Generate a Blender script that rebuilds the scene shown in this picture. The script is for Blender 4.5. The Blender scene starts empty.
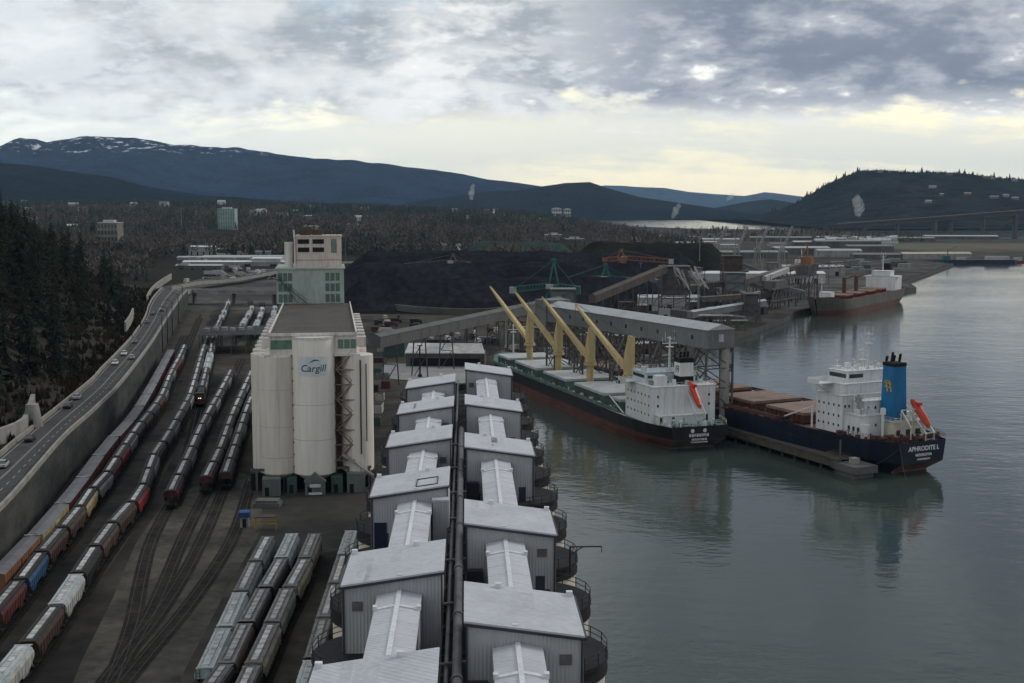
import bpy, bmesh, math, random
import numpy as np
from mathutils import Vector, Matrix
from mathutils import noise as mn
rnd = random.Random(7)
R = math.radians
SC = bpy.context.scene
COL = SC.collection
CAM_H = 72.0; FPX = 1250.0; HORIZ = 206.0
PITCH = math.atan((341.5-HORIZ)/FPX)
CP, SP = math.cos(PITCH), math.sin(PITCH)

def at(px, py, z=3.0):
    """point of the place on the level z that the photograph shows at px, py"""
    u = (px-512)/FPX; v = (py-341.5)/FPX
    t = (CAM_H-z)/(SP+v*CP)
    return Vector((u*t, t*(CP-v*SP), z))
def atY(px, py, Y):
    u = (px-512)/FPX; v = (py-341.5)/FPX
    t = Y/(CP-v*SP)
    return Vector((u*t, Y, CAM_H-t*(SP+v*CP)))

# ---------------------------------------------------------------- materials
MATS = {}
def mat(name, col, rough=.75, var=.18, scale=.35, col2=None, thr=(.45, .65), streak=0, metal=0.0,
        bump=0.0, bscale=2.0, rand=0.0, spec=.3, rib=0.0, ribk=9.0, fine=0.12, det=6, stain=0.0, stc=(.10,.075,.05), sts=.9):
    if name in MATS: return MATS[name]
    m = bpy.data.materials.new(name); m.use_nodes = True
    nt = m.node_tree; N = nt.nodes; L = nt.links
    b = N['Principled BSDF']
    b.inputs['Roughness'].default_value = rough
    b.inputs['Metallic'].default_value = metal
    b.inputs['Specular IOR Level'].default_value = spec
    tc = N.new('ShaderNodeTexCoord')
    oi0 = N.new('ShaderNodeObjectInfo'); om = N.new('ShaderNodeMath'); om.operation = 'MULTIPLY'; om.inputs[1].default_value = 83.0; L.new(oi0.outputs['Random'], om.inputs[0])
    ov = N.new('ShaderNodeVectorMath'); ov.operation = 'ADD'; L.new(tc.outputs['Object'], ov.inputs[0]); L.new(om.outputs[0], ov.inputs[1])
    mp = N.new('ShaderNodeMapping'); L.new(ov.outputs[0], mp.inputs[0])
    if streak: mp.inputs['Scale'].default_value = (1, 1, 1.0/streak)
    n1 = N.new('ShaderNodeTexNoise'); n1.inputs['Scale'].default_value = scale
    n1.inputs['Detail'].default_value = det; n1.inputs['Roughness'].default_value = .62
    L.new(mp.outputs[0], n1.inputs[0])
    c = list(col)+[1]
    mx = N.new('ShaderNodeMix'); mx.data_type = 'RGBA'
    rp = N.new('ShaderNodeMapRange'); rp.inputs[1].default_value = thr[0]; rp.inputs[2].default_value = thr[1]
    L.new(n1.outputs[0], rp.inputs[0]); L.new(rp.outputs[0], mx.inputs[0])
    mx.inputs[6].default_value = c
    mx.inputs[7].default_value = (list(col2)+[1]) if col2 else [v*(1-var*1.6) for v in col]+[1]
    n2 = N.new('ShaderNodeTexNoise'); n2.inputs['Scale'].default_value = scale*7; n2.inputs['Detail'].default_value = 3
    L.new(mp.outputs[0], n2.inputs[0])
    r2 = N.new('ShaderNodeMapRange'); r2.inputs[1].default_value = .3; r2.inputs[2].default_value = .7
    r2.inputs[3].default_value = 1-fine; r2.inputs[4].default_value = 1+fine
    L.new(n2.outputs[0], r2.inputs[0])
    hs = N.new('ShaderNodeHueSaturation'); L.new(mx.outputs[2], hs.inputs['Color'])
    val = r2.outputs[0]
    if rand:
        oi = N.new('ShaderNodeObjectInfo')
        r3 = N.new('ShaderNodeMapRange'); r3.inputs[3].default_value = 1-rand; r3.inputs[4].default_value = 1+rand
        L.new(oi.outputs['Random'], r3.inputs[0])
        mu = N.new('ShaderNodeMath'); mu.operation = 'MULTIPLY'; L.new(val, mu.inputs[0]); L.new(r3.outputs[0], mu.inputs[1])
        val = mu.outputs[0]
    L.new(val, hs.inputs['Value'])
    colo = hs.outputs[0]
    if stain:                                  # dirt runs down the surface
        ms_ = N.new('ShaderNodeMapping'); ms_.inputs['Scale'].default_value = (sts, sts, sts*.045); L.new(ov.outputs[0], ms_.inputs[0])
        ns = N.new('ShaderNodeTexNoise'); ns.inputs['Scale'].default_value = 1.0; ns.inputs['Detail'].default_value = 6; ns.inputs['Roughness'].default_value = .65; L.new(ms_.outputs[0], ns.inputs[0])
        rs_ = N.new('ShaderNodeMapRange'); rs_.inputs[1].default_value = .50; rs_.inputs[2].default_value = .70; rs_.inputs[4].default_value = stain; L.new(ns.outputs[0], rs_.inputs[0])
        m2 = N.new('ShaderNodeMix'); m2.data_type = 'RGBA'; L.new(rs_.outputs[0], m2.inputs[0]); L.new(colo, m2.inputs[6]); m2.inputs[7].default_value = list(stc)+[1]; colo = m2.outputs[2]
    L.new(colo, b.inputs['Base Color'])
    hgt = None
    if rib:
        sx = N.new('ShaderNodeSeparateXYZ'); L.new(tc.outputs['Object'], sx.inputs[0])
        ad = N.new('ShaderNodeMath'); ad.operation = 'ADD'; L.new(sx.outputs[0], ad.inputs[0]); L.new(sx.outputs[1], ad.inputs[1])
        ml = N.new('ShaderNodeMath'); ml.operation = 'MULTIPLY'; ml.inputs[1].default_value = ribk; L.new(ad.outputs[0], ml.inputs[0])
        sn = N.new('ShaderNodeMath'); sn.operation = 'SINE'; L.new(ml.outputs[0], sn.inputs[0])
        bp = N.new('ShaderNodeBump'); bp.inputs['Strength'].default_value = rib; bp.inputs['Distance'].default_value = .06
        L.new(sn.outputs[0], bp.inputs['Height']); L.new(bp.outputs[0], b.inputs['Normal'])
    elif bump:
        n3 = N.new('ShaderNodeTexNoise'); n3.inputs['Scale'].default_value = bscale; n3.inputs['Detail'].default_value = 5
        L.new(tc.outputs['Object'], n3.inputs[0])
        bp = N.new('ShaderNodeBump'); bp.inputs['Strength'].default_value = bump; bp.inputs['Distance'].default_value = .2
        L.new(n3.outputs[0], bp.inputs['Height']); L.new(bp.outputs[0], b.inputs['Normal'])
    MATS[name] = m
    return m

# ---------------------------------------------------------------- mesh builder
class MB:
    def __init__(s): s.v = []; s.f = []; s.mi = []; s.mats = []; s.cur = 0; s.sm = []
    def use(s, m):
        if m not in s.mats: s.mats.append(m)
        s.cur = s.mats.index(m); return s
    def add(s, vs, fs, smooth=False):
        o = len(s.v); s.v += [tuple(p) for p in vs]
        for f in fs: s.f.append(tuple(i+o for i in f)); s.mi.append(s.cur); s.sm.append(smooth)
        return s
    def box(s, x, y, z, sx, sy, sz, rot=0.0):
        """centre x,y; z is the underside"""
        c, q = math.cos(rot), math.sin(rot); vs = []
        for dz in (0, sz):
            for dx, dy in ((-1,-1),(1,-1),(1,1),(-1,1)):
                a, b = dx*sx/2, dy*sy/2
                vs.append((x+a*c-b*q, y+a*q+b*c, z+dz))
        return s.add(vs, [(3,2,1,0),(4,5,6,7),(0,1,5,4),(1,2,6,5),(2,3,7,6),(3,0,4,7)])
    def b2(s, x0, x1, y0, y1, z0, z1): return s.box((x0+x1)/2, (y0+y1)/2, z0, x1-x0, y1-y0, z1-z0)
    def prism(s, poly, z0, z1, top=True):
        n = len(poly); vs = [(p[0],p[1],z0) for p in poly]+[(p[0],p[1],z1) for p in poly]
        fs = [(i,(i+1)%n,n+(i+1)%n,n+i) for i in range(n)]
        fs += [tuple(range(n-1,-1,-1)), tuple(range(n,2*n))]
        return s.add(vs, fs)
    def beam(s, p0, p1, w, h=None):
        h = h or w; p0, p1 = Vector(p0), Vector(p1); d = (p1-p0)
        if d.length < 1e-6: return s
        d.normalize(); up = Vector((0,0,1)) if abs(d.z) < .95 else Vector((0,1,0))
        a = d.cross(up).normalized(); b = a.cross(d).normalized(); vs = []
        for p in (p0, p1):
            for sa, sb in ((-1,-1),(1,-1),(1,1),(-1,1)): vs.append(p+a*sa*w/2+b*sb*h/2)
        return s.add(vs, [(0,1,2,3),(7,6,5,4),(0,4,5,1),(1,5,6,2),(2,6,7,3),(3,7,4,0)])
    def tube(s, p0, p1, r0, r1=None, n=8, caps=True, smooth=True):
        r1 = r0 if r1 is None else r1; p0, p1 = Vector(p0), Vector(p1); d = (p1-p0).normalized()
        up = Vector((0,0,1)) if abs(d.z) < .95 else Vector((0,1,0))
        a = d.cross(up).normalized(); b = a.cross(d).normalized(); vs = []
        for p, r in ((p0,r0),(p1,r1)):
            for k in range(n):
                t = 2*math.pi*k/n; vs.append(p+a*math.cos(t)*r+b*math.sin(t)*r)
        s.add(vs, [(k,(k+1)%n,n+(k+1)%n,n+k) for k in range(n)], smooth)
        if caps: s.add(vs[:n], [tuple(range(n-1,-1,-1))]); s.add(vs[n:], [tuple(range(n))])
        return s
    def cyl(s, x, y, z0, z1, r, n=32, r1=None, smooth=True): return s.tube((x,y,z0),(x,y,z1), r, r1, n, True, smooth)
    def path(s, pts, r, n=6):
        for a, b in zip(pts, pts[1:]): s.tube(a, b, r, None, n, False)
        return s
    def lattice(s, p0, p1, w, t, nb):
        """square truss boom"""
        p0, p1 = Vector(p0), Vector(p1); d = (p1-p0).normalized()
        up = Vector((0,0,1)) if abs(d.z) < .95 else Vector((0,1,0))
        a = d.cross(up).normalized(); b = a.cross(d).normalized(); C = [(-1,-1),(1,-1),(1,1),(-1,1)]
        P = lambda k, c: p0.lerp(p1, k/nb)+a*C[c][0]*w/2+b*C[c][1]*w/2
        for c in range(4): s.beam(P(0,c), P(nb,c), t)
        for k in range(nb):
            for c in range(4): s.beam(P(k,c), P(k+1,(c+1)%4), t*.6)
        return s
    def build(s, name, m=None, parent=None, loc=None, rotz=0.0):
        me = bpy.data.meshes.new(name); me.from_pydata(s.v, [], s.f)
        ms = s.mats if s.mats else [m]
        for q in ms: me.materials.append(q)
        if s.mats: me.polygons.foreach_set('material_index', s.mi)
        me.polygons.foreach_set('use_smooth', s.sm)
        me.update()
        o = bpy.data.objects.new(name, me); COL.objects.link(o)
        if parent is not None: o.parent = parent
        if loc is not None: o.location = loc
        o.rotation_euler.z = rotz
        return o

def tag(o, label, cat, group=None, kind=None):
    o['label'] = label; o['category'] = cat
    if group: o['group'] = group
    if kind: o['kind'] = kind
    return o
def thing(name, label, cat, loc=(0,0,0), rotz=0.0, group=None):
    o = bpy.data.objects.new(name, None); COL.objects.link(o)
    o.location = loc; o.rotation_euler = (0,0,rotz); o.empty_display_size = .5
    return tag(o, label, cat, group)
def struct(o, kind='structure'): o['kind'] = kind; return o
KIDS = {}
def kids(o):
    return [c for c in bpy.data.objects if c.parent == o]
class Proto:
    """a finished thing that can be copied with its parts and sub-parts"""
    def __init__(s, root):
        s.root = root; s.tree = [(c, [g for g in kids(c)]) for c in kids(root)]; s.used = False
    def put(s, loc, rotz, label, group=None, scale=None, mats=None):
        if not s.used: s.used = True; r = s.root; pairs = [(c, c) for c, _ in s.tree]
        else:
            r = s.root.copy(); COL.objects.link(r); pairs = []
            for c, gs in s.tree:
                d = c.copy(); COL.objects.link(d); d.parent = r; pairs.append((c, d))
                for g in gs: e = g.copy(); COL.objects.link(e); e.parent = d
        r.location = loc; r.rotation_euler = (0,0,rotz); r['label'] = label
        if scale: r.scale = (scale,)*3 if not hasattr(scale, '__len__') else scale
        if group: r['group'] = group
        if mats:
            for c, d in pairs+[(s.root, r)]:
                key = c.name.split('.')[0]
                if key in mats and d.type == 'MESH':
                    for k, m in mats[key].items():
                        d.material_slots[k].link = 'OBJECT'; d.material_slots[k].material = m
        return r
ORD = ['','first','second','third','fourth','fifth','sixth','seventh','eighth','ninth','tenth','eleventh','twelfth','thirteenth',
 'fourteenth','fifteenth','sixteenth','seventeenth','eighteenth','nineteenth']
def ordn(n):
    if n < 20: return ORD[n]
    t = {2:'twent',3:'thirt',4:'fort'}[n//10]
    return t+'ieth' if n % 10 == 0 else t+'y-'+ORD[n % 10]

class Path:
    def __init__(s, pts):
        P = [Vector(p) for p in pts]; out = []
        for i in range(len(P)-1):                     # Catmull-Rom
            a, b, c, d = P[max(i-1,0)], P[i], P[i+1], P[min(i+2,len(P)-1)]
            for k in range(12):
                t = k/12
                out.append(.5*((2*b)+(c-a)*t+(2*a-5*b+4*c-d)*t*t+(3*b-a-3*c+d)*t**3))
        out.append(P[-1]); s.p = out; s.s = [0]
        for a, b in zip(out, out[1:]): s.s.append(s.s[-1]+(b-a).length)
        s.len = s.s[-1]
    def pos(s, d):
        import bisect
        i = max(0, min(len(s.p)-2, bisect.bisect_right(s.s, d)-1))
        t = (d-s.s[i])/max(1e-6, s.s[i+1]-s.s[i]); return s.p[i].lerp(s.p[i+1], t)
    def dir(s, d):
        a, b = s.pos(max(0, d-1.5)), s.pos(min(s.len, d+1.5)); return (b-a).normalized()
    def rotz(s, d): q = s.dir(d); return math.atan2(q.y, q.x)-math.pi/2
    def ribbon(s, mb, off0, off1, dz0=0.0, dz1=None, step=4.0, a=0.0, b=None, h=0.0):
        """strip between two lateral offsets (positive = right)"""
        dz1 = dz0 if dz1 is None else dz1; b = s.len if b is None else b
        n = max(1, int((b-a)/step)); vs = []
        for k in range(n+1):
            d = a+(b-a)*k/n; p = s.pos(d); q = s.dir(d); r = Vector((q.y, -q.x, 0))
            vs += [p+r*off0+Vector((0,0,dz0)), p+r*off1+Vector((0,0,dz1))]
        return mb.add(vs, [(2*k,2*k+1,2*k+3,2*k+2) for k in range(n)])
    def wallstrip(s, mb, o0, o1, z0, z1, step=6.0, a=0.0, b=None):
        b = s.len if b is None else b; n = max(1, int((b-a)/step)); vs = []
        for k in range(n+1):
            d = a+(b-a)*k/n; p = s.pos(d); q = s.dir(d); r = Vector((q.y, -q.x, 0))
            for o, z in ((o0,z0),(o1,z0),(o1,z1),(o0,z1)): w = p+r*o; vs.append((w.x, w.y, z))
        fs = []
        for k in range(n):
            for e in range(4): fs.append((4*k+e, 4*k+(e+1)%4, 4*k+4+(e+1)%4, 4*k+4+e))
        fs += [(3,2,1,0), tuple(4*n+e for e in range(4))]
        return mb.add(vs, fs)

def text_mesh(txt, size, bold=0.0, shear=0.0, spacing=1.0):
    cu = bpy.data.curves.new('lettering', 'FONT'); cu.body = txt; cu.size = size; cu.offset = bold; cu.shear = shear
    cu.space_character = spacing; cu.align_x = 'CENTER'; cu.align_y = 'CENTER'; cu.extrude = 0.0; cu.resolution_u = 3
    o = bpy.data.objects.new('lettering', cu); COL.objects.link(o)
    dg = bpy.context.evaluated_depsgraph_get(); me = bpy.data.meshes.new_from_object(o.evaluated_get(dg))
    bpy.data.objects.remove(o); bpy.data.curves.remove(cu)
    return me
# ---------------------------------------------------------------- camera, sky, sun
cam = bpy.data.cameras.new('camera'); cam.sensor_width = 36; cam.lens = 36*FPX/1024
cam.clip_start = .5; cam.clip_end = 60000
co = bpy.data.objects.new('camera', cam); COL.objects.link(co)
co.location = (0,0,CAM_H); co.rotation_euler = (math.pi/2-PITCH, 0, 0); SC.camera = co
SC.render.engine = 'CYCLES'
SC.view_settings.view_transform = 'Standard'; SC.view_settings.look = 'None'
SC.view_settings.exposure = 0.48; SC.view_settings.gamma = 1; SC.view_settings.use_curve_mapping = False
SC.cycles.max_bounces = 6; SC.cycles.diffuse_bounces = 2; SC.cycles.glossy_bounces = 3; SC.cycles.transparent_max_bounces = 16
SC.cycles.volume_bounces = 0; SC.cycles.use_denoising = True
SUN_EL, SUN_AZ = R(34), R(62)          # azimuth clockwise from +Y: ahead and to the right
sl = bpy.data.lights.new('sun', 'SUN'); sl.energy = 1.0; sl.angle = R(18); sl.color = (1, .95, .88)
so = bpy.data.objects.new('sun', sl); COL.objects.link(so); so.location = (300, 200, 400)
so.rotation_euler = Vector((-math.sin(SUN_AZ)*math.cos(SUN_EL), -math.cos(SUN_AZ)*math.cos(SUN_EL), -math.sin(SUN_EL))).to_track_quat('-Z','Y').to_euler()
w = bpy.data.worlds.new('World'); SC.world = w; w.use_nodes = True
nt = w.node_tree; N = nt.nodes; L = nt.links; N.clear()
def nd(t, **k):
    n = N.new(t)
    for a, b in k.items():
        if a.startswith('i'): n.inputs[int(a[1:])].default_value = b
        else: setattr(n, a, b)
    return n
def mth(op, a, b=None, c=None):
    n = N.new('ShaderNodeMath'); n.operation = op
    for i, q in enumerate((a, b, c)):
        if q is None: continue
        if isinstance(q, (int, float)): n.inputs[i].default_value = q
        else: L.new(q, n.inputs[i])
    return n.outputs[0]
def ramp(val, a, b, lo=0.0, hi=1.0, smooth=True):
    n = N.new('ShaderNodeMapRange'); n.interpolation_type = 'SMOOTHSTEP' if smooth else 'LINEAR'
    n.inputs[1].default_value = a; n.inputs[2].default_value = b; n.inputs[3].default_value = lo; n.inputs[4].default_value = hi
    L.new(val, n.inputs[0]); return n.outputs[0]
def mixc(f, a, b):
    n = N.new('ShaderNodeMix'); n.data_type = 'RGBA'
    if isinstance(f, (int, float)): n.inputs[0].default_value = f
    else: L.new(f, n.inputs[0])
    for i, q in ((6,a),(7,b)):
        if isinstance(q, tuple): n.inputs[i].default_value = q+(1,)
        else: L.new(q, n.inputs[i])
    return n.outputs[2]
tc = nd('ShaderNodeTexCoord'); sep = nd('ShaderNodeSeparateXYZ'); L.new(tc.outputs['Generated'], sep.inputs[0])
X, Y, Z = sep.outputs
zc = mth('ADD', mth('MAXIMUM', Z, 0.0), .32)
cb = nd('ShaderNodeCombineXYZ'); L.new(mth('DIVIDE', X, zc), cb.inputs[0]); L.new(mth('DIVIDE', Y, zc), cb.inputs[1])
def noise(scale, det=7.0, rough=.58, off=(0,0,0), sc=(1,1,1), dist=0.0):
    mp = nd('ShaderNodeMapping'); mp.inputs['Location'].default_value = off; mp.inputs['Scale'].default_value = sc
    L.new(cb.outputs[0], mp.inputs[0]); n = nd('ShaderNodeTexNoise'); L.new(mp.outputs[0], n.inputs[0])
    n.inputs['Scale'].default_value = scale; n.inputs['Detail'].default_value = det; n.inputs['Roughness'].default_value = rough
    n.inputs['Distortion'].default_value = dist
    return n.outputs[0]
az = mth('DIVIDE', X, mth('MAXIMUM', Y, .05))         # about -0.41 .. 0.41 across the view
el = Z
big = noise(1.5, 3.0, .5, (3.1, 7.7, 0)); mid = noise(4.0, 8.0, .58, (1.3, 4.2, 0), dist=.2); fin = noise(14.0, 6.0, .62, (9.0, 2.0, 0))
puff = mth('ADD', mth('MULTIPLY', mid, .64), mth('MULTIPLY', fin, .36))
wob = mth('SUBTRACT', puff, .5)
lit = ramp(puff, .43, .60)
# broken grey overcast, with bright tops and shaded undersides
shade = ramp(mth('ADD', mth('MULTIPLY', big, .5), mth('MULTIPLY', fin, .5)), .40, .56)
cA = mixc(shade, (.57,.605,.63), (.29,.32,.355))
cA = mixc(mth('MULTIPLY', lit, ramp(az, -.30, .02, .40, .88)), cA, (.84,.84,.82))
# heavier cloud bank to the right, high
rt = mth('MULTIPLY', ramp(mth('ADD', az, mth('MULTIPLY', wob, .9)), -.01, .13), ramp(mth('ADD', el, mth('MULTIPLY', wob, .10)), .066, .088))
darkc = mixc(lit, (.150,.178,.235), (.35,.375,.42))
darkc = mixc(ramp(puff, .57, .66), darkc, (.85,.84,.80))
cA = mixc(mth('MULTIPLY', rt, .93), cA, darkc)
# cream clear strip low over the horizon with thin streaks of cloud
st = noise(1.2, 6.0, .58, (5.5, 1.1, 0), (.6, 2.6, 1), .3)
streak = ramp(mth('ADD', mth('MULTIPLY', st, .7), mth('MULTIPLY', puff, .3)), .44, .56)
lowb = ramp(mth('ADD', el, mth('MULTIPLY', wob, .12)), .060, .084, 1.0, 0.0)
cream = mixc(ramp(az, -.40, .10), (.84,.86,.80), (.98,.89,.62))
cream = mixc(mth('MULTIPLY', streak, ramp(az, -.1, .15, .50, .62)), cream, (.50,.56,.60))
cream = mixc(ramp(el, .030, .004), cream, (.90,.79,.58))
cA = mixc(lowb, cA, cream)
# a few blue gaps where the real sky shows
sky = nd('ShaderNodeTexSky', sky_type='NISHITA'); sky.sun_disc = False; sky.sun_elevation = SUN_EL; sky.sun_rotation = SUN_AZ
sk = nd('ShaderNodeMix', data_type='RGBA'); sk.blend_type = 'MULTIPLY'; sk.inputs[0].default_value = 1
gap = mth('MULTIPLY', ramp(noise(1.1, 5.0, .55, (2.2, 8.8, 3.0)), .60, .70), ramp(el, .10, .15))
bg = nd('ShaderNodeBackground'); bg.inputs[1].default_value = .1
sc10 = nd('ShaderNodeVectorMath', operation='SCALE'); sc10.inputs[3].default_value = 10.2; L.new(cA, sc10.inputs[0])
L.new(mixc(mth('MULTIPLY', gap, .75), sc10.outputs[0], sky.outputs[0]), bg.inputs[0])
out = nd('ShaderNodeOutputWorld'); L.new(bg.outputs[0], out.inputs[0])
# ---------------------------------------------------------------- water and land
def water_mat():
    m = bpy.data.materials.new('harbour_water'); m.use_nodes = True; nt = m.node_tree; N = nt.nodes; L = nt.links
    b = N['Principled BSDF']; b.inputs['Base Color'].default_value = (.040,.055,.047,1); b.inputs['Roughness'].default_value = .08
    b.inputs['IOR'].default_value = 1.33
    tc = N.new('ShaderNodeTexCoord')
    hs = []
    for sc, st, w_ in ((.045,(1,1.5,1),.9), (.16,(1,1.7,1),.55), (.55,(1,1.4,1),.16), (1.6,(1,1.2,1),.035)):
        mp = N.new('ShaderNodeMapping'); mp.inputs['Scale'].default_value = st; mp.inputs['Rotation'].default_value = (0,0,.35)
        L.new(tc.outputs['Object'], mp.inputs[0])
        n = N.new('ShaderNodeTexNoise'); n.inputs['Scale'].default_value = sc; n.inputs['Detail'].default_value = 3; L.new(mp.outputs[0], n.inputs[0])
        k = N.new('ShaderNodeMath'); k.operation = 'MULTIPLY'; k.inputs[1].default_value = w_; L.new(n.outputs[0], k.inputs[0]); hs.append(k.outputs[0])
    acc = hs[0]
    for h in hs[1:]:
        a = N.new('ShaderNodeMath'); a.operation = 'ADD'; L.new(acc, a.inputs[0]); L.new(h, a.inputs[1]); acc = a.outputs[0]
    # wind patches: calmer and rougher areas
    pn = N.new('ShaderNodeTexNoise'); pn.inputs['Scale'].default_value = .009; pn.inputs['Detail'].default_value = 4; L.new(tc.outputs['Object'], pn.inputs[0])
    rr = N.new('ShaderNodeMapRange'); rr.inputs[1].default_value = .35; rr.inputs[2].default_value = .65; rr.inputs[3].default_value = .35; rr.inputs[4].default_value = 1.0
    L.new(pn.outputs[0], rr.inputs[0])
    bp = N.new('ShaderNodeBump'); bp.inputs['Distance'].default_value = .30; L.new(rr.outputs[0], bp.inputs['Strength']); L.new(acc, bp.inputs['Height'])
    L.new(bp.outputs[0], b.inputs['Normal'])
    return m
mb = MB(); mb.add([(-30000,-800,0),(30000,-800,0),(30000,45000,0),(-30000,45000,0)], [(0,1,2,3)])
struct(mb.build('water', water_mat()))

M_ground = mat('yard_ground', (.072,.063,.051), .97, .3, .03, (.024,.023,.021), (.38,.60), bump=.3, bscale=1.2, fine=.25, spec=.08)
M_far = mat('far_ground', (.044,.044,.037), .97, .3, .006, (.026,.028,.024), (.42,.6), fine=.3, spec=0)
M_conc = mat('old_concrete', (.30,.29,.27), .9, .3, .25, (.19,.185,.175), streak=3, bump=.2)
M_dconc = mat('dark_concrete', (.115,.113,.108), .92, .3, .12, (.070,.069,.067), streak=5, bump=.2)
AXW = lambda Y, o: (-1.2-.037*Y+o, Y)       # line of the silo annex
SHORE = [(14,-300),(13,40),(3.5,300),(1,330),(-10,352),(-22,420),(-30,505),(-5,545),(48,540),(84,600),(124,677),(168,769),(187,822),(345,1065),(367,1165),
         (532,1509),(520,1600),(1500,1625),(4200,1640),(4200,2520),(1080,2600),(930,2900),(860,3650),(560,3850),(420,4300),(300,6500),(-9000,9000),(-9000,-300)]
M_rock = mat('quay_face', (.075,.072,.068), .95, .3, .2, (.04,.04,.04), streak=2)
mb = MB().use(M_ground)
n = len(SHORE); vs = [(x,y,-1.5) for x,y in SHORE]+[(x,y,3) for x,y in SHORE]
mb.add(vs, [tuple(range(n,2*n))]); mb.use(M_rock); mb.add(vs, [(i,(i+1)%n,n+(i+1)%n,n+i) for i in range(n)])
struct(mb.build('ground'))
bm_ = bpy.data.objects['ground'].data
# pale worn paving, dark coal yard floor, gravel lot: sheets on the ground
def sheet(name, pts, z, m):
    b = MB(); b.add([(p[0],p[1],z) for p in pts], [tuple(range(len(pts)))]); return struct(b.build(name, m))
M_apron = mat('worn_paving', (.090,.082,.068), .96, .3, .07, (.048,.045,.039), (.38,.62), fine=.25, spec=.1)
sheet('paved_apron', [at(x,y,3) for x,y in ((135,545),(112,600),(82,660),(50,740),(150,740),(190,660),(232,580),(262,530),(266,482),(232,470),(165,500))], 3.012, M_apron)
M_yard2 = mat('elevator_yard_asphalt', (.052,.049,.044), .95, .2, .06, (.034,.033,.031), spec=.1)
sheet('yard_pavement', [at(x,y,3) for x,y in ((262,525),(262,495),(395,492),(400,540),(330,552),(250,556))], 3.020, M_yard2)
M_coalg = mat('coal_dust_ground', (.014,.014,.016), .97, .3, .02, (.010,.010,.011), spec=0)
sheet('coal_yard_ground', [(-150,800),(60,800),(235,905),(330,1100),(160,1700),(-260,1700)], 3.03, M_coalg)
M_lot = mat('port_lot', (.115,.112,.105), .97, .3, .02, (.060,.060,.057), (.38,.6), spec=0, fine=.25)
sheet('quay_apron', [(190,830),(342,1066),(364,1166),(526,1506),(505,1590),(300,1420),(180,1120),(150,900)], 3.10, M_lot)
M_field = mat('dry_field', (.135,.125,.095), .97, .2, .004, (.095,.09,.068), spec=0)
sheet('grass_field', [(640,1900),(4000,1900),(4000,2350),(560,2350)], 3.03, M_field)
sheet('industrial_lot', [(-330,830),(-160,830),(-150,1300),(-420,1300)], 3.06, M_lot)

# ---------------------------------------------------------------- mountains and hills
def ridge(name, pts, Y, front, back, m, base=2.0, nz=26, amp=.06, fs=1.0, seed=0, step=None, pw=1.15, label=None):
    """hill whose crest runs at distance Y; front and back are the depths of its slopes"""
    C = [atY(x, y, Y) for x, y in pts]; xs = [c.x for c in C]; hs = [c.z for c in C]
    nx = 240; X0, X1 = xs[0], xs[-1]; vs = []; F = []
    rows = [(-1+k/nz) for k in range(nz+1)]+[k/8 for k in range(1,9)]
    for i in range(nx+1):
        x = X0+(X1-X0)*i/nx; h = float(np.interp(x, xs, hs))
        for t in rows:
            y = Y+(t*front if t < 0 else t*back)
            q = (1-abs(t))**pw if t < 0 else (1-t)**1.4
            nn = mn.fractal(Vector((x*fs/900+seed, y*fs/900, seed)), 1.0, 2.1, 6)
            rg = 1-abs(mn.noise(Vector((x*fs/1500+seed*3, y*fs/5200, 5.0))))*.55*(abs(t) > .02)*min(1, abs(t)*3)
            z = base+(h-base)*q*rg+(h-base)*amp*1.5*nn*(1-q*.65)*min(1, (1-abs(t))*6)
            if t == 0: z = h+(h-base)*amp*.25*mn.fractal(Vector((x*fs/260, seed, 1)), 1.0, 2.0, 4)
            vs.append((x, y, z))
    w_ = len(rows)
    for i in range(nx):
        for k in range(w_-1): F.append((i*w_+k, (i+1)*w_+k, (i+1)*w_+k+1, i*w_+k+1))
    b = MB(); b.add(vs, F, True); return struct(b.build(name, m))
def hill_mat(name, c1, c2, sc, snow=None, tex=.004):
    m = mat(name, c1, .97, .3, sc, c2, (.42,.60), spec=0, fine=.35, det=9)
    nt = m.node_tree; N = nt.nodes; L = nt.links; b = N['Principled BSDF']
    n3 = N.new('ShaderNodeTexNoise'); n3.inputs['Scale'].default_value = .02; n3.inputs['Detail'].default_value = 6
    tc = N.new('ShaderNodeTexCoord'); L.new(tc.outputs['Object'], n3.inputs[0])
    bp = N.new('ShaderNodeBump'); bp.inputs['Distance'].default_value = 40; bp.inputs['Strength'].default_value = 1.0
    L.new(n3.outputs[0], bp.inputs['Height']); L.new(bp.outputs[0], b.inputs['Normal'])
    if snow:
        z0, z1, top = snow
        sx = N.new('ShaderNodeSeparateXYZ'); L.new(tc.outputs['Object'], sx.inputs[0])
        n4 = N.new('ShaderNodeTexNoise'); n4.inputs['Scale'].default_value = .011; n4.inputs['Detail'].default_value = 7; n4.inputs['Roughness'].default_value = .68
        L.new(tc.outputs['Object'], n4.inputs[0])
        r1 = N.new('ShaderNodeMapRange'); r1.inputs[1].default_value = z0; r1.inputs[2].default_value = z1; r1.inputs[3].default_value = -.30; r1.inputs[4].default_value = .055; L.new(sx.outputs[2], r1.inputs[0])
        ad = N.new('ShaderNodeMath'); ad.operation = 'ADD'; L.new(n4.outputs[0], ad.inputs[0]); L.new(r1.outputs[0], ad.inputs[1])
        r2 = N.new('ShaderNodeMapRange'); r2.inputs[1].default_value = .60; r2.inputs[2].default_value = .68; r2.inputs[4].default_value = .85; L.new(ad.outputs[0], r2.inputs[0])
        mx = N.new('ShaderNodeMix'); mx.data_type = 'RGBA'; L.new(r2.outputs[0], mx.inputs[0])
        old = b.inputs['Base Color'].links[0].from_socket; L.new(old, mx.inputs[6]); mx.inputs[7].default_value = (.72,.74,.78,1)
        L.new(mx.outputs[2], b.inputs['Base Color'])
    return m
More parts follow.
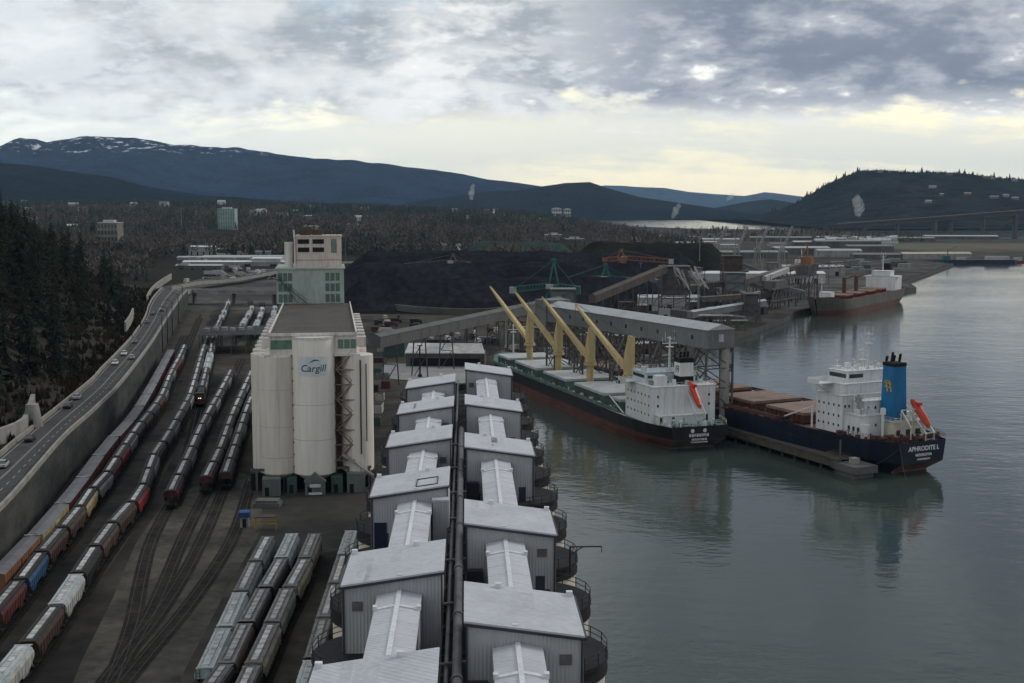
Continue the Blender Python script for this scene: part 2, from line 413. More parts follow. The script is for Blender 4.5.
H_far = hill_mat('haze_blue_forest', (.019,.034,.070), (.009,.018,.042), .0030, snow=(300,560,700))  # forest colour pushed to blue: part of the distance haze is painted in
H_blue = hill_mat('haze_blue_ridge', (.045,.078,.125), (.034,.060,.10), .0015)  # base colour carries the pale blue of far air, besides the haze volume
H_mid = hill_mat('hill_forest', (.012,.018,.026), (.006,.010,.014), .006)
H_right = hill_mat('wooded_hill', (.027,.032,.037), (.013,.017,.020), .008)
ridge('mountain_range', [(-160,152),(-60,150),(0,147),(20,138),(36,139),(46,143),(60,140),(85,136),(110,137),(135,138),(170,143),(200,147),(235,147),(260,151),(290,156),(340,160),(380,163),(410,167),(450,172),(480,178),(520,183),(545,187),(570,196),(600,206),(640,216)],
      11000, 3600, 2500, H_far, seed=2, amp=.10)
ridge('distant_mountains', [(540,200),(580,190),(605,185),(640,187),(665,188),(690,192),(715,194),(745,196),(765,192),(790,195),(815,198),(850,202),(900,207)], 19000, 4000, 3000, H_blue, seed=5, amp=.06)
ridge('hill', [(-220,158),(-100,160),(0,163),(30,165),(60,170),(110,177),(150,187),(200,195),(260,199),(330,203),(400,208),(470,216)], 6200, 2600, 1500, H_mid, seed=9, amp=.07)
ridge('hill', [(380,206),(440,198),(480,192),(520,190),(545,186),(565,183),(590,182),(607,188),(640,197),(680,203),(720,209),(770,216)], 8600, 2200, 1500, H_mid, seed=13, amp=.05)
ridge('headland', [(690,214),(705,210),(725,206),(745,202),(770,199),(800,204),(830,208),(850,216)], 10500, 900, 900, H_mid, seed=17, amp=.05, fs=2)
ridge('hill', [(745,219),(770,213),(790,207),(805,198),(825,185),(845,176),(860,171),(880,170),(900,172),(940,172),(970,174),(1000,178),(1030,180),(1100,192),(1200,204)], 5200, 1400, 1500, H_right, base=3, seed=21, amp=.06, fs=1.6)

# rising wooded ground beyond the port: gently sloping upland
def upl(x, y):
    t = max(0, min(1, (y-1800)/2400.0)); e = max(0, min(1, (330-x+ (y-1500)*.02)/500.0)); e = e*e*(3-2*e)
    lf = max(0, min(1, (-200-x)/700.0))
    if x > 300 or (y < 1385 and x > -260): return -4.0
    return 2.2+min(1,e*6)*.9+e*(t**.8*46+lf*t*26)+e*9*mn.noise(Vector((x/260, y/320, 3.3)))*min(1, t*6)+34*math.exp(-((x+640)/150)**2-((y-1420)/230)**2)
b = MB(); nx, ny = 70, 60; vs = []
for j in range(ny+1):
    for i in range(nx+1):
        x = -2600+3100*i/nx; y = 1000+4680*j/ny; vs.append((x, y, upl(x, y)-(.4 if j == 0 or i == nx else 0)))
b.add(vs, [(j*(nx+1)+i, j*(nx+1)+i+1, (j+1)*(nx+1)+i+1, (j+1)*(nx+1)+i) for j in range(ny) for i in range(nx)], True)
M_upl = mat('woodland_floor', (.036,.034,.028), .97, .3, .012, (.022,.024,.020), spec=0)
struct(b.build('upland', M_upl))

# ---------------------------------------------------------------- far woodland: one mass of small trees
def small_tree(kind, rs):
    v = []; f = []
    if kind == 0:                                      # fir: ragged stacked skirts
        n = 7
        for k in range(4):
            z0 = .12+.2*k; z1 = z0+.36; r = .26*(1-k*.22)
            o = len(v); v.append((0,0,min(1,z1)))
            for q in range(n):
                a = 6.283*q/n+k; rr = r*rs.uniform(.6,1.2); v.append((rr*math.cos(a), rr*math.sin(a), z0-rs.uniform(0,.06)))
            f += [(o, o+1+q, o+1+(q+1)%n) for q in range(n)]
    else:                                              # leafless broadleaf: loose shards of twigs
        for k in range(34):
            a = rs.uniform(0,6.283); e = rs.uniform(.1,1); r = .36*math.sqrt(rs.random())*math.sin(math.pi*min(1,e*.85+.12))+.03
            c = Vector((r*math.cos(a), r*math.sin(a), .22+.75*e)); d = Vector((c.x*.6, c.y*.6, .12+.1*rs.random()))
            s_ = Vector((-math.sin(a), math.cos(a), rs.uniform(-.5,.5)))*.055
            o = len(v); v += [c-s_, c+s_, c+d*.9]; f.append((o,o+1,o+2))
        o = len(v); v += [(-.02,0,0),(.02,0,0),(0,0,.6)]; f.append((o,o+1,o+2))
    return np.array(v, np.float32), np.array(f, np.int32)
def tree_mass(name, kind, pts, m, seed):
    rs = random.Random(seed); vars_ = [small_tree(kind, rs) for _ in range(6)]; V = []; F = []; o = 0
    for (x, y, z, h) in pts:
        v, f = vars_[rs.randrange(6)]; a = rs.uniform(0,6.283); c, s_ = math.cos(a), math.sin(a); wd = h*rs.uniform(.8,1.25)
        q = np.empty_like(v); q[:,0] = (v[:,0]*c-v[:,1]*s_)*wd+x; q[:,1] = (v[:,0]*s_+v[:,1]*c)*wd+y; q[:,2] = v[:,2]*h+z-.3
        V.append(q); F.append(f+o); o += len(v)
    V = np.concatenate(V); F = np.concatenate(F); me = bpy.data.meshes.new(name)
    me.vertices.add(len(V)); me.vertices.foreach_set('co', V.ravel()); me.loops.add(F.size); me.loops.foreach_set('vertex_index', F.ravel())
    me.polygons.add(len(F)); me.polygons.foreach_set('loop_start', np.arange(0, F.size, 3, dtype=np.int32)); me.polygons.foreach_set('loop_total', np.full(len(F), 3, np.int32))
    me.update(calc_edges=True); me.materials.append(m); ob = bpy.data.objects.new(name, me); COL.objects.link(ob); ob['kind'] = 'stuff'; return ob
M_fir = mat('fir_foliage', (.026,.036,.026), .95, .3, .05, (.014,.021,.016), spec=.1, fine=.3)
M_twig = mat('bare_twigs', (.125,.104,.086), .95, .3, .03, (.072,.063,.056), spec=.1, fine=.3)
rs = random.Random(5); firs = []; bares = []
BLD = []      # footprints kept free of trees
while len(firs)+len(bares) < 9500:
    y = 1420+3960*rs.random()**1.5; x = rs.uniform(-.46, .155)*y
    if x > 330: continue
    nn = mn.noise(Vector((x/210, y/420, 8.0)))+(y-2300)/3800
    if -430 < x < -140 and y < 1700: continue
    if x > 70 and y < 2100 and rs.random() < .72: continue
    if nn < -.42: continue
    if -.2400 < x/y < -.2170 and 1950 < y < 2500: continue
    z = upl(x, y)
    (firs if nn+rs.uniform(-.35,.35) > .12 else bares).append((x, y, z, rs.uniform(12,24)))
# flat port land to the right: scattered trees, river bank belts
for k in range(1500):
    y = 2380+1300*rs.random(); x = rs.uniform(.06,.33)*y
    if x > 860 and y > 2550: continue
    if mn.noise(Vector((x/130, y/60, 2.0))) < -.02: continue
    (firs if rs.random() < .35 else bares).append((x, y, 3, rs.uniform(7,15)))
for k in range(1500):
    y = 1120+520*rs.random(); x = -.272*y-22-rs.random()*420
    (firs if rs.random() < .22 else bares).append((x, y, max(3,upl(x,y)), rs.uniform(10,22)))
for k in range(900):
    y = rs.uniform(1750,2600); x = rs.uniform(-.35,-.12)*y
    if -.2400 < x/y < -.2170 and y > 1950: continue
    (firs if rs.random() < .18 else bares).append((x, y, upl(x,y), rs.uniform(10,20)))
tree_mass('far_firs', 0, firs, M_fir, 3); tree_mass('far_bare_trees', 1, bares, M_twig, 4)
# fringe of trees on the right hill's crest and slopes
fr = []
hx = [745,770,790,805,825,845,860,880,900,940,970,1000,1030,1100]; hy = [219,213,207,198,185,176,171,170,172,172,174,178,180,192]
for k in range(900):
    px = rs.uniform(770,1060); py = float(np.interp(px, hx, hy)); p = atY(px, py, 5200); fr.append((p.x, 5200+rs.uniform(-60,60), p.z-9, rs.uniform(8,26)*(1.3 if rs.random() < .06 else .7)))
tree_mass('hilltop_trees', 0, fr, M_fir, 8)

# air between here and the hills
def haze():
    m = bpy.data.materials.new('haze_air'); m.use_nodes = True; nt = m.node_tree; N = nt.nodes; N.clear()
    v = N.new('ShaderNodeVolumePrincipled'); v.inputs['Color'].default_value = (.50,.74,1,1); v.inputs['Density'].default_value = HAZE; v.inputs['Anisotropy'].default_value = 0
    o = N.new('ShaderNodeOutputMaterial'); nt.links.new(v.outputs[0], o.inputs['Volume'])
    b = MB(); b.b2(-16000,16000,-700,23500,-2.6,900); h = b.build('haze', m); h['kind'] = 'stuff'
HAZE = 1.9e-5
haze()
# ---------------------------------------------------------------- silo annex with its rooftop sheds
AX = R(2.12); DECK = 30.0
M_cream = mat('cream_silo_wall', (.62,.56,.46), .85, .2, .12, (.52,.46,.37), (.45,.7), streak=8, fine=.08, stain=.4)
M_roofblk = mat('dark_roof_felt', (.014,.014,.016), .85, .3, .3, (.024,.024,.026))
M_rail = mat('dark_steel', (.035,.036,.038), .6, .2, 1.0, metal=.3)
M_pipe = mat('weathered_steel_pipe', (.12,.12,.125), .6, .25, .5, (.07,.07,.07))
M_clad = mat('grey_corrugated_cladding', (.37,.38,.395), .55, .12, .10, (.33,.34,.355), streak=6, stain=.18, stc=(.2,.195,.19), sts=1.4, rib=.45, ribk=19.0, fine=.05)
M_sroof = mat('pale_shed_roof', (.47,.48,.505), .6, .08, .22, (.405,.415,.44), (.42,.66), fine=.07, rib=.3, ribk=9.0)
M_sroof2 = mat('replaced_roof_sheet', (.43,.44,.46), .6, .1, .3, (.40,.41,.43))
M_trim = mat('dark_trim', (.035,.042,.055), .5, .1)
M_groof = mat('pale_gallery_roof', (.50,.51,.535), .55, .08, .2, (.42,.43,.45), (.45,.7), fine=.06, rib=.3, ribk=11.0)
M_cap = mat('pale_ridge_flashing', (.62,.63,.65), .5, .06)
M_navy = mat('navy_door_paint', (.008,.014,.045), .5, .1)
annex = thing('silo_annex', 'long row of cream round silos with dark flat tops along the water', 'grain silos', (-1.2,0,3), AX)
sil_me = None; SX = {-1:-7.0, 1:8.1}
for k in range(14):
    for s in (-1, 1):
        y = 66+16.0*k
        if sil_me is None:
            b = MB(); b.cyl(0,0,0,DECK-4.4,6.1,40); so_ = b.build('silo', M_cream, annex); sil_me = so_
            c = MB(); c.cyl(0,0,DECK-4.4,DECK-3.9,6.35,40); c.cyl(0,0,DECK-3.9,DECK-3.2,6.2,40); c.cyl(0,0,DECK-3.2,DECK-2.8,6.4,40)
            c.tube((1.5,1.5,DECK-2.8),(1.5,1.5,DECK-2.3),.6,n=10); c.tube((-2,3,DECK-2.8),(-2,3,DECK-2.5),.4,n=8); cap_ = c.build('silo_roof', M_roofblk, so_)
            r_ = MB()
            for q in range(20):
                a0, a1 = 6.283*q/20, 6.283*(q+1)/20; p0 = Vector((6.3*math.cos(a0),6.3*math.sin(a0),DECK-2.8)); p1 = Vector((6.3*math.cos(a1),6.3*math.sin(a1),DECK-2.8))
                r_.beam(p0, p0+Vector((0,0,1.1)), .09)
                for h in (.55,1.1): r_.beam(p0+Vector((0,0,h)), p1+Vector((0,0,h)), .07)
            rail_ = r_.build('railing', M_rail, so_); so_.location = (SX[s],y,0)
        else:
            o = sil_me.copy(); COL.objects.link(o); o.parent = annex; o.location = (SX[s],y,0)
            for g in (cap_, rail_): h = g.copy(); COL.objects.link(h); h.parent = o
b = MB(); b.b2(-10.2,10.6,60,277,DECK-6.0,DECK-2.9); b.build('deck', M_roofblk, annex)
b = MB()
for y in range(64,276,6):
    b.beam((-1.1,y,DECK-2.9),(-1.1,y,DECK+.2),.12); b.beam((1.1,y,DECK-2.9),(1.1,y,DECK+.2),.12); b.beam((-1.1,y,DECK-.2),(1.1,y,DECK-.2),.12)
    if y % 12 == 4: b.beam((-1.1,y,DECK+.2),(1.1,y+6,DECK+.2),.1); b.beam((-1.1,y,DECK-2.9),(-1.1,y+6,DECK+.1),.1)
b.beam((-1.1,62,DECK+.2),(-1.1,275,DECK+.2),.08); b.beam((1.1,62,DECK+.2),(1.1,275,DECK+.2),.08)
b.build('walkway', M_rail, annex)
b = MB()
b.tube((.35,62,DECK+1.0),(.35,212,DECK+1.0),.42,n=12); b.tube((-.55,62,DECK+.5),(-.55,275,DECK+.5),.2,n=8)
for y in (82,97,113,128,146,160,176,194): b.tube((.35,y,DECK+1.0),(.35,y+.5,DECK+1.0),.52,n=12); b.tube((-1.3,y+4,DECK+.9),(1.2,y+4.6,DECK+.9),.16,n=8)
b.build('conveyor_pipe', M_pipe, annex)
# rooftop sheds.  local x: + is outward from the annex's middle line
def shed(side, y, label, extra=None, w=9.5, d=10.6, h0=6.6):
    x0, x1 = 1.15, 1.15+w; hi, ho = h0+1.2, h0-.12                 # taller on the inside
    t = thing('rooftop_shed', label, 'rooftop shed', (-1.2-math.sin(AX)*y, math.cos(AX)*y, DECK+.12), AX, 'grey sheds on the silo annex')
    X = lambda x: side*x
    b = MB(); P = [(x0,hi),(x1,ho)]
    lo = 0.0 if True else 0
    vs = [(X(x0),0,lo),(X(x1),0,lo),(X(x1),0,ho),(X(x0),0,hi),(X(x0),d,lo),(X(x1),d,lo),(X(x1),d,ho),(X(x0),d,hi)]
    fs = [(0,1,2,3),(5,4,7,6),(1,5,6,2),(4,0,3,7),(3,2,6,7)]
    if side < 0: fs = [tuple(reversed(f)) for f in fs]
    b.add(vs, fs); b.build('walls', M_clad, t)
    r = MB(); e = .22; zi = hi+(hi-ho)/w*e; zo = ho-(hi-ho)/w*e
    V = [(X(x0-e),-e,zi+.03),(X(x1+e),-e,zo+.03),(X(x1+e),d+e,zo+.03),(X(x0-e),d+e,zi+.03)]
    r.add(V+[(a,c,z+.24) for a,c,z in V], [(0,1,2,3),(7,6,5,4),(0,4,5,1),(1,5,6,2),(2,6,7,3),(3,7,4,0)][::1]); ro = r.build('roof', M_sroof, t)
    f = MB(); f.beam((X(x0-e),-e-.06,zi-.02),(X(x1+e),-e-.06,zo-.02),.10,.24); f.beam((X(x1+e+.06),-e,zo-.05),(X(x1+e+.06),d+e,zo-.05),.10,.2)
    f.beam((X(x0),-.06,0),(X(x0),-.06,hi-.1),.16); f.beam((X(x1),-.06,0),(X(x1),-.06,ho-.1),.16); f.build('trim', M_trim, t)
    for (fx, fy, s3) in ((.30,d-.5,(.55,.5,.45)),(.98,d-.3,(.55,.5,.45)),(.42,.35,(.5,.3,.12))):
        v = MB(); v.box(X(x0+w*fx), fy, hi-(hi-ho)*fx+.25, *s3); v.build('vent', M_cap, ro)
    if extra == 'notch':
        n_ = MB(); n_.b2(*sorted((X(1.1),X(2.9))), -1.6, -.08, 0, hi-1.5); n_.build('annex_wall', M_clad, t)
        n_ = MB(); n_.b2(*sorted((X(.95),X(3.0))), -1.75, 5.0, hi-1.45, hi-1.2); n_.b2(*sorted((X(.9),X(1.1))), -1.6, 5.0, 0, hi-1.45); n_.build('annex_roof', M_sroof, t)
        n_ = MB(); a0, a1 = X(2.4), X(5.0); 
        def rz(x): return hi-(hi-ho)*(abs(x)-x0)/w+.31
        for p, q in (((a0,1.2),(a1,1.2)),((a1,1.2),(a1,5.2)),((a1,5.2),(a0,5.2)),((a0,5.2),(a0,1.2))): n_.beam((p[0],p[1],rz(p[0])),(q[0],q[1],rz(q[0])),.14)
        n_.build('skylight_frame', M_trim, ro)
        n_ = MB(); n_.b2(*sorted((X(8.6),X(10.1))), -.14, -.03, .1, 3.4); n_.build('door', M_navy, t)
    rq = random.Random(int(y*7)+side)
    for k in range(rq.randint(1,3)):                    # replaced roof sheets
        a0 = x0+w*rq.uniform(.05,.75); a1 = a0+rq.choice((.9,1.8)); c0 = d*rq.choice((0,.25,.5)); c1 = min(d,c0+d*rq.choice((.4,.5,.75)))
        zz = lambda x_: hi-(hi-ho)*(x_-x0)/w+.255
        n_ = MB(); n_.add([(X(a0),c0,zz(a0)),(X(a1),c0,zz(a1)),(X(a1),c1,zz(a1)),(X(a0),c1,zz(a0)),(X(a0),c0,zz(a0)+.03),(X(a1),c0,zz(a1)+.03),(X(a1),c1,zz(a1)+.03),(X(a0),c1,zz(a0)+.03)], [(4,5,6,7),(0,1,5,4),(1,2,6,5),(2,3,7,6),(3,0,4,7)]); n_.build('roof_patch', M_sroof2, ro)
    n_ = MB(); n_.beam((X(x1+e+.12),-e,zo+.02),(X(x1+e+.12),d+e,zo+.02),.2,.2); gt = n_.build('gutter', M_trim, t)
    n_ = MB(); n_.tube((X(x1+.12),.4,0),(X(x1+.12),.4,zo),.09,n=6); n_.build('downpipe', M_pipe, t)
    if rq.random() < .6: n_ = MB(); a0 = x0+w*rq.choice((.12,.86)); n_.b2(X(a0)-.5,X(a0)+.5,-.1,-.02,4.2,5.1); n_.build('louvre', M_pipe, t)
    if rq.random() < .5: n_ = MB(); a0 = X(x0+w*.84); n_.b2(a0-.5,a0+.5,-.09,-.02,.05,2.1); n_.build('door', M_trim, t)
    n_ = MB(); a0 = X(x1-.6)
    for s2 in (-.25,.25): n_.beam((a0+s2,-.25,0),(a0+s2,-.25,ho+.9),.06)
    for k in range(16): n_.beam((a0-.25,-.25,.3+.42*k),(a0+.25,-.25,.3+.42*k),.05)
    if False: n_.build('ladder', M_rail, t)
    if extra == 'vestibule':
        n_ = MB(); n_.b2(*sorted((X(1.2),X(2.9))), -1.0, -.05, 0, 3.0); n_.build('vestibule', M_trim, t)
    return t
GW = 4.15
def gallery(side, y0, y1, label, xc=5.35, hr=6.15):
    """low ridge-roofed gallery running from one shed to the next"""
    t = thing('rooftop_gallery', label, 'conveyor gallery', (-1.2-math.sin(AX)*y0, math.cos(AX)*y0, DECK+.12), AX, 'ridge roofed galleries between the sheds')
    Ln = y1-y0; x = side*xc; he = hr-.42
    b = MB(); b.b2(x-GW/2+.12, x+GW/2-.12, .05, Ln-.05, 0, he-.05); b.build('walls', M_clad, t)
    r = MB(); V = []
    for y in (.04, Ln-.04):
        for (dx, z) in ((-GW/2,he),(0,hr),(GW/2,he),(GW/2,he-.16),(0,hr-.16),(-GW/2,he-.16)): V.append((x+dx,y,z))
    r.add(V, [(0,1,7,6),(1,2,8,7),(2,3,9,8),(5,0,6,11),(4,5,11,10),(3,4,10,9),(0,5,4,1),(1,4,3,2),(6,7,10,11),(7,8,9,10)]); ro = r.build('roof', M_groof, t)
    c = MB(); c.beam((x,.06,hr+.04),(x,Ln-.06,hr+.04),.42,.12); yy = Ln-Ln*.17-1
    for s in (-1,1): c.beam((x,yy,hr+.05),(x+s*GW/2,yy,he+.06),.5,.12); c.box(x+s*(GW/2-.1), yy, he, .38,.6,.42)
    for k in range(1, int(Ln/3)): 
        for s in (-1,1): c.beam((x,k*3,hr+.012),(x+s*GW/2,k*3,he+.012),.06,.03)
    c.build('ridge_cap', M_cap, ro)
RY = [99.5,131.5,174.5,213.0,259.0]; LY = [82.5,114.0,150.0,181.5,211.0,241.0]
names = ['nearest','second','third','fourth','farthest']
for k, y in enumerate(RY):
    shed(1, y, f'grey corrugated shed with pale roof, {names[k]} one in the right-hand row by the water', 'vestibule' if k in (1,2,0) else None)
    y0 = (RY[k-1]+10.9) if k else 66.0
    gallery(1, y0, y-.03, f'white ridge-roofed gallery running into the front of the {names[k]} shed by the water')
for k, y in enumerate(LY):
    nm = ['nearest in','second in','third in','fourth in','fifth in','farthest in'][k]
    ex = ' and hatch' if k == 2 else ''
    shed(-1, y, f'grey shed with pale roof{ex}, {nm} the left row', 'notch' if k == 2 else None, w=9.2)
    if k: gallery(-1, LY[k-1]+10.9, y-.03, f'white ridge-roofed gallery leading into the shed {nm} the left-hand row', xc=5.1)
# small outriggers on the water side
for (y, lab) in ((96,'dark steel davit arm over the water beside the nearest right-hand shed'),(139,'dark steel davit arm over the water beside the second right-hand shed')):
    b = MB(); c, s_ = math.cos(AX), math.sin(AX); p = Vector((-1.2-s_*y+13.0*c, y*c+13*s_, DECK+.2))
    b.tube(p, p+Vector((0,0,3.2)), .12, n=8); b.beam(p+Vector((0,0,3.1)), p+Vector((3.6,.2,3.1)), .14); b.beam(p+Vector((0,0,2.2)), p+Vector((1.4,.1,3.05)), .1); b.beam(p+Vector((3.6,.2,3.1)), p+Vector((3.6,.2,2.4)), .08)
    tag(b.build('davit_arm', M_rail), lab, 'davit')
# ---------------------------------------------------------------- grain elevator with the lettered silo
EA = math.atan(.145)
elev = thing('grain_elevator', 'tall cream grain elevator with green headhouse and lettered sign on its middle silo', 'grain elevator', (-47.6,297,3), EA)
M_white = mat('stained_white_concrete', (.70,.655,.585), .85, .2, .12, (.58,.53,.46), (.44,.7), streak=9, fine=.07, stain=.45, stc=(.26,.215,.165), sts=.8)
M_white2 = mat('aged_white_wall', (.62,.59,.56), .85, .2, .2, (.48,.45,.42), (.5,.7), streak=4, stain=.45, stc=(.2,.16,.13))
M_white3 = mat('paler_white_concrete', (.77,.74,.67), .85, .2, .12, (.69,.65,.58), (.46,.72), streak=9, fine=.06, stain=.22, stc=(.36,.31,.25), sts=.8)  # paler and less stained than the other silo concrete
M_seam = mat('faint_pour_joint', (.44,.41,.36), .9, .2)
M_gw2 = mat('pale_green_glazing', (.075,.135,.12), .3, .25, .8, spec=.5)
M_tanc = mat('rust_stained_tan_concrete', (.24,.19,.14), .9, .3, .2, (.15,.11,.08), streak=5, stain=.5, stc=(.08,.055,.04))
M_pink = mat('pale_pink_render', (.60,.52,.48), .85, .15, .2, (.50,.42,.38), streak=4, stain=.45, stc=(.22,.15,.11))
M_green = mat('pale_green_cladding', (.34,.405,.37), .75, .12, .2, (.28,.34,.31), streak=4, rib=.5, ribk=8.0)
M_greend = mat('dark_green_paint', (.05,.095,.08), .6, .2, .4)
M_glass = mat('dark_window_glass', (.025,.045,.045), .15, .2, .8, spec=.6)
M_broof = mat('brown_gravel_roof', (.080,.070,.062), .95, .25, .12, (.055,.050,.047), fine=.2)
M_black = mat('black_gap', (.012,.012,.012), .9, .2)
M_rust = mat('rusty_steel', (.095,.062,.047), .85, .3, .6, (.045,.037,.033))
ZT = 33.0     # silo tops, local
def e_silo(x, y, r, z0, z1, seams=(), m=M_white):
    b = MB(); b.cyl(x,y,z0,z1,r,36); b.tube((x,y,z0-1.6),(x,y,z0), r*.55, r*.99, 28); o = b.build('silo', m, elev)
    for z in seams:
        q = MB(); q.cyl(x,y,z,z+.1,r+.02,36); q.build('seam', M_seam, o)
    return o
sil = e_silo(0, 3.4, 5.2, 4.6, 37.4, (13,21.5), M_white3)
b = MB(); b.cyl(0,3.4,37.4,37.9,5.35,36); b.build('silo_roof', M_white2, sil)
e_silo(-8.6, 5.0, 4.6, 4.6, ZT, (8.5,16,25)); e_silo(-11.3, 10.4, 4.0, 4.6, ZT); e_silo(7.4, 9.5, 3.6, 4.6, ZT, m=M_tanc); e_silo(10.5, 5.2, 3.9, 4.6, ZT)
for k in range(9):
    for s in (-10.6, 8.4): b = MB(); b.cyl(s,20+9.6*k,0,ZT,4.8,20); b.build('silo', M_white, elev)
b = MB(); b.b2(-10,9.6,8,103,0,37.4); b.build('rear_silo_block', M_white, elev)
b = MB(); b.b2(-11.6,-5.3,1.2,18,ZT,ZT+.5); b.b2(-10.4,-4.6,2.2,14,ZT+.5,38.0); b.build('upper_gallery', M_white2, elev)
b = MB(); b.b2(5.0,11.2,1.4,18,ZT,ZT+.5); b.b2(5.0,10.4,2.2,14,ZT+.5,38.0); b.build('upper_gallery', M_white2, elev)
def win(x, z, w_, h, y, par, nm='window', m=None, bars=0):
    f = MB(); f.b2(x-w_/2-.12,x+w_/2+.12,y-.09,y+.05,z-.12,z+h+.12); fo = f.build(nm, M_greend if nm == 'window' else M_trim, par)
    p = MB(); p.b2(x-w_/2,x+w_/2,y-.13,y-.095,z,z+h)
    p.build('pane', m or M_gw2, fo); return fo
up = [o for o in kids(elev) if o.name.startswith('upper_gallery')]
M_gwin = mat('green_tinted_window', (.10,.20,.16), .25, .2, .5, spec=.5)
for x in (-9.2,-7.5,-5.8): 
    f = MB(); f.b2(x-.9,x+.9,2.08,2.22,34.8,37.0); f.build('window', M_gwin, elev)
for x in (6.6,8.1,9.6):
    f = MB(); f.b2(x-.65,x+.65,2.08,2.22,34.8,37.0); f.build('window', M_gwin, elev)
b = MB(); b.b2(-10.2,10.2,1.9,99,38.0,38.35); b.build('block_roof', M_broof, elev)
b = MB(); b.b2(-10.5,-10.2,1.8,99,38.0,38.9); b.b2(10.2,10.5,1.8,99,38.0,38.9); b.b2(-10.2,10.2,1.6,1.9,38.0,38.7); b.build('parapet', M_white2, elev)
for k in range(9):
    for s in (-1,1):
        b = MB(); b.b2(*sorted((s*10.7,s*13.2)), 20.5+k*8.6, 24.0+k*8.6, ZT+.02, ZT+2.6); b.build('roof_vent', M_white2, elev)
# headhouse
b = MB(); b.b2(-12.4,8.6,98,124,38.3,49.2); hh = b.build('headhouse', M_green, elev)
b = MB(); b.b2(-12.8,9.0,97.6,124.4,49.2,49.6); b.build('headhouse_roof', M_green, hh)
for z in (39.0,42.4,45.7):
    for x in (-11.2,-9.7,-8.2, 3.4,5.0,6.6):
        if z < 40: pass
        win(x, z, .95, 2.2, 98, elev)
b = MB(); b.b2(-6.2,8.0,101,113,49.6,59.4); tw = b.build('upper_tower', M_pink, elev)
b = MB(); b.b2(-6.2,8.0,100.9,100.98,51.9,52.1); b.build('string_course', M_conc, tw)
b = MB(); b.b2(-6.5,8.3,100.7,113.3,59.4,59.75); b.build('tower_roof', M_pink, tw)
for z in (54.6,57.2):
    for x in (-3.9,.7): win(x, z, 3.4, 1.25, 101, elev, m=M_black)
win(5.6, 54.4, 1.5, 4.0, 101, elev, m=M_gwin)
b = MB()
for x in [-6.4+1.85*k for k in range(9)]: b.beam((x,100.8,59.7),(x,100.8,61.4),.14)
for x in (-6.4,8.3):
    for y in (101,105,109,113): b.beam((x,y,59.7),(x,y,61.4),.14)
for h in (60.5,61.4): b.beam((-6.4,100.8,h),(8.3,100.8,h),.12); b.beam((8.3,100.8,h),(8.3,113,h),.12); b.beam((-6.4,100.8,h),(-6.4,113,h),.12)
b.build('roof_railing', M_rust, elev)
b = MB(); b.b2(-5,-1.6,104,109,59.75,62.4); b.b2(-1.2,2.0,105,109,59.75,61.4); b.build('roof_plant', M_rust, elev)
b = MB()
for (x,h) in ((-4.6,64.2),(-2.5,63.6),(-.5,63),(5.5,62.4)): b.beam((x,105,59.7),(x,105,h),.14)
b.beam((-4.6,105,63.6),(5.5,105,62.2),.14); b.build('antenna', M_rail, elev)
b = MB(); b.cyl(-8.6,103,49.6,57.6,1.35,20); b.build('side_tank', M_white2, elev)
b = MB(); b.path([(-6.6,100.6,49.6),(-6.6,100.6,58.2),(-6.9,100.6,61.5)],.32); b.build('duct', M_pink, elev)
b = MB()
for k in range(3):
    b.beam((-12.2+k*0,97.3,47.6-k*3.1),(-4.0+k*1.2-2,97.3,38.6),.2) if k == 0 else None
b.beam((-12.0,97.2,46.2),(-3.0,97.2,38.5),.5,.25); b.beam((-12.0,97.2,47.2),(-3.0,97.2,39.5),.12)
b.b2(-13.0,-11.0,96.6,97.9,46.1,46.3); b.build('stair', M_greend, elev)
# zigzag stair and pipes in the recess
b = MB(); xs = (5.4,9.2)
for k in range(7):
    z = 7.5+k*3.7; a, c = (xs if k % 2 == 0 else xs[::-1]); b.beam((a,1.9,z),(c,1.9,z+3.7),.7,.22); b.beam((a,1.5,z+1),(c,1.5,z+4.7),.10)
    b.b2(min(xs)-.5,max(xs)+.5,1.3,2.5,z-.1,z+.05) if k % 2 == 0 else b.b2(min(xs)-.5,max(xs)+.5,1.4,2.4,z-.06,z+.05)
b.beam((5.0,2.2,2),(5.0,2.2,33),.22); b.beam((9.7,2.2,2),(9.7,2.2,33),.22); b.build('fire_stair', M_tanc, elev)
b = MB(); b.tube((9.3,2.6,4),(9.3,2.6,31),.45,n=8); b.tube((5.4,3.4,4),(5.4,3.4,33),.3,n=8); b.tube((-4.5,2.2,5),(-4.5,2.2,33),.42,n=8); b.tube((-12.2,3.0,5),(-12.2,3.0,33),.40,n=8)
for k in range(9): b.box(-4.5,1.8,6+3*k,1.1,.5,.35); b.tube((11.2,1.15,9),(11.2,1.15,32),.16,n=6); b.tube((12.6,1.7,12),(12.6,1.7,31),.12,n=6)
for k in range(12): b.box(9.7, 2.3, 6+k*2.1, .7,.5,.9); b.box(5.3, 2.6, 7+k*2.1, .6,.5,.5)
b.build('pipe', M_rust, elev)
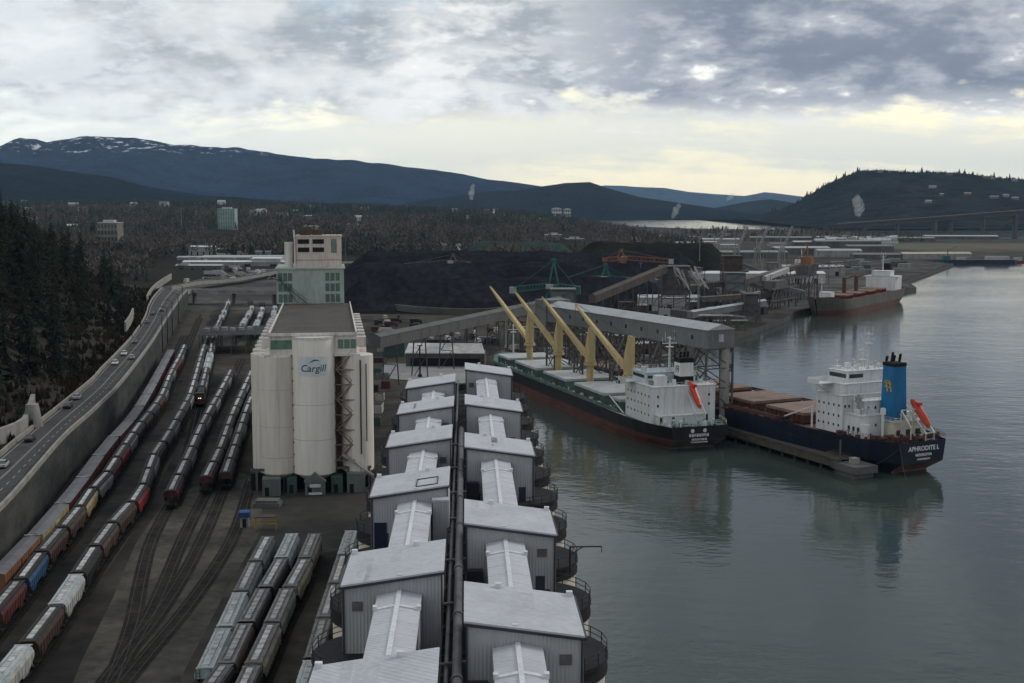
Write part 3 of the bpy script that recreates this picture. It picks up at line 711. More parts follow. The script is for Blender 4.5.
# under the bins
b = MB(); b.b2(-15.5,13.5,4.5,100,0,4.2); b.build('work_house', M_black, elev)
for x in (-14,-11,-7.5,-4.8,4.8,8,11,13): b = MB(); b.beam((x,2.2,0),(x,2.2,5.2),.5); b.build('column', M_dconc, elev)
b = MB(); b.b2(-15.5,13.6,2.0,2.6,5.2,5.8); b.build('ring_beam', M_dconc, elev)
def hut(x0,x1,y0,y1,h,m,ridge=0):
    b = MB().use(m); b.b2(x0,x1,y0,y1,0,h)
    if ridge:
        xm = (x0+x1)/2; b.add([(x0-.2,y0-.2,h+.02),(xm,y0-.2,h+ridge),(x1+.2,y0-.2,h+.02),(x0-.2,y1,h+.02),(xm,y1,h+ridge),(x1+.2,y1,h+.02)],[(0,2,1),(3,4,5),(0,1,4,3),(1,2,5,4),(2,0,3,5)])
    b.use(M_black); b.b2(x0+.6,x0+1.6,y0-.06,y0-.01,0,2.1); return b.build('track_shed', m, elev)
M_shedg = mat('grey_green_shed', (.135,.16,.145), .75, .2, .4, (.105,.125,.112), streak=3)
hut(-12.5,-8.2,-2.2,2,4.1,M_shedg); hut(-6.8,-4.4,0,3,3.8,M_greend); hut(-2.4,2.4,-2.8,3,3.2,M_shedg,2.4); hut(3.8,6.6,-1.0,3,4.0,M_greend); hut(7.6,12.0,-1.2,3,4.6,M_shedg)
b = MB(); b.b2(-1.3,1.3,-3.3,-2.9,2.0,2.7); b.b2(-1.6,1.6,-3.2,-2.9,0.2,.7); b.build('awning', M_cap, elev)
b = MB(); b.beam((6.6,1.4,9),(16,-1.0,2.4),.7,.5); b.beam((16,-1,0),(16,-1,2.6),.3); b.beam((11,.2,0),(11,.2,5.6),.3); b.build('loading_spout', M_conc, elev)
# painted sign: panel, lettering and swoosh follow the curve of the silo
def wrap(x, z, r=5.2, cx=0, cy=3.4): a = x/r; return (cx+r*math.sin(a), cy-r*math.cos(a), z)
M_panel = mat('pale_blue_sign_paint', (.60,.64,.645), .7, .06)
M_letter = mat('dark_green_lettering', (.014,.045,.045), .6, .05)
b = MB(); vs = []; n = 16
for k in range(n+1):
    x = -3.7+7.4*k/n; vs += [wrap(x,28.6,5.225), wrap(x,33.3,5.225)]
b.add(vs, [(2*k,2*k+2,2*k+3,2*k+1) for k in range(n)]); pn = b.build('sign_panel', M_panel, elev)
me = text_mesh('Cargill', 2.35, .022, .2, 1.02)
bmx = bmesh.new(); bmx.from_mesh(me); bmesh.ops.subdivide_edges(bmx, edges=[e for e in bmx.edges if e.calc_length() > .8], cuts=1)
bmesh.ops.triangulate(bmx, faces=bmx.faces[:])
for v in bmx.verts: v.co = Vector(wrap(v.co.x-.05, 30.45+v.co.y, 5.25))
bmx.to_mesh(me); bmx.free(); me.materials.clear(); me.materials.append(M_letter)
o = bpy.data.objects.new('lettering', me); COL.objects.link(o); o.parent = pn
b = MB(); P = []; 
for k in range(13):
    t = k/12; x = -1.05+2.7*t; z = 31.75+.85*math.sin(t*2.4)-.15*t; th = .30*math.sin(math.pi*t)**.8+.02; P += [wrap(x,z-th*.5,5.25), wrap(x,z+th*.5,5.25)]
b.add(P, [(2*k,2*k+2,2*k+3,2*k+1) for k in range(12)]); b.build('swoosh', M_letter, pn)
# ---------------------------------------------------------------- railway tracks
M_ballast = mat('dark_ballast', (.033,.030,.026), .97, .3, .25, (.021,.019,.018), (.4,.6), bump=.5, bscale=4, fine=.3, spec=.05)
M_oily = mat('oil_stained_track_bed', (.040,.036,.031), .97, .3, .12, (.024,.022,.020), (.36,.6), fine=.3, spec=.05)
M_rails = mat('worn_rail_steel', (.040,.035,.032), .6, .2, 1, metal=.5)
M_sleeper = mat('sleeper_timber', (.028,.025,.022), .95, .3, .5)
def G(*pp): return [at(x, y, 3.0) for x, y in pp]
def roofpath(z, *pp):
    return [Vector((p.x, p.y, 3.0)) for p in (at(x, y, 3+z) for x, y in pp)]
def ext(pts, d0, d1):
    a = (pts[0]-pts[1]).normalized(); b = (pts[-1]-pts[-2]).normalized(); return [pts[0]+a*d0]+pts+[pts[-1]+b*d1]
P1 = Path(ext(roofpath(5.6,(23,545),(45,522),(77,484),(106,445),(139,406),(169,353)), 60, 130))
P2 = Path(ext(roofpath(4.9,(3.6,596),(25,571),(42,549),(60,528),(75.6,510),(90.5,489),(105,473),(121,449),(137,426),(160,396),(171,371),(180,354),(188,336)), 60, 160))
P3 = Path(ext(roofpath(4.9,(9,661),(42,621),(64,590.6),(81,565),(98,540),(117.5,515),(131,500),(142,484),(155,451),(166,435),(182,407),(191,389),(202,351),(207,336),(212,318)), 60, 60))
P4 = Path(ext(roofpath(4.9,(172,486),(187,455),(204,418),(221,388),(232.5,366)), 0, 60))
P5 = Path(ext(roofpath(4.9,(207,472),(221,443),(232.5,411.6),(247.6,378)), 0, 60))
P6 = Path(ext(roofpath(4.9,(226,468),(236,438.5),(249,401),(262,372)), 0, 60))
P7 = Path(ext(roofpath(4.9,(202,384),(207,364),(210.6,349),(214,331),(222,314),(229,299)), 120, 80))
R1 = Path(ext(roofpath(4.9,(221,632),(239,593),(252,566),(265.5,540)), 60, 4))
R2 = Path(ext(roofpath(4.9,(210,683),(224,664),(243,626),(261,591.5),(276,566),(290,537)), 60, 4))
R3 = Path(ext(roofpath(4.9,(252,664),(268.5,628.6),(283,596),(300,566),(312.5,537)), 70, 4))
R4 = Path(ext(roofpath(4.9,(308.6,670),(322,622.7),(338,572),(350,534)), 60, 4))
# fan of switches below the trains
def g(*pp): return [at(x, y, 3.0) for x, y in pp]
FAN = [g((172,502),(152,540),(141,580),(132,625),(112,683),(92,740)), g((207,492),(185,535),(166,580),(148,620),(120,668),(85,730)),
       g((226,484),(207,530),(184,575),(155,620),(122,660),(78,720)),
       g((252,478),(236,530),(214,570),(184,612),(148,655),(98,716))]
FARP = [roofpath(4,(238,330),(246,318),(252,306),(250,296)), roofpath(4,(252,332),(258,320),(262,309),(262,298)), roofpath(4,(265,330),(272,318),(275,306),(275,296))]
tracks = [P1,P2,P3,P4,P5,P6,P7,R1,R2,R3,R4]+[Path(f) for f in FAN]+[Path(ext(f,30,8)) for f in FARP]
for k, p in enumerate(tracks):
    b = MB().use(M_ballast if k < 11 or k > 14 else M_oily); hw_ = 2.0 if k < 11 or k > 14 else 1.45; p.ribbon(b, -hw_, hw_, .03+.004*k, step=5); 
    if k < 11:
        b.use(M_sleeper); d = 0.4; lim = min(p.len, 230)
        while d < lim:
            q = p.dir(d); c = p.pos(d); b.box(c.x, c.y, 3.06+.004*k, 2.5, .24, .10, math.atan2(q.y,q.x)-math.pi/2); d += .85
    b.use(M_rails)
    for o in (-.75,.75): p.ribbon(b, o-.06, o+.06, .24+.004*k, step=5)
    struct(b.build('railway_track'))
# dirt service roads between the tracks
M_dirt = mat('service_road_dirt', (.074,.065,.052), .97, .2, .05, (.050,.045,.038), fine=.2, spec=.05)
for i_, (pts, wd) in enumerate(((roofpath(0.1,(26,660),(62,608),(100,560),(140,500),(170,440),(186,395),(196,350)),5.5), (roofpath(0,(166,388),(180,345),(192,318),(206,298),(214,288)),7.0), (roofpath(0,(182,380),(196,340),(206,315),(218,295)),5.0))):
    b = MB(); Path(pts).ribbon(b, -wd/2, wd/2, .018+.004*i_, step=6); struct(b.build('service_road', M_dirt))

# ---------------------------------------------------------------- rolling stock
M_steel = mat('car_running_gear', (.022,.020,.019), .8, .3, .8)
M_hatchw = mat('pale_hatch_covers', (.47,.47,.46), .7, .2, .6, (.27,.26,.25), (.42,.62), fine=.18, rand=.35)
M_roofg = mat('car_roof_grime', (.17,.17,.16), .85, .3, .5, (.10,.10,.095), rand=.25)
def paint(n, c, r=.2, c2=None): return mat(n, c, .65, .35, .35, c2 or tuple(v*.55 for v in c), (.45,.68), streak=3, rand=r, fine=.15)
C_black = paint('black_car_paint', (.022,.021,.021)); C_grey = paint('grey_car_paint', (.20,.21,.215)); C_light = paint('light_grey_car_paint', (.36,.365,.34))
C_brown = paint('brown_car_paint', (.070,.042,.032)); C_red = paint('red_car_paint', (.22,.030,.030)); C_maroon = paint('maroon_car_paint', (.085,.022,.024))
C_cream = paint('cream_car_paint', (.42,.345,.20)); C_blue = paint('blue_car_paint', (.028,.075,.15)); C_pblue = paint('pale_blue_grey_car_paint', (.40,.48,.49)); C_green = paint('grey_green_car_paint', (.25,.29,.27)); C_orange = paint('orange_car_paint', (.22,.10,.05))
C_tan = paint('weathered_tan_car_paint', (.36,.33,.26))
HL = 17.0
PROF = [(1.35,1.15),(1.56,1.9),(1.58,3.5),(1.30,4.10),(.70,4.38),(0,4.45)]
def loft(b, st):
    n = len(st[0]); vs = [p for s in st for p in s]; fs = []
    for k in range(len(st)-1):
        for i in range(n-1): fs.append((k*n+i, (k+1)*n+i, (k+1)*n+i+1, k*n+i+1))
    fs.append(tuple(range(n))); fs.append(tuple(reversed(range((len(st)-1)*n, len(st)*n)))); b.add(vs, fs)
def make_hopper():
    t = thing('hopper_car', 'covered hopper car', 'rail car')
    b = MB(); st = []
    for y, zb in ((-HL/2+.55,2.75),(-HL/2+.9,2.6),(-5.3,1.15),(-2.9,.75),(-2.4,1.6),(2.4,1.6),(2.9,.75),(5.3,1.15),(HL/2-.9,2.6),(HL/2-.55,2.75)):
        pr = [(x, max(z, zb)) for x, z in PROF]; st.append([(x,y,z) for x,z in pr]+[(-x,y,z) for x,z in reversed(pr[:-1])])
    loft(b, st)
    for k in range(9):
        y = -6.6+13.2*k/8
        for s in (-1,1): b.b2(*sorted((s*1.55,s*1.64)), y-.06,y+.06,1.75,3.55)
    body = b.build('body', C_black, t)
    b = MB(); V = []
    for y in (-HL/2+.5, HL/2-.5): V += [(-1.32,y,4.11),(-.70,y,4.40),(0,y,4.48),(.70,y,4.40),(1.32,y,4.11)]
    b.add(V, [(i,i+1,i+6,i+5) for i in range(4)]); b.build('roof', M_roofg, t)
    b = MB()
    for k in range(7): y = -6.3+2.1*k; b.b2(-.42,.42,y-.93,y+.93,4.44,4.62)
    b.build('hatch_cover', M_hatchw, t)
    b = MB()
    for s in (-1,1): b.b2(*sorted((s*.78,s*1.18)),-7.9,7.9,4.42,4.48); 
    for s in (-1,1): b.b2(-1.3,1.3,*sorted((s*7.9,s*8.35)),4.42,4.48)
    b.build('running_board', M_roofg, t)
    for s in (-1,1):
        b = MB(); b.b2(-1.5,1.5,*sorted((s*7.6,s*8.5)),1.05,1.3); b.b2(-.15,.15,*sorted((s*8.5,s*9.0)),.85,1.1)
        for x in (-1.3,-.75,.75,1.3): b.beam((x,s*8.42,1.2),(x,s*8.15,4.2),.08)
        for k in range(6):
            for x in (-1.02,1.02): b.beam((x-.27,s*(8.4-.035*k),1.6+.42*k),(x+.27,s*(8.4-.035*k),1.6+.42*k),.05)
        b.build('end_frame', M_steel, t)
        b = MB(); y0 = s*6.5
        for x in (-1,1): b.b2(*sorted((x*.92,x*1.10)), y0-1.3,y0+1.3,.42,.78)
        b.b2(-.95,.95,y0-.25,y0+.25,.5,.95); tr = b.build('truck', M_steel, t)
        for dy in (-.88,.88):
            b = MB()
            for x in (-.75,.75): b.tube((x-.07,y0+dy,.48),(x+.07,y0+dy,.48),.45,n=12)
            b.tube((-.75,y0+dy,.48),(.75,y0+dy,.48),.08,n=6); b.build('wheel_set', M_rails, tr)
    return Proto(t)
HOP = make_hopper()
COLS = {'black':C_black,'grey':C_grey,'light grey':C_light,'brown':C_brown,'red':C_red,'maroon':C_maroon,'cream':C_cream,'blue':C_blue,'pale blue-grey':C_pblue,'grey-green':C_green,'tan':C_tan,'orange':C_orange}
M_roofd = mat('dark_car_roof', (.040,.039,.038), .85, .3, .5, (.025,.024,.024), rand=.3)
M_roofl = mat('pale_car_roof', (.38,.42,.42), .75, .2, .5, (.27,.295,.295), rand=.15)
def train(p, d0, n, colours, where, pitch=HL+.9, paleroof=(), group='hopper cars'):
    for k in range(n):
        d = d0+pitch*(k+.5)
        if d+pitch/2 > p.len: break
        c = colours[k] if k < len(colours) else colours[-1-(k*7 % min(6,len(colours)))]
        q = p.pos(d); m = COLS[c]
        rf = M_roofl if c in ('pale blue-grey','light grey') or k in paleroof else (M_roofg if 'annex' in group else M_roofd)
        HOP.put((q.x,q.y,3.26), p.rotz(d), f'{c} hopper car, {ordn(k+1)} in {where}', group,
                mats={'body':{0:m},'roof':{0:rf},'running_board':{0:rf}})
def dist_at(p, Y):
    for d in range(0, int(p.len)):
        if p.pos(d).y >= Y: return float(d)
    return p.len
LAB = {}
yy = lambda px,py,z=8: at(px,py,z).y
train(P2, dist_at(P2, yy(-12,612)), 22, ['maroon','blue','brown','brown','cream','grey','maroon','red','grey','black','brown','black','maroon','grey','brown','black','grey','maroon','red','grey','brown','black'], 'the many-coloured train next to the box cars', group='hopper cars in the mixed colour train')
train(P3, dist_at(P3, yy(-12,690)), 27, ['light grey','brown','light grey','black','brown','brown','red','black','grey','black','black','grey','black','black','grey','black','grey-green','black','black','grey','grey','black'], 'the long train left of the switches', group='hopper cars in the long middle train')
train(P4, 1.0, 12, ['maroon','black','grey','black','black','grey','black','grey','black','black'], 'the train ending in a maroon car', group='hopper cars standing in front of the elevator')
train(P5, 1.0, 11, ['maroon','black','black','grey','black','brown','black','black','grey'], 'the left short dark train beside the elevator', group='hopper cars standing in front of the elevator')
train(P6, 1.0, 9, ['brown','black','black','grey','black','black','grey','black'], 'the right short dark train beside the elevator', group='hopper cars standing in front of the elevator')
def near_train(p, Yend, n, cols, where):
    d1 = dist_at(p, Yend); 
    train(p, d1-(HL+.9)*n, n, cols, where, group='hopper cars parked beside the annex')
near_train(R1, yy(265.5,534), 4, ['pale blue-grey','pale blue-grey','grey-green','grey-green'], 'the leftmost row by the switches')
near_train(R2, yy(288,529), 7, ['black','black','black','brown','black','black','pale blue-grey'], 'the middle row of three parked rows')
near_train(R3, yy(311,532), 7, ['black','black','black','tan','grey-green','tan','tan'], 'the right row of three parked rows')
near_train(R4, yy(350,530), 8, ['tan','tan','tan','pale blue-grey','black','tan','tan','pale blue-grey'], 'the row tucked beside the annex')
# box cars of the outermost train
M_boxroof = mat('grey_boxcar_roof', (.155,.16,.17), .8, .2, .3, (.12,.12,.128), rand=.15)
def make_boxcar(Lb=26.0):
    t = thing('box_car', 'long box car', 'rail car')
    b = MB(); b.b2(-1.5,1.5,-Lb/2+.3,Lb/2-.3,.95,5.1)
    for k in range(20):
        y = -Lb/2+.6+k*(Lb-1.2)/19
        for s in (-1,1): b.b2(*sorted((s*1.48,s*1.56)),y-.05,y+.05,1.0,5.0)
    b.build('body', C_maroon, t)
    b = MB(); V = []
    for y in (-Lb/2+.25, Lb/2-.25): V += [(-1.58,y,5.12),(0,y,5.42),(1.58,y,5.12)]
    b.add(V, [(0,1,4,3),(1,2,5,4),(0,2,1),(3,4,5)]); 
    b.build('roof', M_boxroof, t)
    b = MB(); b.b2(-1.5,1.5,Lb/2-.55,Lb/2-.2,5.36,5.5); b.build('end_cap', M_hatchw, t)
    for s in (-1,1):
        b = MB(); b.b2(*sorted((s*1.57,s*1.64)),-1.6,1.6,1.1,4.8); b.build('door', C_maroon, t)
        b = MB(); y0 = s*(Lb/2-3.2)
        for x in (-1,1): b.b2(*sorted((x*.92,x*1.10)), y0-1.3,y0+1.3,.42,.78)
        b.b2(-.95,.95,y0-.25,y0+.25,.5,.95); tr = b.build('truck', M_steel, t)
        for dy in (-.88,.88):
            b = MB()
            for x in (-.75,.75): b.tube((x-.07,y0+dy,.48),(x+.07,y0+dy,.48),.45,n=12)
            b.build('wheel_set', M_rails, tr)
    return Proto(t)
BOX = make_boxcar()
bc = ['orange','cream','maroon','maroon','maroon','maroon','brown','black','maroon','maroon','red','maroon','maroon']
d = dist_at(P1, yy(-6,578))
for k in range(13):
    q = P1.pos(d+13.3); 
    if q.y > yy(172,352): break
    m = COLS[bc[k]]; w_ = bc[k]
    BOX.put((q.x,q.y,3.26), P1.rotz(d+13.3), f'{w_} box car, {ordn(k+1)} from the near end of the train against the wall', 'box cars against the retaining wall', mats={'body':{0:m},'door':{0:m}})
    d += 26.6
# locomotives
C_loco = paint('red_locomotive_paint', (.075,.024,.018)); M_lamp = None
def make_loco():
    t = thing('locomotive', 'red diesel locomotive', 'locomotive')
    b = MB().use(C_loco); b.b2(-1.5,1.5,-10,10,1.2,1.6); b.b2(-1.05,1.05,-5.4,9.2,1.6,4.3); b.b2(-.9,.9,-9.6,-7.4,1.6,3.0); b.build('body', C_loco, t)
    b = MB(); b.b2(-1.5,1.5,-7.4,-5.0,1.6,4.6); cb_ = b.build('cab', C_loco, t)
    b = MB(); b.b2(-1.2,1.2,-7.46,-7.41,3.5,4.3); b.build('windscreen', M_glass, cb_)
    b = MB(); b.b2(-.9,.9,-4,8.5,4.32,4.6); b.build('radiator_roof', M_steel, t)
    b = MB(); b.b2(-1.3,1.3,-1.8,2.6,.5,1.2); b.build('fuel_tank', M_steel, t)
    for x in (-.3,.3):
        b = MB(); b.tube((x,-9.68,3.15),(x,-9.55,3.15),.17,n=10); b.build('headlight', M_headl, t)
    for s in (-1,1):
        b = MB(); b.b2(-1.15,1.15,s*6.4-2.2,s*6.4+2.2,.3,1.0); b.build('truck', M_steel, t)
    return Proto(t)
M_headl = bpy.data.materials.new('lit_headlamp'); M_headl.use_nodes = True
_b = M_headl.node_tree.nodes['Principled BSDF']; _b.inputs['Emission Color'].default_value = (1,.85,.6,1); _b.inputs['Emission Strength'].default_value = 1.2
LOCO = make_loco()
d = dist_at(P7, yy(203,390)); q = P7.pos(d); LOCO.put((q.x,q.y,3.26), P7.rotz(d), 'red locomotive with lit headlamps at the head of the white-roofed train', 'locomotives')
d = dist_at(P4, yy(231,369)); q = P4.pos(d); LOCO.put((q.x,q.y,3.26), P4.rotz(d), 'red locomotive with lit headlamps at the far end beside the open shed', 'locomotives')
d = dist_at(P7, yy(203,390))+10.6
train(P7, d, 24, ['grey','grey','black','light grey','light grey','pale blue-grey','black','grey','light grey','black','grey','grey','pale blue-grey'], 'the train behind the red locomotive', group='hopper cars behind the locomotive')
for j, p in enumerate(tracks[-3:]):
    train(p, 24, 9, ['light grey','grey','light grey','pale blue-grey','grey','light grey'], f'the {["left","middle","right"][j]} far siding beyond the elevator', group='hopper cars on the far sidings')
# ---------------------------------------------------------------- elevated road, retaining wall, overpass
ZR = 14.0
RE = [at(x,y,ZR) for x,y in ((-60,556),(0,508),(60,440),(90,413),(120,383),(148.5,346),(160,328),(167,317),(174,307),(180,298),(186,291))]
LE = [at(x,y,ZR) for x,y in ((-60,500),(0,457.6),(21,440),(90,384),(104,369),(120,352.6),(134.5,336),(146,318),(150,306),(155,297),(163,288))]
PR, PL = Path(RE), Path(LE)
NS = 90
def rp(t, f):      # f: 0 left kerb .. 1 right kerb
    return PL.pos(PL.len*t).lerp(PR.pos(PR.len*t), f)
M_asph = mat('road_asphalt', (.070,.070,.069), .93, .18, .08, (.050,.050,.050), fine=.15, spec=.12)
M_line = mat('worn_road_paint', (.42,.42,.38), .8, .2, .6)
M_barr = mat('pale_concrete_barrier', (.30,.28,.245), .85, .2, .2, (.21,.20,.175), streak=2)
M_wall = mat('retaining_wall_concrete', (.080,.080,.076), .95, .3, .07, (.046,.047,.045), (.4,.62), streak=.35, fine=.15, stain=.6, stc=(.03,.031,.03), sts=.5, spec=.1)
b = MB(); vs = []
for k in range(NS+1): vs += [rp(k/NS,0), rp(k/NS,1)]
b.add(vs, [(2*k,2*k+1,2*k+3,2*k+2) for k in range(NS)]); struct(b.build('road', M_asph))
b = MB()
def stripe(f, t0, t1, w_=.010, n=1):
    vs = []
    for k in range(n+1):
        t = t0+(t1-t0)*k/n
        for d in (-w_/2, w_/2): p = rp(t, f+d); vs.append((p.x,p.y,ZR+.02))
    b.add(vs, [(2*k,2*k+1,2*k+3,2*k+2) for k in range(n)])
stripe(.06,0,1,.016,NS); stripe(.93,0,1,.016,NS); stripe(.46,0,1,.010,NS); stripe(.49,0,1,.010,NS)
for k in range(110): stripe(.70, k/110, k/110+.004, .014)
struct(b.build('road_markings', M_line))
def edge_wall(P, o0, o1, z0, z1, name, m, label, cat):
    b = MB(); P.wallstrip(b, o0, o1, z0, z1); return tag(b.build(name, m), label, cat)
# panelled retaining wall
b = MB(); PR.wallstrip(b, .35, 1.15, 2.5, ZR+.05)
d = 3.0
while d < PR.len-3:
    d += 13.0
tag(b.build('retaining_wall', M_wall), 'high dark concrete retaining wall holding up the road beside the tracks', 'retaining wall')
edge_wall(PR, .30, .85, ZR+.05, ZR+1.15, 'road_barrier', M_barr, 'pale concrete barrier along the track side of the road', 'barrier')
edge_wall(PL, -.9, -.35, ZR-.4, ZR+1.0, 'road_barrier', M_barr, 'pale concrete barrier along the wooded side of the road', 'barrier')
b = MB(); vs = []
for k in range(NS+1):
    for f in (0,1): p = rp(k/NS, f); vs.append((p.x,p.y,ZR-.03))
for k in range(NS+1):
    for f in (0,1): p = rp(k/NS, f); vs.append((p.x,p.y,2.0))
b.add(vs, [(2*k,2*k+1,2*k+3,2*k+2) for k in range(NS)]+[(2*k,2*k+2,2*k+2+2*(NS+1),2*k+2*(NS+1)) for k in range(NS)]); struct(b.build('road_embankment', M_wall))
# far ramp: road swings right onto the overpass and left behind the trees
ZO = 12.5
OV = Path([at(170,293,ZR), at(186,290.5,ZO), at(205,290.5,ZO), at(240,291,ZO), at(285,291.5,ZO), at(330,292,ZO-3)])
b = MB(); OV.wallstrip(b, -5.2, 5.2, ZO-1.6, ZO); OV.wallstrip(b, -5.4, -5.0, ZO, ZO+1.1); OV.wallstrip(b, 5.0, 5.4, ZO, ZO+1.1)
t = thing('overpass', 'concrete road overpass crossing above the tracks beyond the elevator', 'bridge', (0,0,0))
b.build('deck', M_conc, t); 
b = MB(); OV.ribbon(b, -4.9, 4.9, .0); o_ = b.build('roadway', M_asph, t); o_.location.z = .05+(0)
for k in range(5):
    p = OV.pos(OV.len*(.14+.18*k)); b = MB(); b.b2(p.x-.6,p.x+.6,p.y-4,p.y+4,2.9,ZO-1.6); b.build('pier', M_dconc, t)
ZL = 8.0
RAMP = Path([at(163,288,12), at(190,283,10), at(215,281,ZL), at(245,277,ZL), at(275,271,ZL), at(300,266,6), at(345,262,5), at(405,262,4)])
b = MB(); RAMP.ribbon(b, -6, 6, 0); struct(b.build('road', M_asph))
b = MB(); RAMP.ribbon(b, 6, 6, 0, 1.2); RAMP.ribbon(b, 6, 6.4, 1.2); RAMP.ribbon(b, 6.4, 6.4, 1.2, -1.5); tag(b.build('road_barrier', M_barr), 'pale curved barrier on the bend of the far road', 'barrier')
b = MB(); b_p = Path([at(148,302,ZR), at(152,294,ZR), at(160,286,ZR), at(172,278,ZR)]); b_p.wallstrip(b, -1.0, -.2, ZR-1, ZR+3.6)
tag(b.build('sound_wall', M_barr), 'tall pale wall on the outside of the road bend', 'wall')
b = MB(); w_p = Path([at(125,323,ZR+6), at(130,316,ZR+6), at(133,309,ZR+6)]); w_p.wallstrip(b, -.4, .4, ZR+2, ZR+6.5)
tag(b.build('sound_wall', M_barr), 'short tan wall standing on the slope above the road', 'wall')
w_p = Path([at(-20,437,ZR+3), at(8,428,ZR+3), at(24,420,ZR+3), at(29,408,ZR+3), at(33,396,ZR+3)]); b = MB(); w_p.wallstrip(b, -.6, .6, ZR-1, ZR+3.6)
tag(b.build('retaining_wall', M_conc), 'grey stepped concrete wall at the foot of the wooded slope', 'retaining wall')
b = MB(); sp = at(32,404,ZR+6); b.tube((sp.x,sp.y,ZR),(sp.x,sp.y,ZR+6),2.6,1.6,14); tag(b.build('concrete_abutment', M_conc), 'rounded pale concrete abutment against the wooded slope', 'abutment')
# street lamps along the wall
M_pole = mat('dark_lamp_pole', (.03,.032,.036), .6, .1)
def lamp_proto(h=11.0):
    t = thing('street_lamp', 'street lamp', 'street lamp')
    b = MB(); b.tube((0,0,0),(0,0,h),.22,.13,8); b.build('pole', M_pole, t)
    b = MB(); b.tube((0,0,h-.1),(-2.2,0,h+.5),.09,n=6); b.build('arm', M_pole, t)
    b = MB(); b.box(-2.5,0,h+.42,.9,.34,.16); b.build('lamp_head', M_pole, t); return Proto(t)
LAMP = lamp_proto()
for k, (x, y) in enumerate(((162.5,342),(167.5,333),(172.5,325),(178.5,316),(183,306))):
    p = at(x, y, ZR-6.0); LAMP.put((p.x,p.y,3), 0, f'dark slender lamp post rising above the retaining wall, {ordn(k+1)} from the near end', 'lamp posts along the wall', scale=(1.2,1.2,1.62))
# cars
M_tyre = mat('tyre_rubber', (.012,.012,.012), .9, .1)
def car_proto():
    t = thing('parked_car', 'car', 'car'); b = MB()
    def sec(y, hw, z0, z1): return [(-hw,y,z0),(-hw*1.02,y,(z0+z1)/2),(-hw*.93,y,z1),(hw*.93,y,z1),(hw*1.02,y,(z0+z1)/2),(hw,y,z0)]
    loft(b, [sec(-2.25,.78,.38,.72), sec(-2.1,.86,.28,.86), sec(-1.0,.9,.25,.95), sec(1.2,.9,.25,.98), sec(2.05,.87,.3,.95), sec(2.2,.8,.4,.8)]); bd = b.build('body', C_light, t)
    b = MB(); loft(b, [[(-.80,-1.05,.95),(-.80,-1.04,.96),(.80,-1.04,.96),(.80,-1.05,.95)], [(-.80,-1.0,.95),(-.66,-.35,1.42),(.66,-.35,1.42),(.80,-1.0,.95)], [(-.80,1.1,.95),(-.66,1.0,1.42),(.66,1.0,1.42),(.80,1.1,.95)], [(-.80,1.75,.95),(-.80,1.74,.96),(.80,1.74,.96),(.80,1.75,.95)]]); b.build('glasshouse', M_glass, t)
    b = MB(); b.b2(-.66,.66,-.32,1.0,1.425,1.47); b.build('car_roof', C_light, t)
    for x in (-.8,.8):
        for y in (-1.4,1.35):
            b = MB(); b.tube((x-.1,y,.32),(x+.1,y,.32),.33,n=14); b.build('wheel', M_tyre, t)
    for x in (-.6,.6):
        b = MB(); b.b2(x-.16,x+.16,-2.26,-2.2,.58,.74); b.build('headlight', M_cap, t)
        b = MB(); b.b2(x-.16,x+.16,2.18,2.23,.62,.78); b.build('tail_light', C_red, t)
    return Proto(t)
CAR = car_proto()
CARC = {'white':mat('white_car_paint',(.72,.73,.74),.3,.05,spec=.6),'silver':mat('silver_car_paint',(.38,.39,.41),.3,.05,spec=.6),'black':mat('black_gloss_paint',(.012,.012,.014),.25,.05,spec=.6),
        'grey':mat('dark_grey_car_paint',(.09,.095,.10),.3,.05,spec=.6),'red':mat('red_gloss_paint',(.25,.02,.02),.3,.05,spec=.6),'navy':mat('dark_blue_car_paint',(.02,.04,.10),.3,.05,spec=.6)}
CAR.root.name = 'car'
for x, y, c, flip, lab in ((3,467,'silver',0,'silver car nearest the bottom of the road'),(30,441,'black',0,'black car on the road, second from the near end'),(77,399,'silver',0,'pale silver car between a dark car and the trio ahead'),(68,408,'black',0,'small dark car close behind the pale silver car'),
                           (115,364.5,'white',1,'large white car in the left lane halfway up the road'),(124,355,'white',1,'small white car just ahead of the large white one'),(132,359,'silver',0,'silver car in the right lane beside the white cars'),(135,343,'grey',1,'dark grey car well ahead of the white cars'),
                           (147,323,'grey',1,'grey car on the upper bend by the left barrier'),(153,315,'black',1,'black car on the upper bend of the road'),(162,311.5,'black',0,'black van-like car near the lamp posts on the bend')):
    p = at(x, y, ZR); best = min(range(0, int(PR.len)), key=lambda d: (PR.pos(d)-p).length)
    CAR.put((p.x,p.y,ZR+.03), PR.rotz(best)+(math.pi if not flip else 0), lab, 'cars on the elevated road', mats={'body':{0:CARC[c]},'car_roof':{0:CARC[c]}}, scale=1.12)
# ---------------------------------------------------------------- wooded slope left of the road
def slope_z(d, s):           # d metres left of the barrier
    k = max(0, min(1, (1-s)*2.2+.0)); top = 13+40*k
    q = max(0, min(1, (d-2)/75.0)); return ZR-.4+top*(q*q*(3-2*q))*.82+max(0,d-75)*.05*k+1.6*mn.noise(Vector((d/14, s*40, 2)))*min(1,d/8)
b = MB(); vs = []; NU, NV = 90, 34
LP = []
for i in range(NU+1):
    s = i/NU; p = PL.pos(PL.len*s); q = PL.dir(PL.len*s); r = Vector((-q.y,q.x,0)).lerp(Vector((-1,.1,0)), .6).normalized()
    LP.append((p, r))
    for j in range(NV+1):
        d = -.2+ (j/NV)**1.3*330; w_ = p+r*d; vs.append((w_.x,w_.y, slope_z(d, s)))
b.add(vs, [(i*(NV+1)+j+1, i*(NV+1)+j, (i+1)*(NV+1)+j, (i+1)*(NV+1)+j+1) for i in range(NU) for j in range(NV)], True)
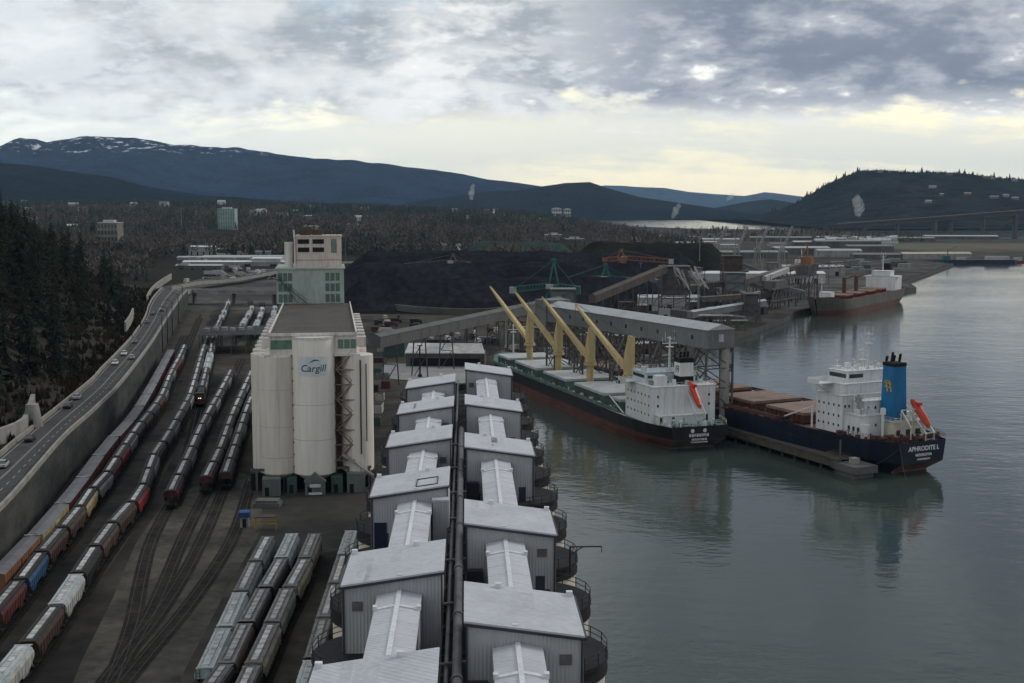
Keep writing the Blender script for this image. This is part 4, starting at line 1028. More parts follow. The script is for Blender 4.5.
M_slope = mat('leafy_slope_soil', (.026,.021,.014), .97, .3, .15, (.013,.014,.009), fine=.3, bump=.6, bscale=.8)
struct(b.build('hillside', M_slope))
def on_slope(s, d):
    s = max(0,min(.9999,s)); x = s*NU; i = int(x); p = LP[i][0].lerp(LP[min(i+1,NU)][0], x-i); r = LP[i][1]; w_ = p+r*d; return (w_.x, w_.y, slope_z(d, s)-.3)
# trees one can tell apart
M_bark = mat('dark_bark', (.045,.036,.030), .95, .3, 1)
M_needle = [mat('conifer_needles', (.016,.025,.016), .9, .3, .5, (.008,.013,.009), spec=.15, fine=.35, rand=.3), mat('conifer_needles_brown_green', (.022,.027,.014), .9, .3, .5, (.011,.014,.008), spec=.15, fine=.35, rand=.3)]
M_twigs = [mat('brown_twigs', (.062,.046,.032), .95, .3, .4, (.036,.028,.021), spec=.1, fine=.3, rand=.3), mat('grey_twigs', (.066,.060,.051), .95, .3, .4, (.040,.036,.032), spec=.1, fine=.3, rand=.3)]
def conifer(seed, m):
    q = random.Random(seed); t = thing('conifer_tree', 'conifer', 'tree'); H = 1.0
    b = MB(); b.tube((0,0,0),(0,0,.97),.020,.003,6); b.build('trunk', M_bark, t)
    b = MB(); n = 26
    for k in range(n):
        z = .10+.88*(k/n)**.95; rr = .205*(1-z)**.85*q.uniform(.75,1.15)+.012
        for j in range(q.randint(6,8)):
            a = q.uniform(0,6.283); L_ = rr*q.uniform(.55,1.2); dr = L_*q.uniform(.25,.55)
            dx, dy = math.cos(a), math.sin(a); px_, py_ = -dy, dx
            for e in range(3):
                f0 = e/3; f1 = (e+1.25)/3; w_ = L_*.30*(1.1-f0)*q.uniform(.7,1.3); z0 = z-dr*f0**1.4; z1 = z-dr*f1**1.4
                c0 = (dx*L_*f0, dy*L_*f0, z0+.006); c1 = (dx*L_*f1, dy*L_*f1, z1)
                b.add([c0, (c1[0]*.72+px_*w_, c1[1]*.72+py_*w_, z1-.012*q.random()), c1, (c1[0]*.72-px_*w_, c1[1]*.72-py_*w_, z1-.012*q.random())], [(0,1,2),(0,2,3)])
    b.build('crown', m, t); return Proto(t)
def bare_tree(seed, m):
    q = random.Random(seed); t = thing('bare_tree', 'leafless tree', 'tree'); b = MB(); tips = []
    def grow(p, d, L_, r, lev):
        e = p+d*L_; b.tube(p, e, r, r*.6, 5 if lev < 2 else 3, False)
        if lev >= 3: tips.append((e, d)); return
        for k in range(q.randint(3,4)):
            v = (d+Vector((q.uniform(-1,1),q.uniform(-1,1),q.uniform(-.25,.75)))*.72).normalized(); grow(p.lerp(e, q.uniform(.55,1)), v, L_*q.uniform(.55,.8), r*.55, lev+1)
    grow(Vector((0,0,0)), Vector((0,0,1)), .34, .017, 0); b.build('trunk', M_bark, t)
    b = MB()
    for e, d in tips:
        for k in range(6):
            v = (d*.6+Vector((q.uniform(-1,1),q.uniform(-1,1),q.uniform(-.5,1)))).normalized(); s_ = v.cross(Vector((q.uniform(-1,1),q.uniform(-1,1),.3))).normalized()*.006
            L_ = q.uniform(.05,.13); m_ = e+v*L_*.5; b.add([e-s_*.5, e+s_*.5, m_+s_, e+v*L_, m_-s_], [(0,1,2,3,4)])
    b.build('crown', m, t); return Proto(t)
CON = [conifer(k, M_needle[k % 2]) for k in range(5)]; BAR = [bare_tree(20+k, M_twigs[k % 2]) for k in range(5)]
q = random.Random(11); ncon = nbar = 0
top = [(40,208,34),(75,216,30),(10,222,32),(25,224,30),(92,224,28),(108,234,27),(122,244,24),(58,226,28),(4,236,28),(84,240,26),(101,252,24),(33,240,27),(66,246,26),(16,252,26),(48,232,26)]
slots = []
for k in range(900):
    s = q.uniform(.06,.78); d = 5+q.random()**.8*150
    x, y, z = on_slope(s, d)
    if any((x-a)**2+(y-c)**2 < (5.2 if d < 60 else 7.5)**2 for a, c, _ in slots): continue
    slots.append((x,y,z)); u = x/y
    con = q.random() < (.36+.5*min(1, d/60))
    pr = q.choice(CON if con else BAR); h = q.uniform(18,32) if con else q.uniform(9,17)
    if d < 14: h *= .55
    con_ = 'conifers on the wooded slope' if con else 'leafless trees on the wooded slope'
    pr.put((x,y,z), q.uniform(0,6.28), 'dark green conifer crowded among others on the slope beside the road' if con else 'leafless brown tree crowded among others on the slope beside the road', con_, scale=(h*q.uniform(.9,1.25),h*q.uniform(.9,1.25),h))
    if con: ncon += 1
    else: nbar += 1
    if ncon+nbar > 420 or ncon > 285: break
print('trees', ncon, nbar)
# underbrush on the slope
b = MB()
for k in range(5200):
    s = q.uniform(.0,.97); d = 1.5+q.random()**1.3*120; x, y, z = on_slope(s, d); h = q.uniform(.8,3.2)
    for e in range(4):
        a = q.uniform(0,6.28); r_ = h*.6; c = Vector((x+r_*q.uniform(-.6,.6), y+r_*q.uniform(-.6,.6), z+.3)); w_ = Vector((math.cos(a),math.sin(a),0))*h*.28
        b.add([c-w_, c+w_, c+Vector((q.uniform(-.5,.5),q.uniform(-.5,.5),h))], [(0,1,2)])
M_brush = mat('brown_underbrush', (.042,.030,.019), .97, .3, .06, (.018,.019,.011), (.42,.6), spec=.1, fine=.35)
o = b.build('underbrush', M_brush); o['kind'] = 'stuff'
# ---------------------------------------------------------------- ships
M_shipwhite = mat('ship_white_paint', (.66,.68,.69), .5, .12, .25, (.55,.555,.55), (.5,.72), streak=4, fine=.06, stain=.35, stc=(.30,.22,.16), sts=1.1)
M_bluewhite = mat('ship_bluish_white', (.52,.585,.61), .5, .12, .3, (.44,.50,.52), streak=3)
M_black_hull = mat('black_hull_paint', (.010,.010,.014), .5, .3, .1, (.018,.016,.018), streak=5, stain=.35, stc=(.055,.035,.025), sts=.5)
M_navy_hull = mat('navy_hull_paint', (.006,.012,.027), .5, .3, .08, (.009,.016,.030), streak=5, stain=.3, stc=(.05,.035,.03), sts=.4)
M_boot = mat('red_boot_topping', (.125,.050,.043), .75, .3, .12, (.075,.037,.033), streak=.6)
M_boot2 = mat('pinkish_antifouling', (.20,.12,.12), .7, .3, .2)
M_gdeck = mat('green_deck_paint', (.13,.20,.165), .75, .3, .25, (.085,.125,.105), (.4,.62))
M_bdeck = mat('red_brown_deck', (.115,.048,.036), .8, .3, .2, (.07,.035,.03), (.4,.62))
M_hatchl = mat('light_grey_hatch_cover', (.46,.475,.475), .65, .2, .2, (.36,.375,.37), (.45,.65))
M_hatchb = mat('beige_hatch_cover', (.235,.165,.125), .75, .2, .2, (.17,.11,.085), (.45,.65))
M_yellow = mat('buff_crane_paint', (.54,.42,.21), .6, .2, .2, (.46,.35,.17), (.45,.7), streak=3, stain=.3, stc=(.2,.12,.06))
M_orange = mat('lifeboat_orange', (.50,.055,.028), .4, .1)
M_funblue = mat('blue_funnel_paint', (.010,.15,.33), .5, .12, .2, (.010,.11,.25), streak=4)
M_gold = mat('gold_emblem_paint', (.50,.36,.05), .5, .1)
M_mastw = mat('white_mast_paint', (.62,.62,.60), .5, .1)
def hull(t, L, B, zd, zb, m_top, m_boot, m_deck, sw=.62, fc=2.4, m_counter=None):
    fx = [0,.012,.03,.06,.10,.16,.25,.5,.75,.82,.87,.91,.945,.97,.988,1.0]
    dk = [sw,sw+.05,sw+.14,.90,.975,1,1,1,1,.985,.93,.82,.64,.44,.24,.03]
    wl = [sw*.74,sw*.78,sw*.86,.70,.80,.91,.985,1,.985,.90,.77,.60,.40,.22,.09,.01]
    zl = [-1.5,.6,2.2,3.4,zb if zb > 3.5 else 4.2,(zb+zd)/2+.4,zd-.9,zd]; b = MB(); n = len(zl); V = []
    def rise(f): return fc*max(0,min(1,(f-.905)/.01))
    for f, d, w_ in zip(fx, dk, wl):
        for z in zl:
            q = max(0,min(1,z/zd)); k = q**.55; hb = (w_+(d-w_)*k)*B/2
            xs = .030*L*(1-min(1,max(0,z)/3.4))**1.0; xe = L*(.965+.035*q); zz = z+(rise(f)*q**3)
            V.append((xs+(xe-xs)*f, hb, zz))
    m = len(fx); V2 = [(x,-y,z) for x,y,z in V]; o2 = len(V); VV = V+V2
    b.use(m_top); FB = []; FT = []
    for i in range(m-1):
        for j in range(n-1):
            f1 = (i*n+j,i*n+j+1,(i+1)*n+j+1,(i+1)*n+j); f2 = tuple(o2+q for q in reversed(f1)); (FB if zl[j+1] <= zb+.01 else FT).extend([f1,f2])
    TR = []; TC = []
    for j in range(n-1):
        q = (j, o2+j, o2+j+1, j+1); (TC if zl[j+1] <= 3.5 else TR).append(q)
    b.add(VV, FT+TR); b.use(m_boot).add(VV, FB); b.use(m_counter or m_boot).add(VV, TC)
    h = b.build('hull', None, t)
    d = MB(); top = [(V[i*n+n-1][0], V[i*n+n-1][1]-.15, zd-.9+rise(fx[i])) for i in range(m)]
    d.add(top+[(x,-y,z) for x,y,z in top], [(i,i+1,m+i+1,m+i) for i in range(m-1)]); d.build('main_deck', m_deck, t)
    return h
def ring_rail(b, pts, h=1.1, t_=.07, every=1.6):
    for p0, p1 in zip(pts, pts[1:]):
        p0, p1 = Vector(p0), Vector(p1)
        for q in (.55,1.1): b.beam(p0+Vector((0,0,q*h/1.1)), p1+Vector((0,0,q*h/1.1)), t_)
        n = max(1,int((p1-p0).length/every))
        for k in range(n+1): p = p0.lerp(p1,k/n); b.beam(p, p+Vector((0,0,h)), t_)
def block(nm, x0,x1,y0,y1,z0,z1, m, t, rail=True):
    b = MB(); b.b2(x0,x1,y0,y1,z0,z1); o = b.build(nm, m, t)
    b = MB(); b.b2(x0-.25,x1+.25,y0-.25,y1+.25,z1,z1+.14); b.build('deck_edge', m, o)
    if rail: b = MB(); z = z1+.14; ring_rail(b, [(x0,y0,z),(x1,y0,z),(x1,y1,z),(x0,y1,z),(x0,y0,z)]); b.build('railing', M_mastw, o)
    return o
def ports(o, side, xs, z, y, t, w_=.55, h=.7):
    for x in xs:
        b = MB(); b.b2(x-w_/2,x+w_/2,*sorted((y,y+side*.05)),z,z+h); b.build('porthole', M_glass, t)
def aft_ports(ys, z, x, t, w_=.6, h=.8, nm='porthole'):
    for y in ys:
        b = MB(); b.b2(x-.05,x,y-w_/2,y+w_/2,z,z+h); b.build(nm, M_glass, t)
def lettering(par, txt, size, x, y, z, m, bold=.02, spacing=1.05):
    me = text_mesh(txt, size, bold, 0, spacing); me.transform(Matrix(((0,0,-1,x),(-1,0,0,y),(0,1,0,z),(0,0,0,1)))); me.materials.clear(); me.materials.append(m)
    o = bpy.data.objects.new('lettering', me); COL.objects.link(o); o.parent = par; return o
def strokes(par, n, w_, h, x, y, z, m, seed):
    q = random.Random(seed); b = MB(); y0 = y+w_/2; s_ = w_/n
    for k in range(n):
        c = y0-s_*(k+.5)
        for dy in (-.25,.25): b.b2(x-.03,x,c+dy*s_-s_*.12,c+dy*s_+s_*.12,z-h/2,z+h/2)
        b.b2(x-.03,x-.002,c-s_*.25,c+s_*.25,z+q.choice((-.4,0,.4))*h-h*.12,z+q.choice((-.4,0,.4))*h*0+h*.12)
    return b.build('lettering', m, par)
def lifeboat(t, x0, x1, y, z0, z1):
    b = MB(); d = Vector((x1-x0,0,z1-z0)); L_ = d.length; a = d.normalized(); u = Vector((-a.z,0,a.x)); st = []
    for f, r in ((0,.3),(.08,.75),(.3,1.02),(.7,1.06),(.93,.8),(1,.4)):
        c = Vector((x0,y,z0))+a*L_*f; st.append([c+Vector((0,math.cos(k*math.pi/4)*r,0))+u*math.sin(k*math.pi/4)*r*(1.15 if k in (1,2,3) else .85) for k in range(8)]+[c+Vector((0,r,0))])
    vs = [p for s in st for p in s[:8]]; fs = [(i*8+k,(i+1)*8+k,(i+1)*8+(k+1)%8,i*8+(k+1)%8) for i in range(5) for k in range(8)]+[tuple(range(8)),tuple(range(47,39,-1))]
    b.add(vs, fs); lb = b.build('lifeboat', M_orange, t)
    b = MB(); c = Vector((x0,y,z0))+a*L_*.72+u*1.2; b.box(c.x,c.y,c.z-.2,1.4,1.2,.8); b.build('wheelhouse', M_orange, lb)
    b = MB()
    for s in (-1.5,1.5): b.beam((x0-.5,y+s,z0-1.6),(x1+.6,y+s,z1-1.3),.28); b.beam((x1+.4,y+s,z1-1.4),(x1+.4,y+s,z0-3.2),.25); b.beam((x0-.3,y+s,z0-1.4),(x0-.3,y+s,z0-4.6),.25); b.beam((x0,y+s,z0-1.4),(x1-1,y+s,z0-4),.18)
    b.beam((x0-.3,y-1.5,z0-3.2),(x0-.3,y+1.5,z0-3.2),.2); b.beam((x0-.3,y-1.5,z0-1.5),(x0-.3,y+1.5,z0-1.5),.2); b.build('launch_ramp', M_mastw, t)
def winches(t, pts, m, seed):
    q = random.Random(seed)
    for x, y, z in pts:
        b = MB(); b.tube((x,y-.8,z+.7),(x,y+.8,z+.7),.55,n=10); b.box(x,y-1.1,z,.9,.5,1.2); b.box(x,y+1.1,z,.9,.4,1.2); b.build('winch', m, t)
def mast(t, x, y, z0, z1, m=M_mastw):
    b = MB(); b.tube((x,y,z0),(x,y,z1),.42,.22,10); b.beam((x,y-2.4,z1-2.2),(x,y+2.4,z1-2.2),.25); b.b2(x-.9,x+.9,y-1.1,y+1.1,z1-3.4,z1-3.2); b.beam((x-1.6,y,z1-.6),(x+1.6,y,z1-.6),.3,.2); b.beam((x,y-1.5,z1-1.2),(x,y-1.5,z1+1.6),.1); b.beam((x,y+1.5,z1-1.2),(x,y+1.5,z1+1.2),.1); b.beam((x+.4,y+2.2,z1-2),(x+.4,y+2.2,z1-.4),.1)
    b.build('mast', m, t)
def hatch(t, x0, x1, hw, z0, zc, m_c, m_cov, folds=2):
    b = MB(); b.b2(x0+.5,x1-.5,-hw+.5,hw-.5,z0,zc); k = int((x1-x0)/2.2)
    for i in range(k+1):
        for s in (-1,1): b.b2(x0+.6+(x1-x0-1.4)*i/k, x0+.8+(x1-x0-1.4)*i/k, *sorted((s*(hw-.5),s*(hw+.05))), z0, zc-.1)
    b.build('hatch_coaming', m_c, t)
    for i in range(folds):
        a0 = x0+(x1-x0)*i/folds+.06; a1 = x0+(x1-x0)*(i+1)/folds-.06; b = MB(); b.b2(a0,a1,-hw,hw,zc,zc+.85)
        for j in range(3): b.beam((a0+(a1-a0)*(j+.5)/3,-hw+.3,zc+.86),(a0+(a1-a0)*(j+.5)/3,hw-.3,zc+.86),.12,.06)
        b.build('hatch_cover', m_cov, t)
# --- the ship with four buff cranes
H1 = math.atan2(.950,-.312)
s1 = thing('bulk_carrier', 'black hulled cargo ship with four buff cranes and white aft superstructure', 'cargo ship', (55.5,364,0), H1)
hull(s1, 186, 28, 7.4, 3.6, M_black_hull, M_boot, M_gdeck, .66, m_counter=mat('grey_counter_paint', (.16,.14,.13), .7, .3, .2))
b = MB(); 
for s in (-1,1): b.b2(30,164,*sorted((s*13.5,s*13.7)),10.6,11.7)
b.build('bulwark', M_gdeck, s1)
for i,(a,c) in enumerate(((36,43.5),(49.5,77),(85,109.5),(117,143),(150.5,166))): hatch(s1, a, c, 10.2, 9.7, 12.9, M_gdeck, M_hatchl, 2 if i else 1)
def deck_crane(t, x, z0):
    b = MB(); b.cyl(x,0,z0,z0+10.4,1.3,16); b.tube((x,0,z0+9.4),(x,0,z0+10.2),2.3,n=16); b.tube((x,0,z0+10.4),(x,0,z0+10.9),1.9,n=16); cr = b.build('crane', M_yellow, t)
    b = MB(); z = z0+10.9; w_ = 1.25
    P = [(-1.6,z),(1.8,z),(1.8,z+5.0),(-1.1,z+11.9),(-1.6,z+12.2)]
    b.add([(x+a,-w_,c) for a,c in P]+[(x+a,w_,c) for a,c in P], [(4,3,2,1,0),(5,6,7,8,9)]+[(i,(i+1)%5,5+(i+1)%5,5+i) for i in range(5)]); b.build('crane_house', M_yellow, cr)
    b = MB(); a = R(14); ru, up = 29.5, 19.5; dx, dy = math.cos(a), math.sin(a); p0 = Vector((x+1.6*dx,1.2*dy,z+1.2)); tip = p0+Vector((dx*ru,dy*ru,up))
    side = Vector((-dy,dx,0)); n0 = Vector((-dx*.55,-dy*.55,.83)); st = []
    for f, wd, th in ((0,1.0,.5),(.12,.95,.8),(.75,.52,.55),(1,.22,.28)):
        c = p0.lerp(tip,f); st.append([c+side*wd-n0*th, c+side*wd+n0*th, c-side*wd+n0*th, c-side*wd-n0*th])
    b.add([p for s in st for p in s], [(i*4+k,i*4+(k+1)%4,(i+1)*4+(k+1)%4,(i+1)*4+k) for i in range(3) for k in range(4)]+[(3,2,1,0),(12,13,14,15)]); b.build('jib', M_yellow, cr)
    b = MB()
    for s in (-.6,.6): b.beam((x-1,s,z+11.7), tip+Vector((0,s*.3,.2)), .07)
    b.tube(tip, tip+Vector((0,0,-2.5)), .06, n=5); b.build('hoist_cable', M_rail, cr)
for x in (46.5,81,113.5,147): deck_crane(s1, x, 9.7)
for c_ in kids(s1):
    if c_.name.startswith('crane'): c_.location.y += 2.6
a1 = block('superstructure', 11,31,-10.5,10.5,9.7,21.0, M_shipwhite, s1)
a3 = block('wheelhouse', 20,30,-8.6,8.6,21.15,24.2, M_bluewhite, s1)
block('aft_house', 8.2,10.9,-6,9.5,9.7,12.6, M_shipwhite, s1, False)
b = MB(); b.b2(23.5,29,8.7,14.0,21.2,21.42); b.b2(23.5,29,-14.0,-8.7,21.2,21.42); b.b2(23.5,29,13.8,14.0,21.42,22.5); b.b2(23.5,29,-14.0,-13.8,21.42,22.5); b.build('bridge_wing', M_bluewhite, s1)
b = MB(); b.b2(21.2,29.6,8.6,8.66,22.5,23.5); b.b2(30,30.06,-8,8,22.5,23.5); b.b2(19.94,20.0,1.5,8,22.5,23.4); b.build('wheelhouse_windows', M_glass, a3)
for z in (12.0,14.9,17.7): ports(a1, 1, [13.5+2.6*k for k in range(7)], z, 10.5, a1)
for z in (14.9,17.7): aft_ports([-8.4,8.6], z, 11, a1)
aft_ports([-7.6], 10.2, 11, a1, 1.0, 2.0, 'door'); aft_ports([8.8,4.8], 10.2, 8.2, s1, .9, 2.0, 'door')
b = MB(); b.b2(13.6,17.8,-4.4,.2,21.1,23.6); b.build('funnel_base', M_black, s1)
b = MB().use(M_shipwhite); b.b2(13.6,17.8,-4.3,.1,23.6,27.8); fn = b.build('funnel', M_shipwhite, s1)
b = MB(); b.b2(13.5,17.9,-4.4,.2,27.8,29.2)
for y in (-3.5,-2.2,-1): b.tube((16,y,29.2),(15.6,y,31.0),.36,n=8)
b.build('funnel_top', M_black, fn)
b = MB()
for (x0,x1,z0,z1) in ((14.5,14.8,24.8,26.8),(14.8,16.0,26.5,26.8),(14.8,16.0,25.6,25.9),(15.7,16.0,24.8,26.5),(16.4,16.7,24.8,26.8)): b.b2(x0,x1,.1,.15,z0,z1)
b.build('emblem', M_black, fn)
b = MB(); b.b2(12.4,15.8,5.0,8.2,21.14,24.2); b.build('engine_casing', M_shipwhite, s1)
mast(s1, 21.5, 0, 24.2, 35.2); mast(s1, 176, 0, 12, 25)
lifeboat(s1, 5.2, 12.4, -2.6, 15.0, 22.2)
winches(s1, [(5,7,9.7),(5,3,9.7),(4,-6,9.7),(7,-9,9.7),(170,4,12.1),(170,-4,12.1)], M_gdeck, 1)
b = MB(); ring_rail(b, [(11,10.9,10.5),(4,10.6,10.5),(.4,8.9,10.5),(.4,-8.9,10.5),(4,-10.6,10.5),(11,-12,10.5)]); b.build('railing', M_mastw, s1)
b = MB(); b.beam((26,12.6,10),(38,13.6,10.2),.5); b.path([(31,11.2,10.2),(40,12.2,14.5)],.2); b.build('gangway', M_mastw, s1)
M_let = mat('white_lettering', (.70,.70,.70), .6, .05)
for y in (2.4,-1.6): b = MB(); b.tube((-.06,y,9.3),(-.02,y,9.3),.6,n=10); b.build('emblem', M_let, s1)
strokes(s1, 8, 6.6, .9, -.03, .3, 8.0, M_let, 4); strokes(s1, 6, 5.0, .65, -.03, .2, 6.7, M_let, 5); strokes(s1, 9, 5.6, .4, -.03, .2, 5.9, M_let, 6)
for i, y in enumerate((6.5,-6.5)):
    b = MB(); b.path([Vector((.3,y,10.2)).lerp(Vector((-6-30*i*0, y*2.2-14, 3.2)),k/8)-Vector((0,0,1.6*math.sin(math.pi*k/8))) for k in range(9)],.05,5); b.build('mooring_line', M_rail, s1)
for c_ in kids(s1):
    if not c_.name.startswith(('hull','main_deck')): c_.location.z -= 3.2
def clutter(t, spots, seed, mats_):
    q = random.Random(seed)
    for (x,y,z) in spots:
        b = MB(); k = q.random(); m = q.choice(mats_); h = q.uniform(.6,1.8)
        if k < .4: b.box(x,y,z,q.uniform(.6,1.8),q.uniform(.6,1.6),h); b.build('deck_locker', m, t)
        elif k < .7: b.tube((x,y,z),(x,y,z+h),.22,n=8); b.tube((x,y,z+h),(x,y,z+h+.5),.45,n=10); b.build('vent_cowl', m, t)
        else: b.beam((x,y,z),(x,y,z+h*1.6),.16); b.beam((x-.6,y,z+h*1.5),(x+.6,y,z+h*1.5),.14); b.build('deck_post', m, t)
q_ = random.Random(4)
clutter(s1, [(q_.uniform(12,30),q_.uniform(-10,10),17.95) for k in range(26)]+[(q_.uniform(1.5,8),q_.uniform(-9,9),6.6) for k in range(22)]+[(q_.uniform(21,29),q_.uniform(-8,8),21.1) for k in range(10)]+[(q_.uniform(34,160),q_.choice((11.6,12.4)),6.6) for k in range(60)], 3, [M_shipwhite,M_bluewhite,M_gdeck,M_hatchl])
# --- the navy ship with the blue funnel
H2 = math.atan2(.90,-.44)
s2 = thing('bulk_carrier', 'navy hulled cargo ship with blue funnel and red brown deck', 'cargo ship', (110.5,331,0), H2)
hull(s2, 190, 29, 9.2, .4, M_navy_hull, M_boot2, M_bdeck, .56, m_counter=M_boot2)
for i,(a,c) in enumerate(((38,56),(62,80),(88,108),(116,136),(144,164))): hatch(s2, a, c, 9.5, 8.7, 11.0, M_bdeck, M_hatchb, 2)
b = MB()
for s in (-1,1):
    b.b2(44,168,*sorted((s*14.6,s*14.8)),9.6,10.6)
    for k in range(24): b.b2(45+5*k,45.4+5*k,*sorted((s*12.4,s*14.6)),8.8,10.4)
    b.beam((44,s*11.2,9.6),(168,s*11.2,9.6),.4)
b.build('bulwark', M_bdeck, s2)
c1 = block('superstructure', 20,31,-10.8,10.8,8.7,19.4, M_shipwhite, s2); c2 = block('bridge_deck', 21,31,-9.6,9.6,19.55,22.4, M_shipwhite, s2); c3 = block('wheelhouse', 23,31,-8,6.6,22.55,25.6, M_shipwhite, s2)
c4 = block('aft_house', 13,20,-9,10,8.7,14.6, M_shipwhite, s2); c5 = block('engine_casing', 7.5,16,-8,3.2,8.7,13.2, mat('cream_ship_paint', (.58,.55,.46), .6, .15, .3), s2)
block('upper_aft_house', 15.4,19.8,-4,7.2,14.75,18.2, M_shipwhite, s2)
for s in (-1,1): b = MB(); b.b2(25,30,*sorted((s*8,s*15.2)),22.3,22.55); b.b2(25,30,*sorted((s*15.0,s*15.2)),22.55,23.7); b.b2(29.8,30,*sorted((s*8,s*15.2)),22.55,23.7); b.beam((27.5,s*9.6,19.7),(27.5,s*14.6,22.3),.3); b.build('bridge_wing', M_shipwhite, s2)
b = MB(); b.b2(23.6,30.6,6.6,6.66,23.7,24.9); b.b2(31,31.06,-7.6,6.2,23.7,24.9); b.b2(22.94,23,1,6,23.7,24.8); b.build('wheelhouse_windows', M_glass, c3)
for z in (10.6,13.3,16.2): ports(c1, 1, [21.4+2.1*k for k in range(5)], z, 10.8, c1)
for z in (10.2,): ports(c4, 1, [14.2+1.9*k for k in range(3)], z, 10, c4, .9, 1.2)
aft_ports([7.5,8.9,4.9], 11.5, 13, c4); aft_ports([8.4,9.8], 16.0, 20, c1); aft_ports([5.6,3.0,.5], 15.9, 15.4, s2); aft_ports([1.6,-1.8,-5.2], 9.6, 7.5, c5, 1.8, 1.5, 'opening')
# funnel
b = MB(); P0 = [(9.4,-2.8),(14.6,-2.8),(14.6,2.0),(9.4,2.0)]; P1_ = [(9.9,-2.5),(14.4,-2.5),(14.4,1.6),(9.9,1.6)]
b.add([(x,y,13.3) for x,y in P0]+[(x,y,28.2) for x,y in P1_], [(3,2,1,0),(4,5,6,7)]+[(i,(i+1)%4,4+(i+1)%4,4+i) for i in range(4)]); f2 = b.build('funnel', M_funblue, s2)
b = MB(); b.b2(9.8,14.5,-2.6,1.7,28.2,29.2)
for x,y,h in ((11,-1,31.6),(12.2,.6,32),(13,-.8,31),(13.9,1,30.8)): b.tube((x,y,29.4),(x-.4,y,h),.38,n=8)
b.build('funnel_top', M_black, f2)
def fside(x, z): q = (z-13.3)/14.9; return ((x-15.7)*.72+12.0, (2.0-.4*q+.05), z)
b = MB(); 
for (x0,z0,x1,z1) in ((14.0,21.2,15.2,24.2),(15.9,21.2,17.1,24.2),(13.6,22.2,17.6,22.6),(13.9,23.3,17.9,23.7),(15.2,24.2,16.4,24.2),(17.1,24.2,17.9,23.4)):
    b.beam(fside(x0,z0), fside(x1,z1), .5, .12)
b.build('emblem', M_gold, f2)
mast(s2, 24.5, -2, 25.6, 36.4); mast(s2, 30, -5, 25.6, 31); 
b = MB(); b.tube((32.5,11,8.7),(32.5,11,15),.3,n=8); b.beam((32.5,11,14.8),(43,12.4,10.5),.35); b.build('provision_crane', M_shipwhite, s2)
b = MB(); b.tube((16,8.6,14.7),(16,8.6,20.3),.5,n=10); b.tube((16,8.6,18.2),(16,8.6,19.6),.95,n=10); b.beam((16,8.6,19.8),(19,5,22),.35); b.build('provision_crane', mat('grey_deck_machinery', (.30,.32,.32), .6, .2, .5), s2)
b = MB(); b.tube((12,9.6,8.7),(12,9.6,12.6),1.35,n=16); b.build('tank', M_shipwhite, s2)
b = MB(); b.tube((10.6,4.6,8.7),(10.6,4.6,17.0),.45,n=10); b.tube((10.6,4.6,15.2),(10.6,4.6,16.8),.75,n=10); b.build('ventilator', M_shipwhite, s2)
lifeboat(s2, 2.6, 9.6, -4.6, 12.2, 18.8)
b = MB()
for x in (7.0,3.2):
    for y in (1.4,-2.6): b.beam((x,y,8.7),(x,y,16.6 if x > 5 else 12.4),.26)
b.beam((7,1.4,16.6),(7,-6.6,16.6),.26); b.beam((7,1.4,16.6),(3.2,1.4,12.4),.22); b.build('boat_frame', mat('cream_ship_paint', (.58,.55,.46)), s2)
M_brownm = mat('brown_deck_machinery', (.10,.045,.035), .7, .3, .6)
winches(s2, [(5,5,8.7),(5,1.5,8.7),(7,8,8.7),(3,-1.5,8.7),(8,4.5,8.7),(6,-10,8.7),(12,9,8.7),(172,5,11),(172,-5,11)], M_brownm, 2)
b = MB(); ring_rail(b, [(17,13.6,9.5),(8,11.9,9.5),(.4,8.2,9.5),(.4,-8.2,9.5),(8,-12,9.5),(20,-13.8,9.5)]); b.build('railing', M_brownm, s2)
lettering(s2, 'APHRODITE L', 1.75, -.03, -.3, 7.2, M_let, .05, 1.0); lettering(s2, 'MONROVIA', 1.05, -.03, -.3, 5.5, M_let, .04); strokes(s2, 10, 4.6, .5, -.03, -.3, 4.35, M_let, 9)
for (y, e) in ((8,(-14,19,3.3)),(5,(-2,26,3.3))):
    p0 = Vector((.4,y,9.2)); p1 = Vector(e); b = MB(); b.path([p0.lerp(p1,k/8)-Vector((0,0,1.2*math.sin(math.pi*k/8))) for k in range(9)],.05,5); b.build('mooring_line', M_rail, s2)
clutter(s2, [(q_.uniform(1.5,7),q_.uniform(-7,8),8.4) for k in range(26)]+[(q_.uniform(8,20),q_.uniform(9.6,12.6),8.4) for k in range(12)]+[(q_.uniform(34,160),q_.choice((10.8,11.8,12.6)),8.4) for k in range(50)]+[(q_.uniform(57,61),q_.uniform(-9,9),8.4) for k in range(8)], 5, [M_brownm,M_brownm,M_rail])
clutter(s2, [(q_.uniform(21,31),q_.uniform(-10,10),19.55) for k in range(10)]+[(q_.uniform(23,31),q_.uniform(-7,6),25.75) for k in range(12)]+[(q_.uniform(13.5,19),q_.uniform(-8,9.6),14.75) for k in range(16)]+[(q_.uniform(7.8,9.2),q_.uniform(-7,3),13.35) for k in range(5)], 6, [M_shipwhite,M_shipwhite,M_hatchl])
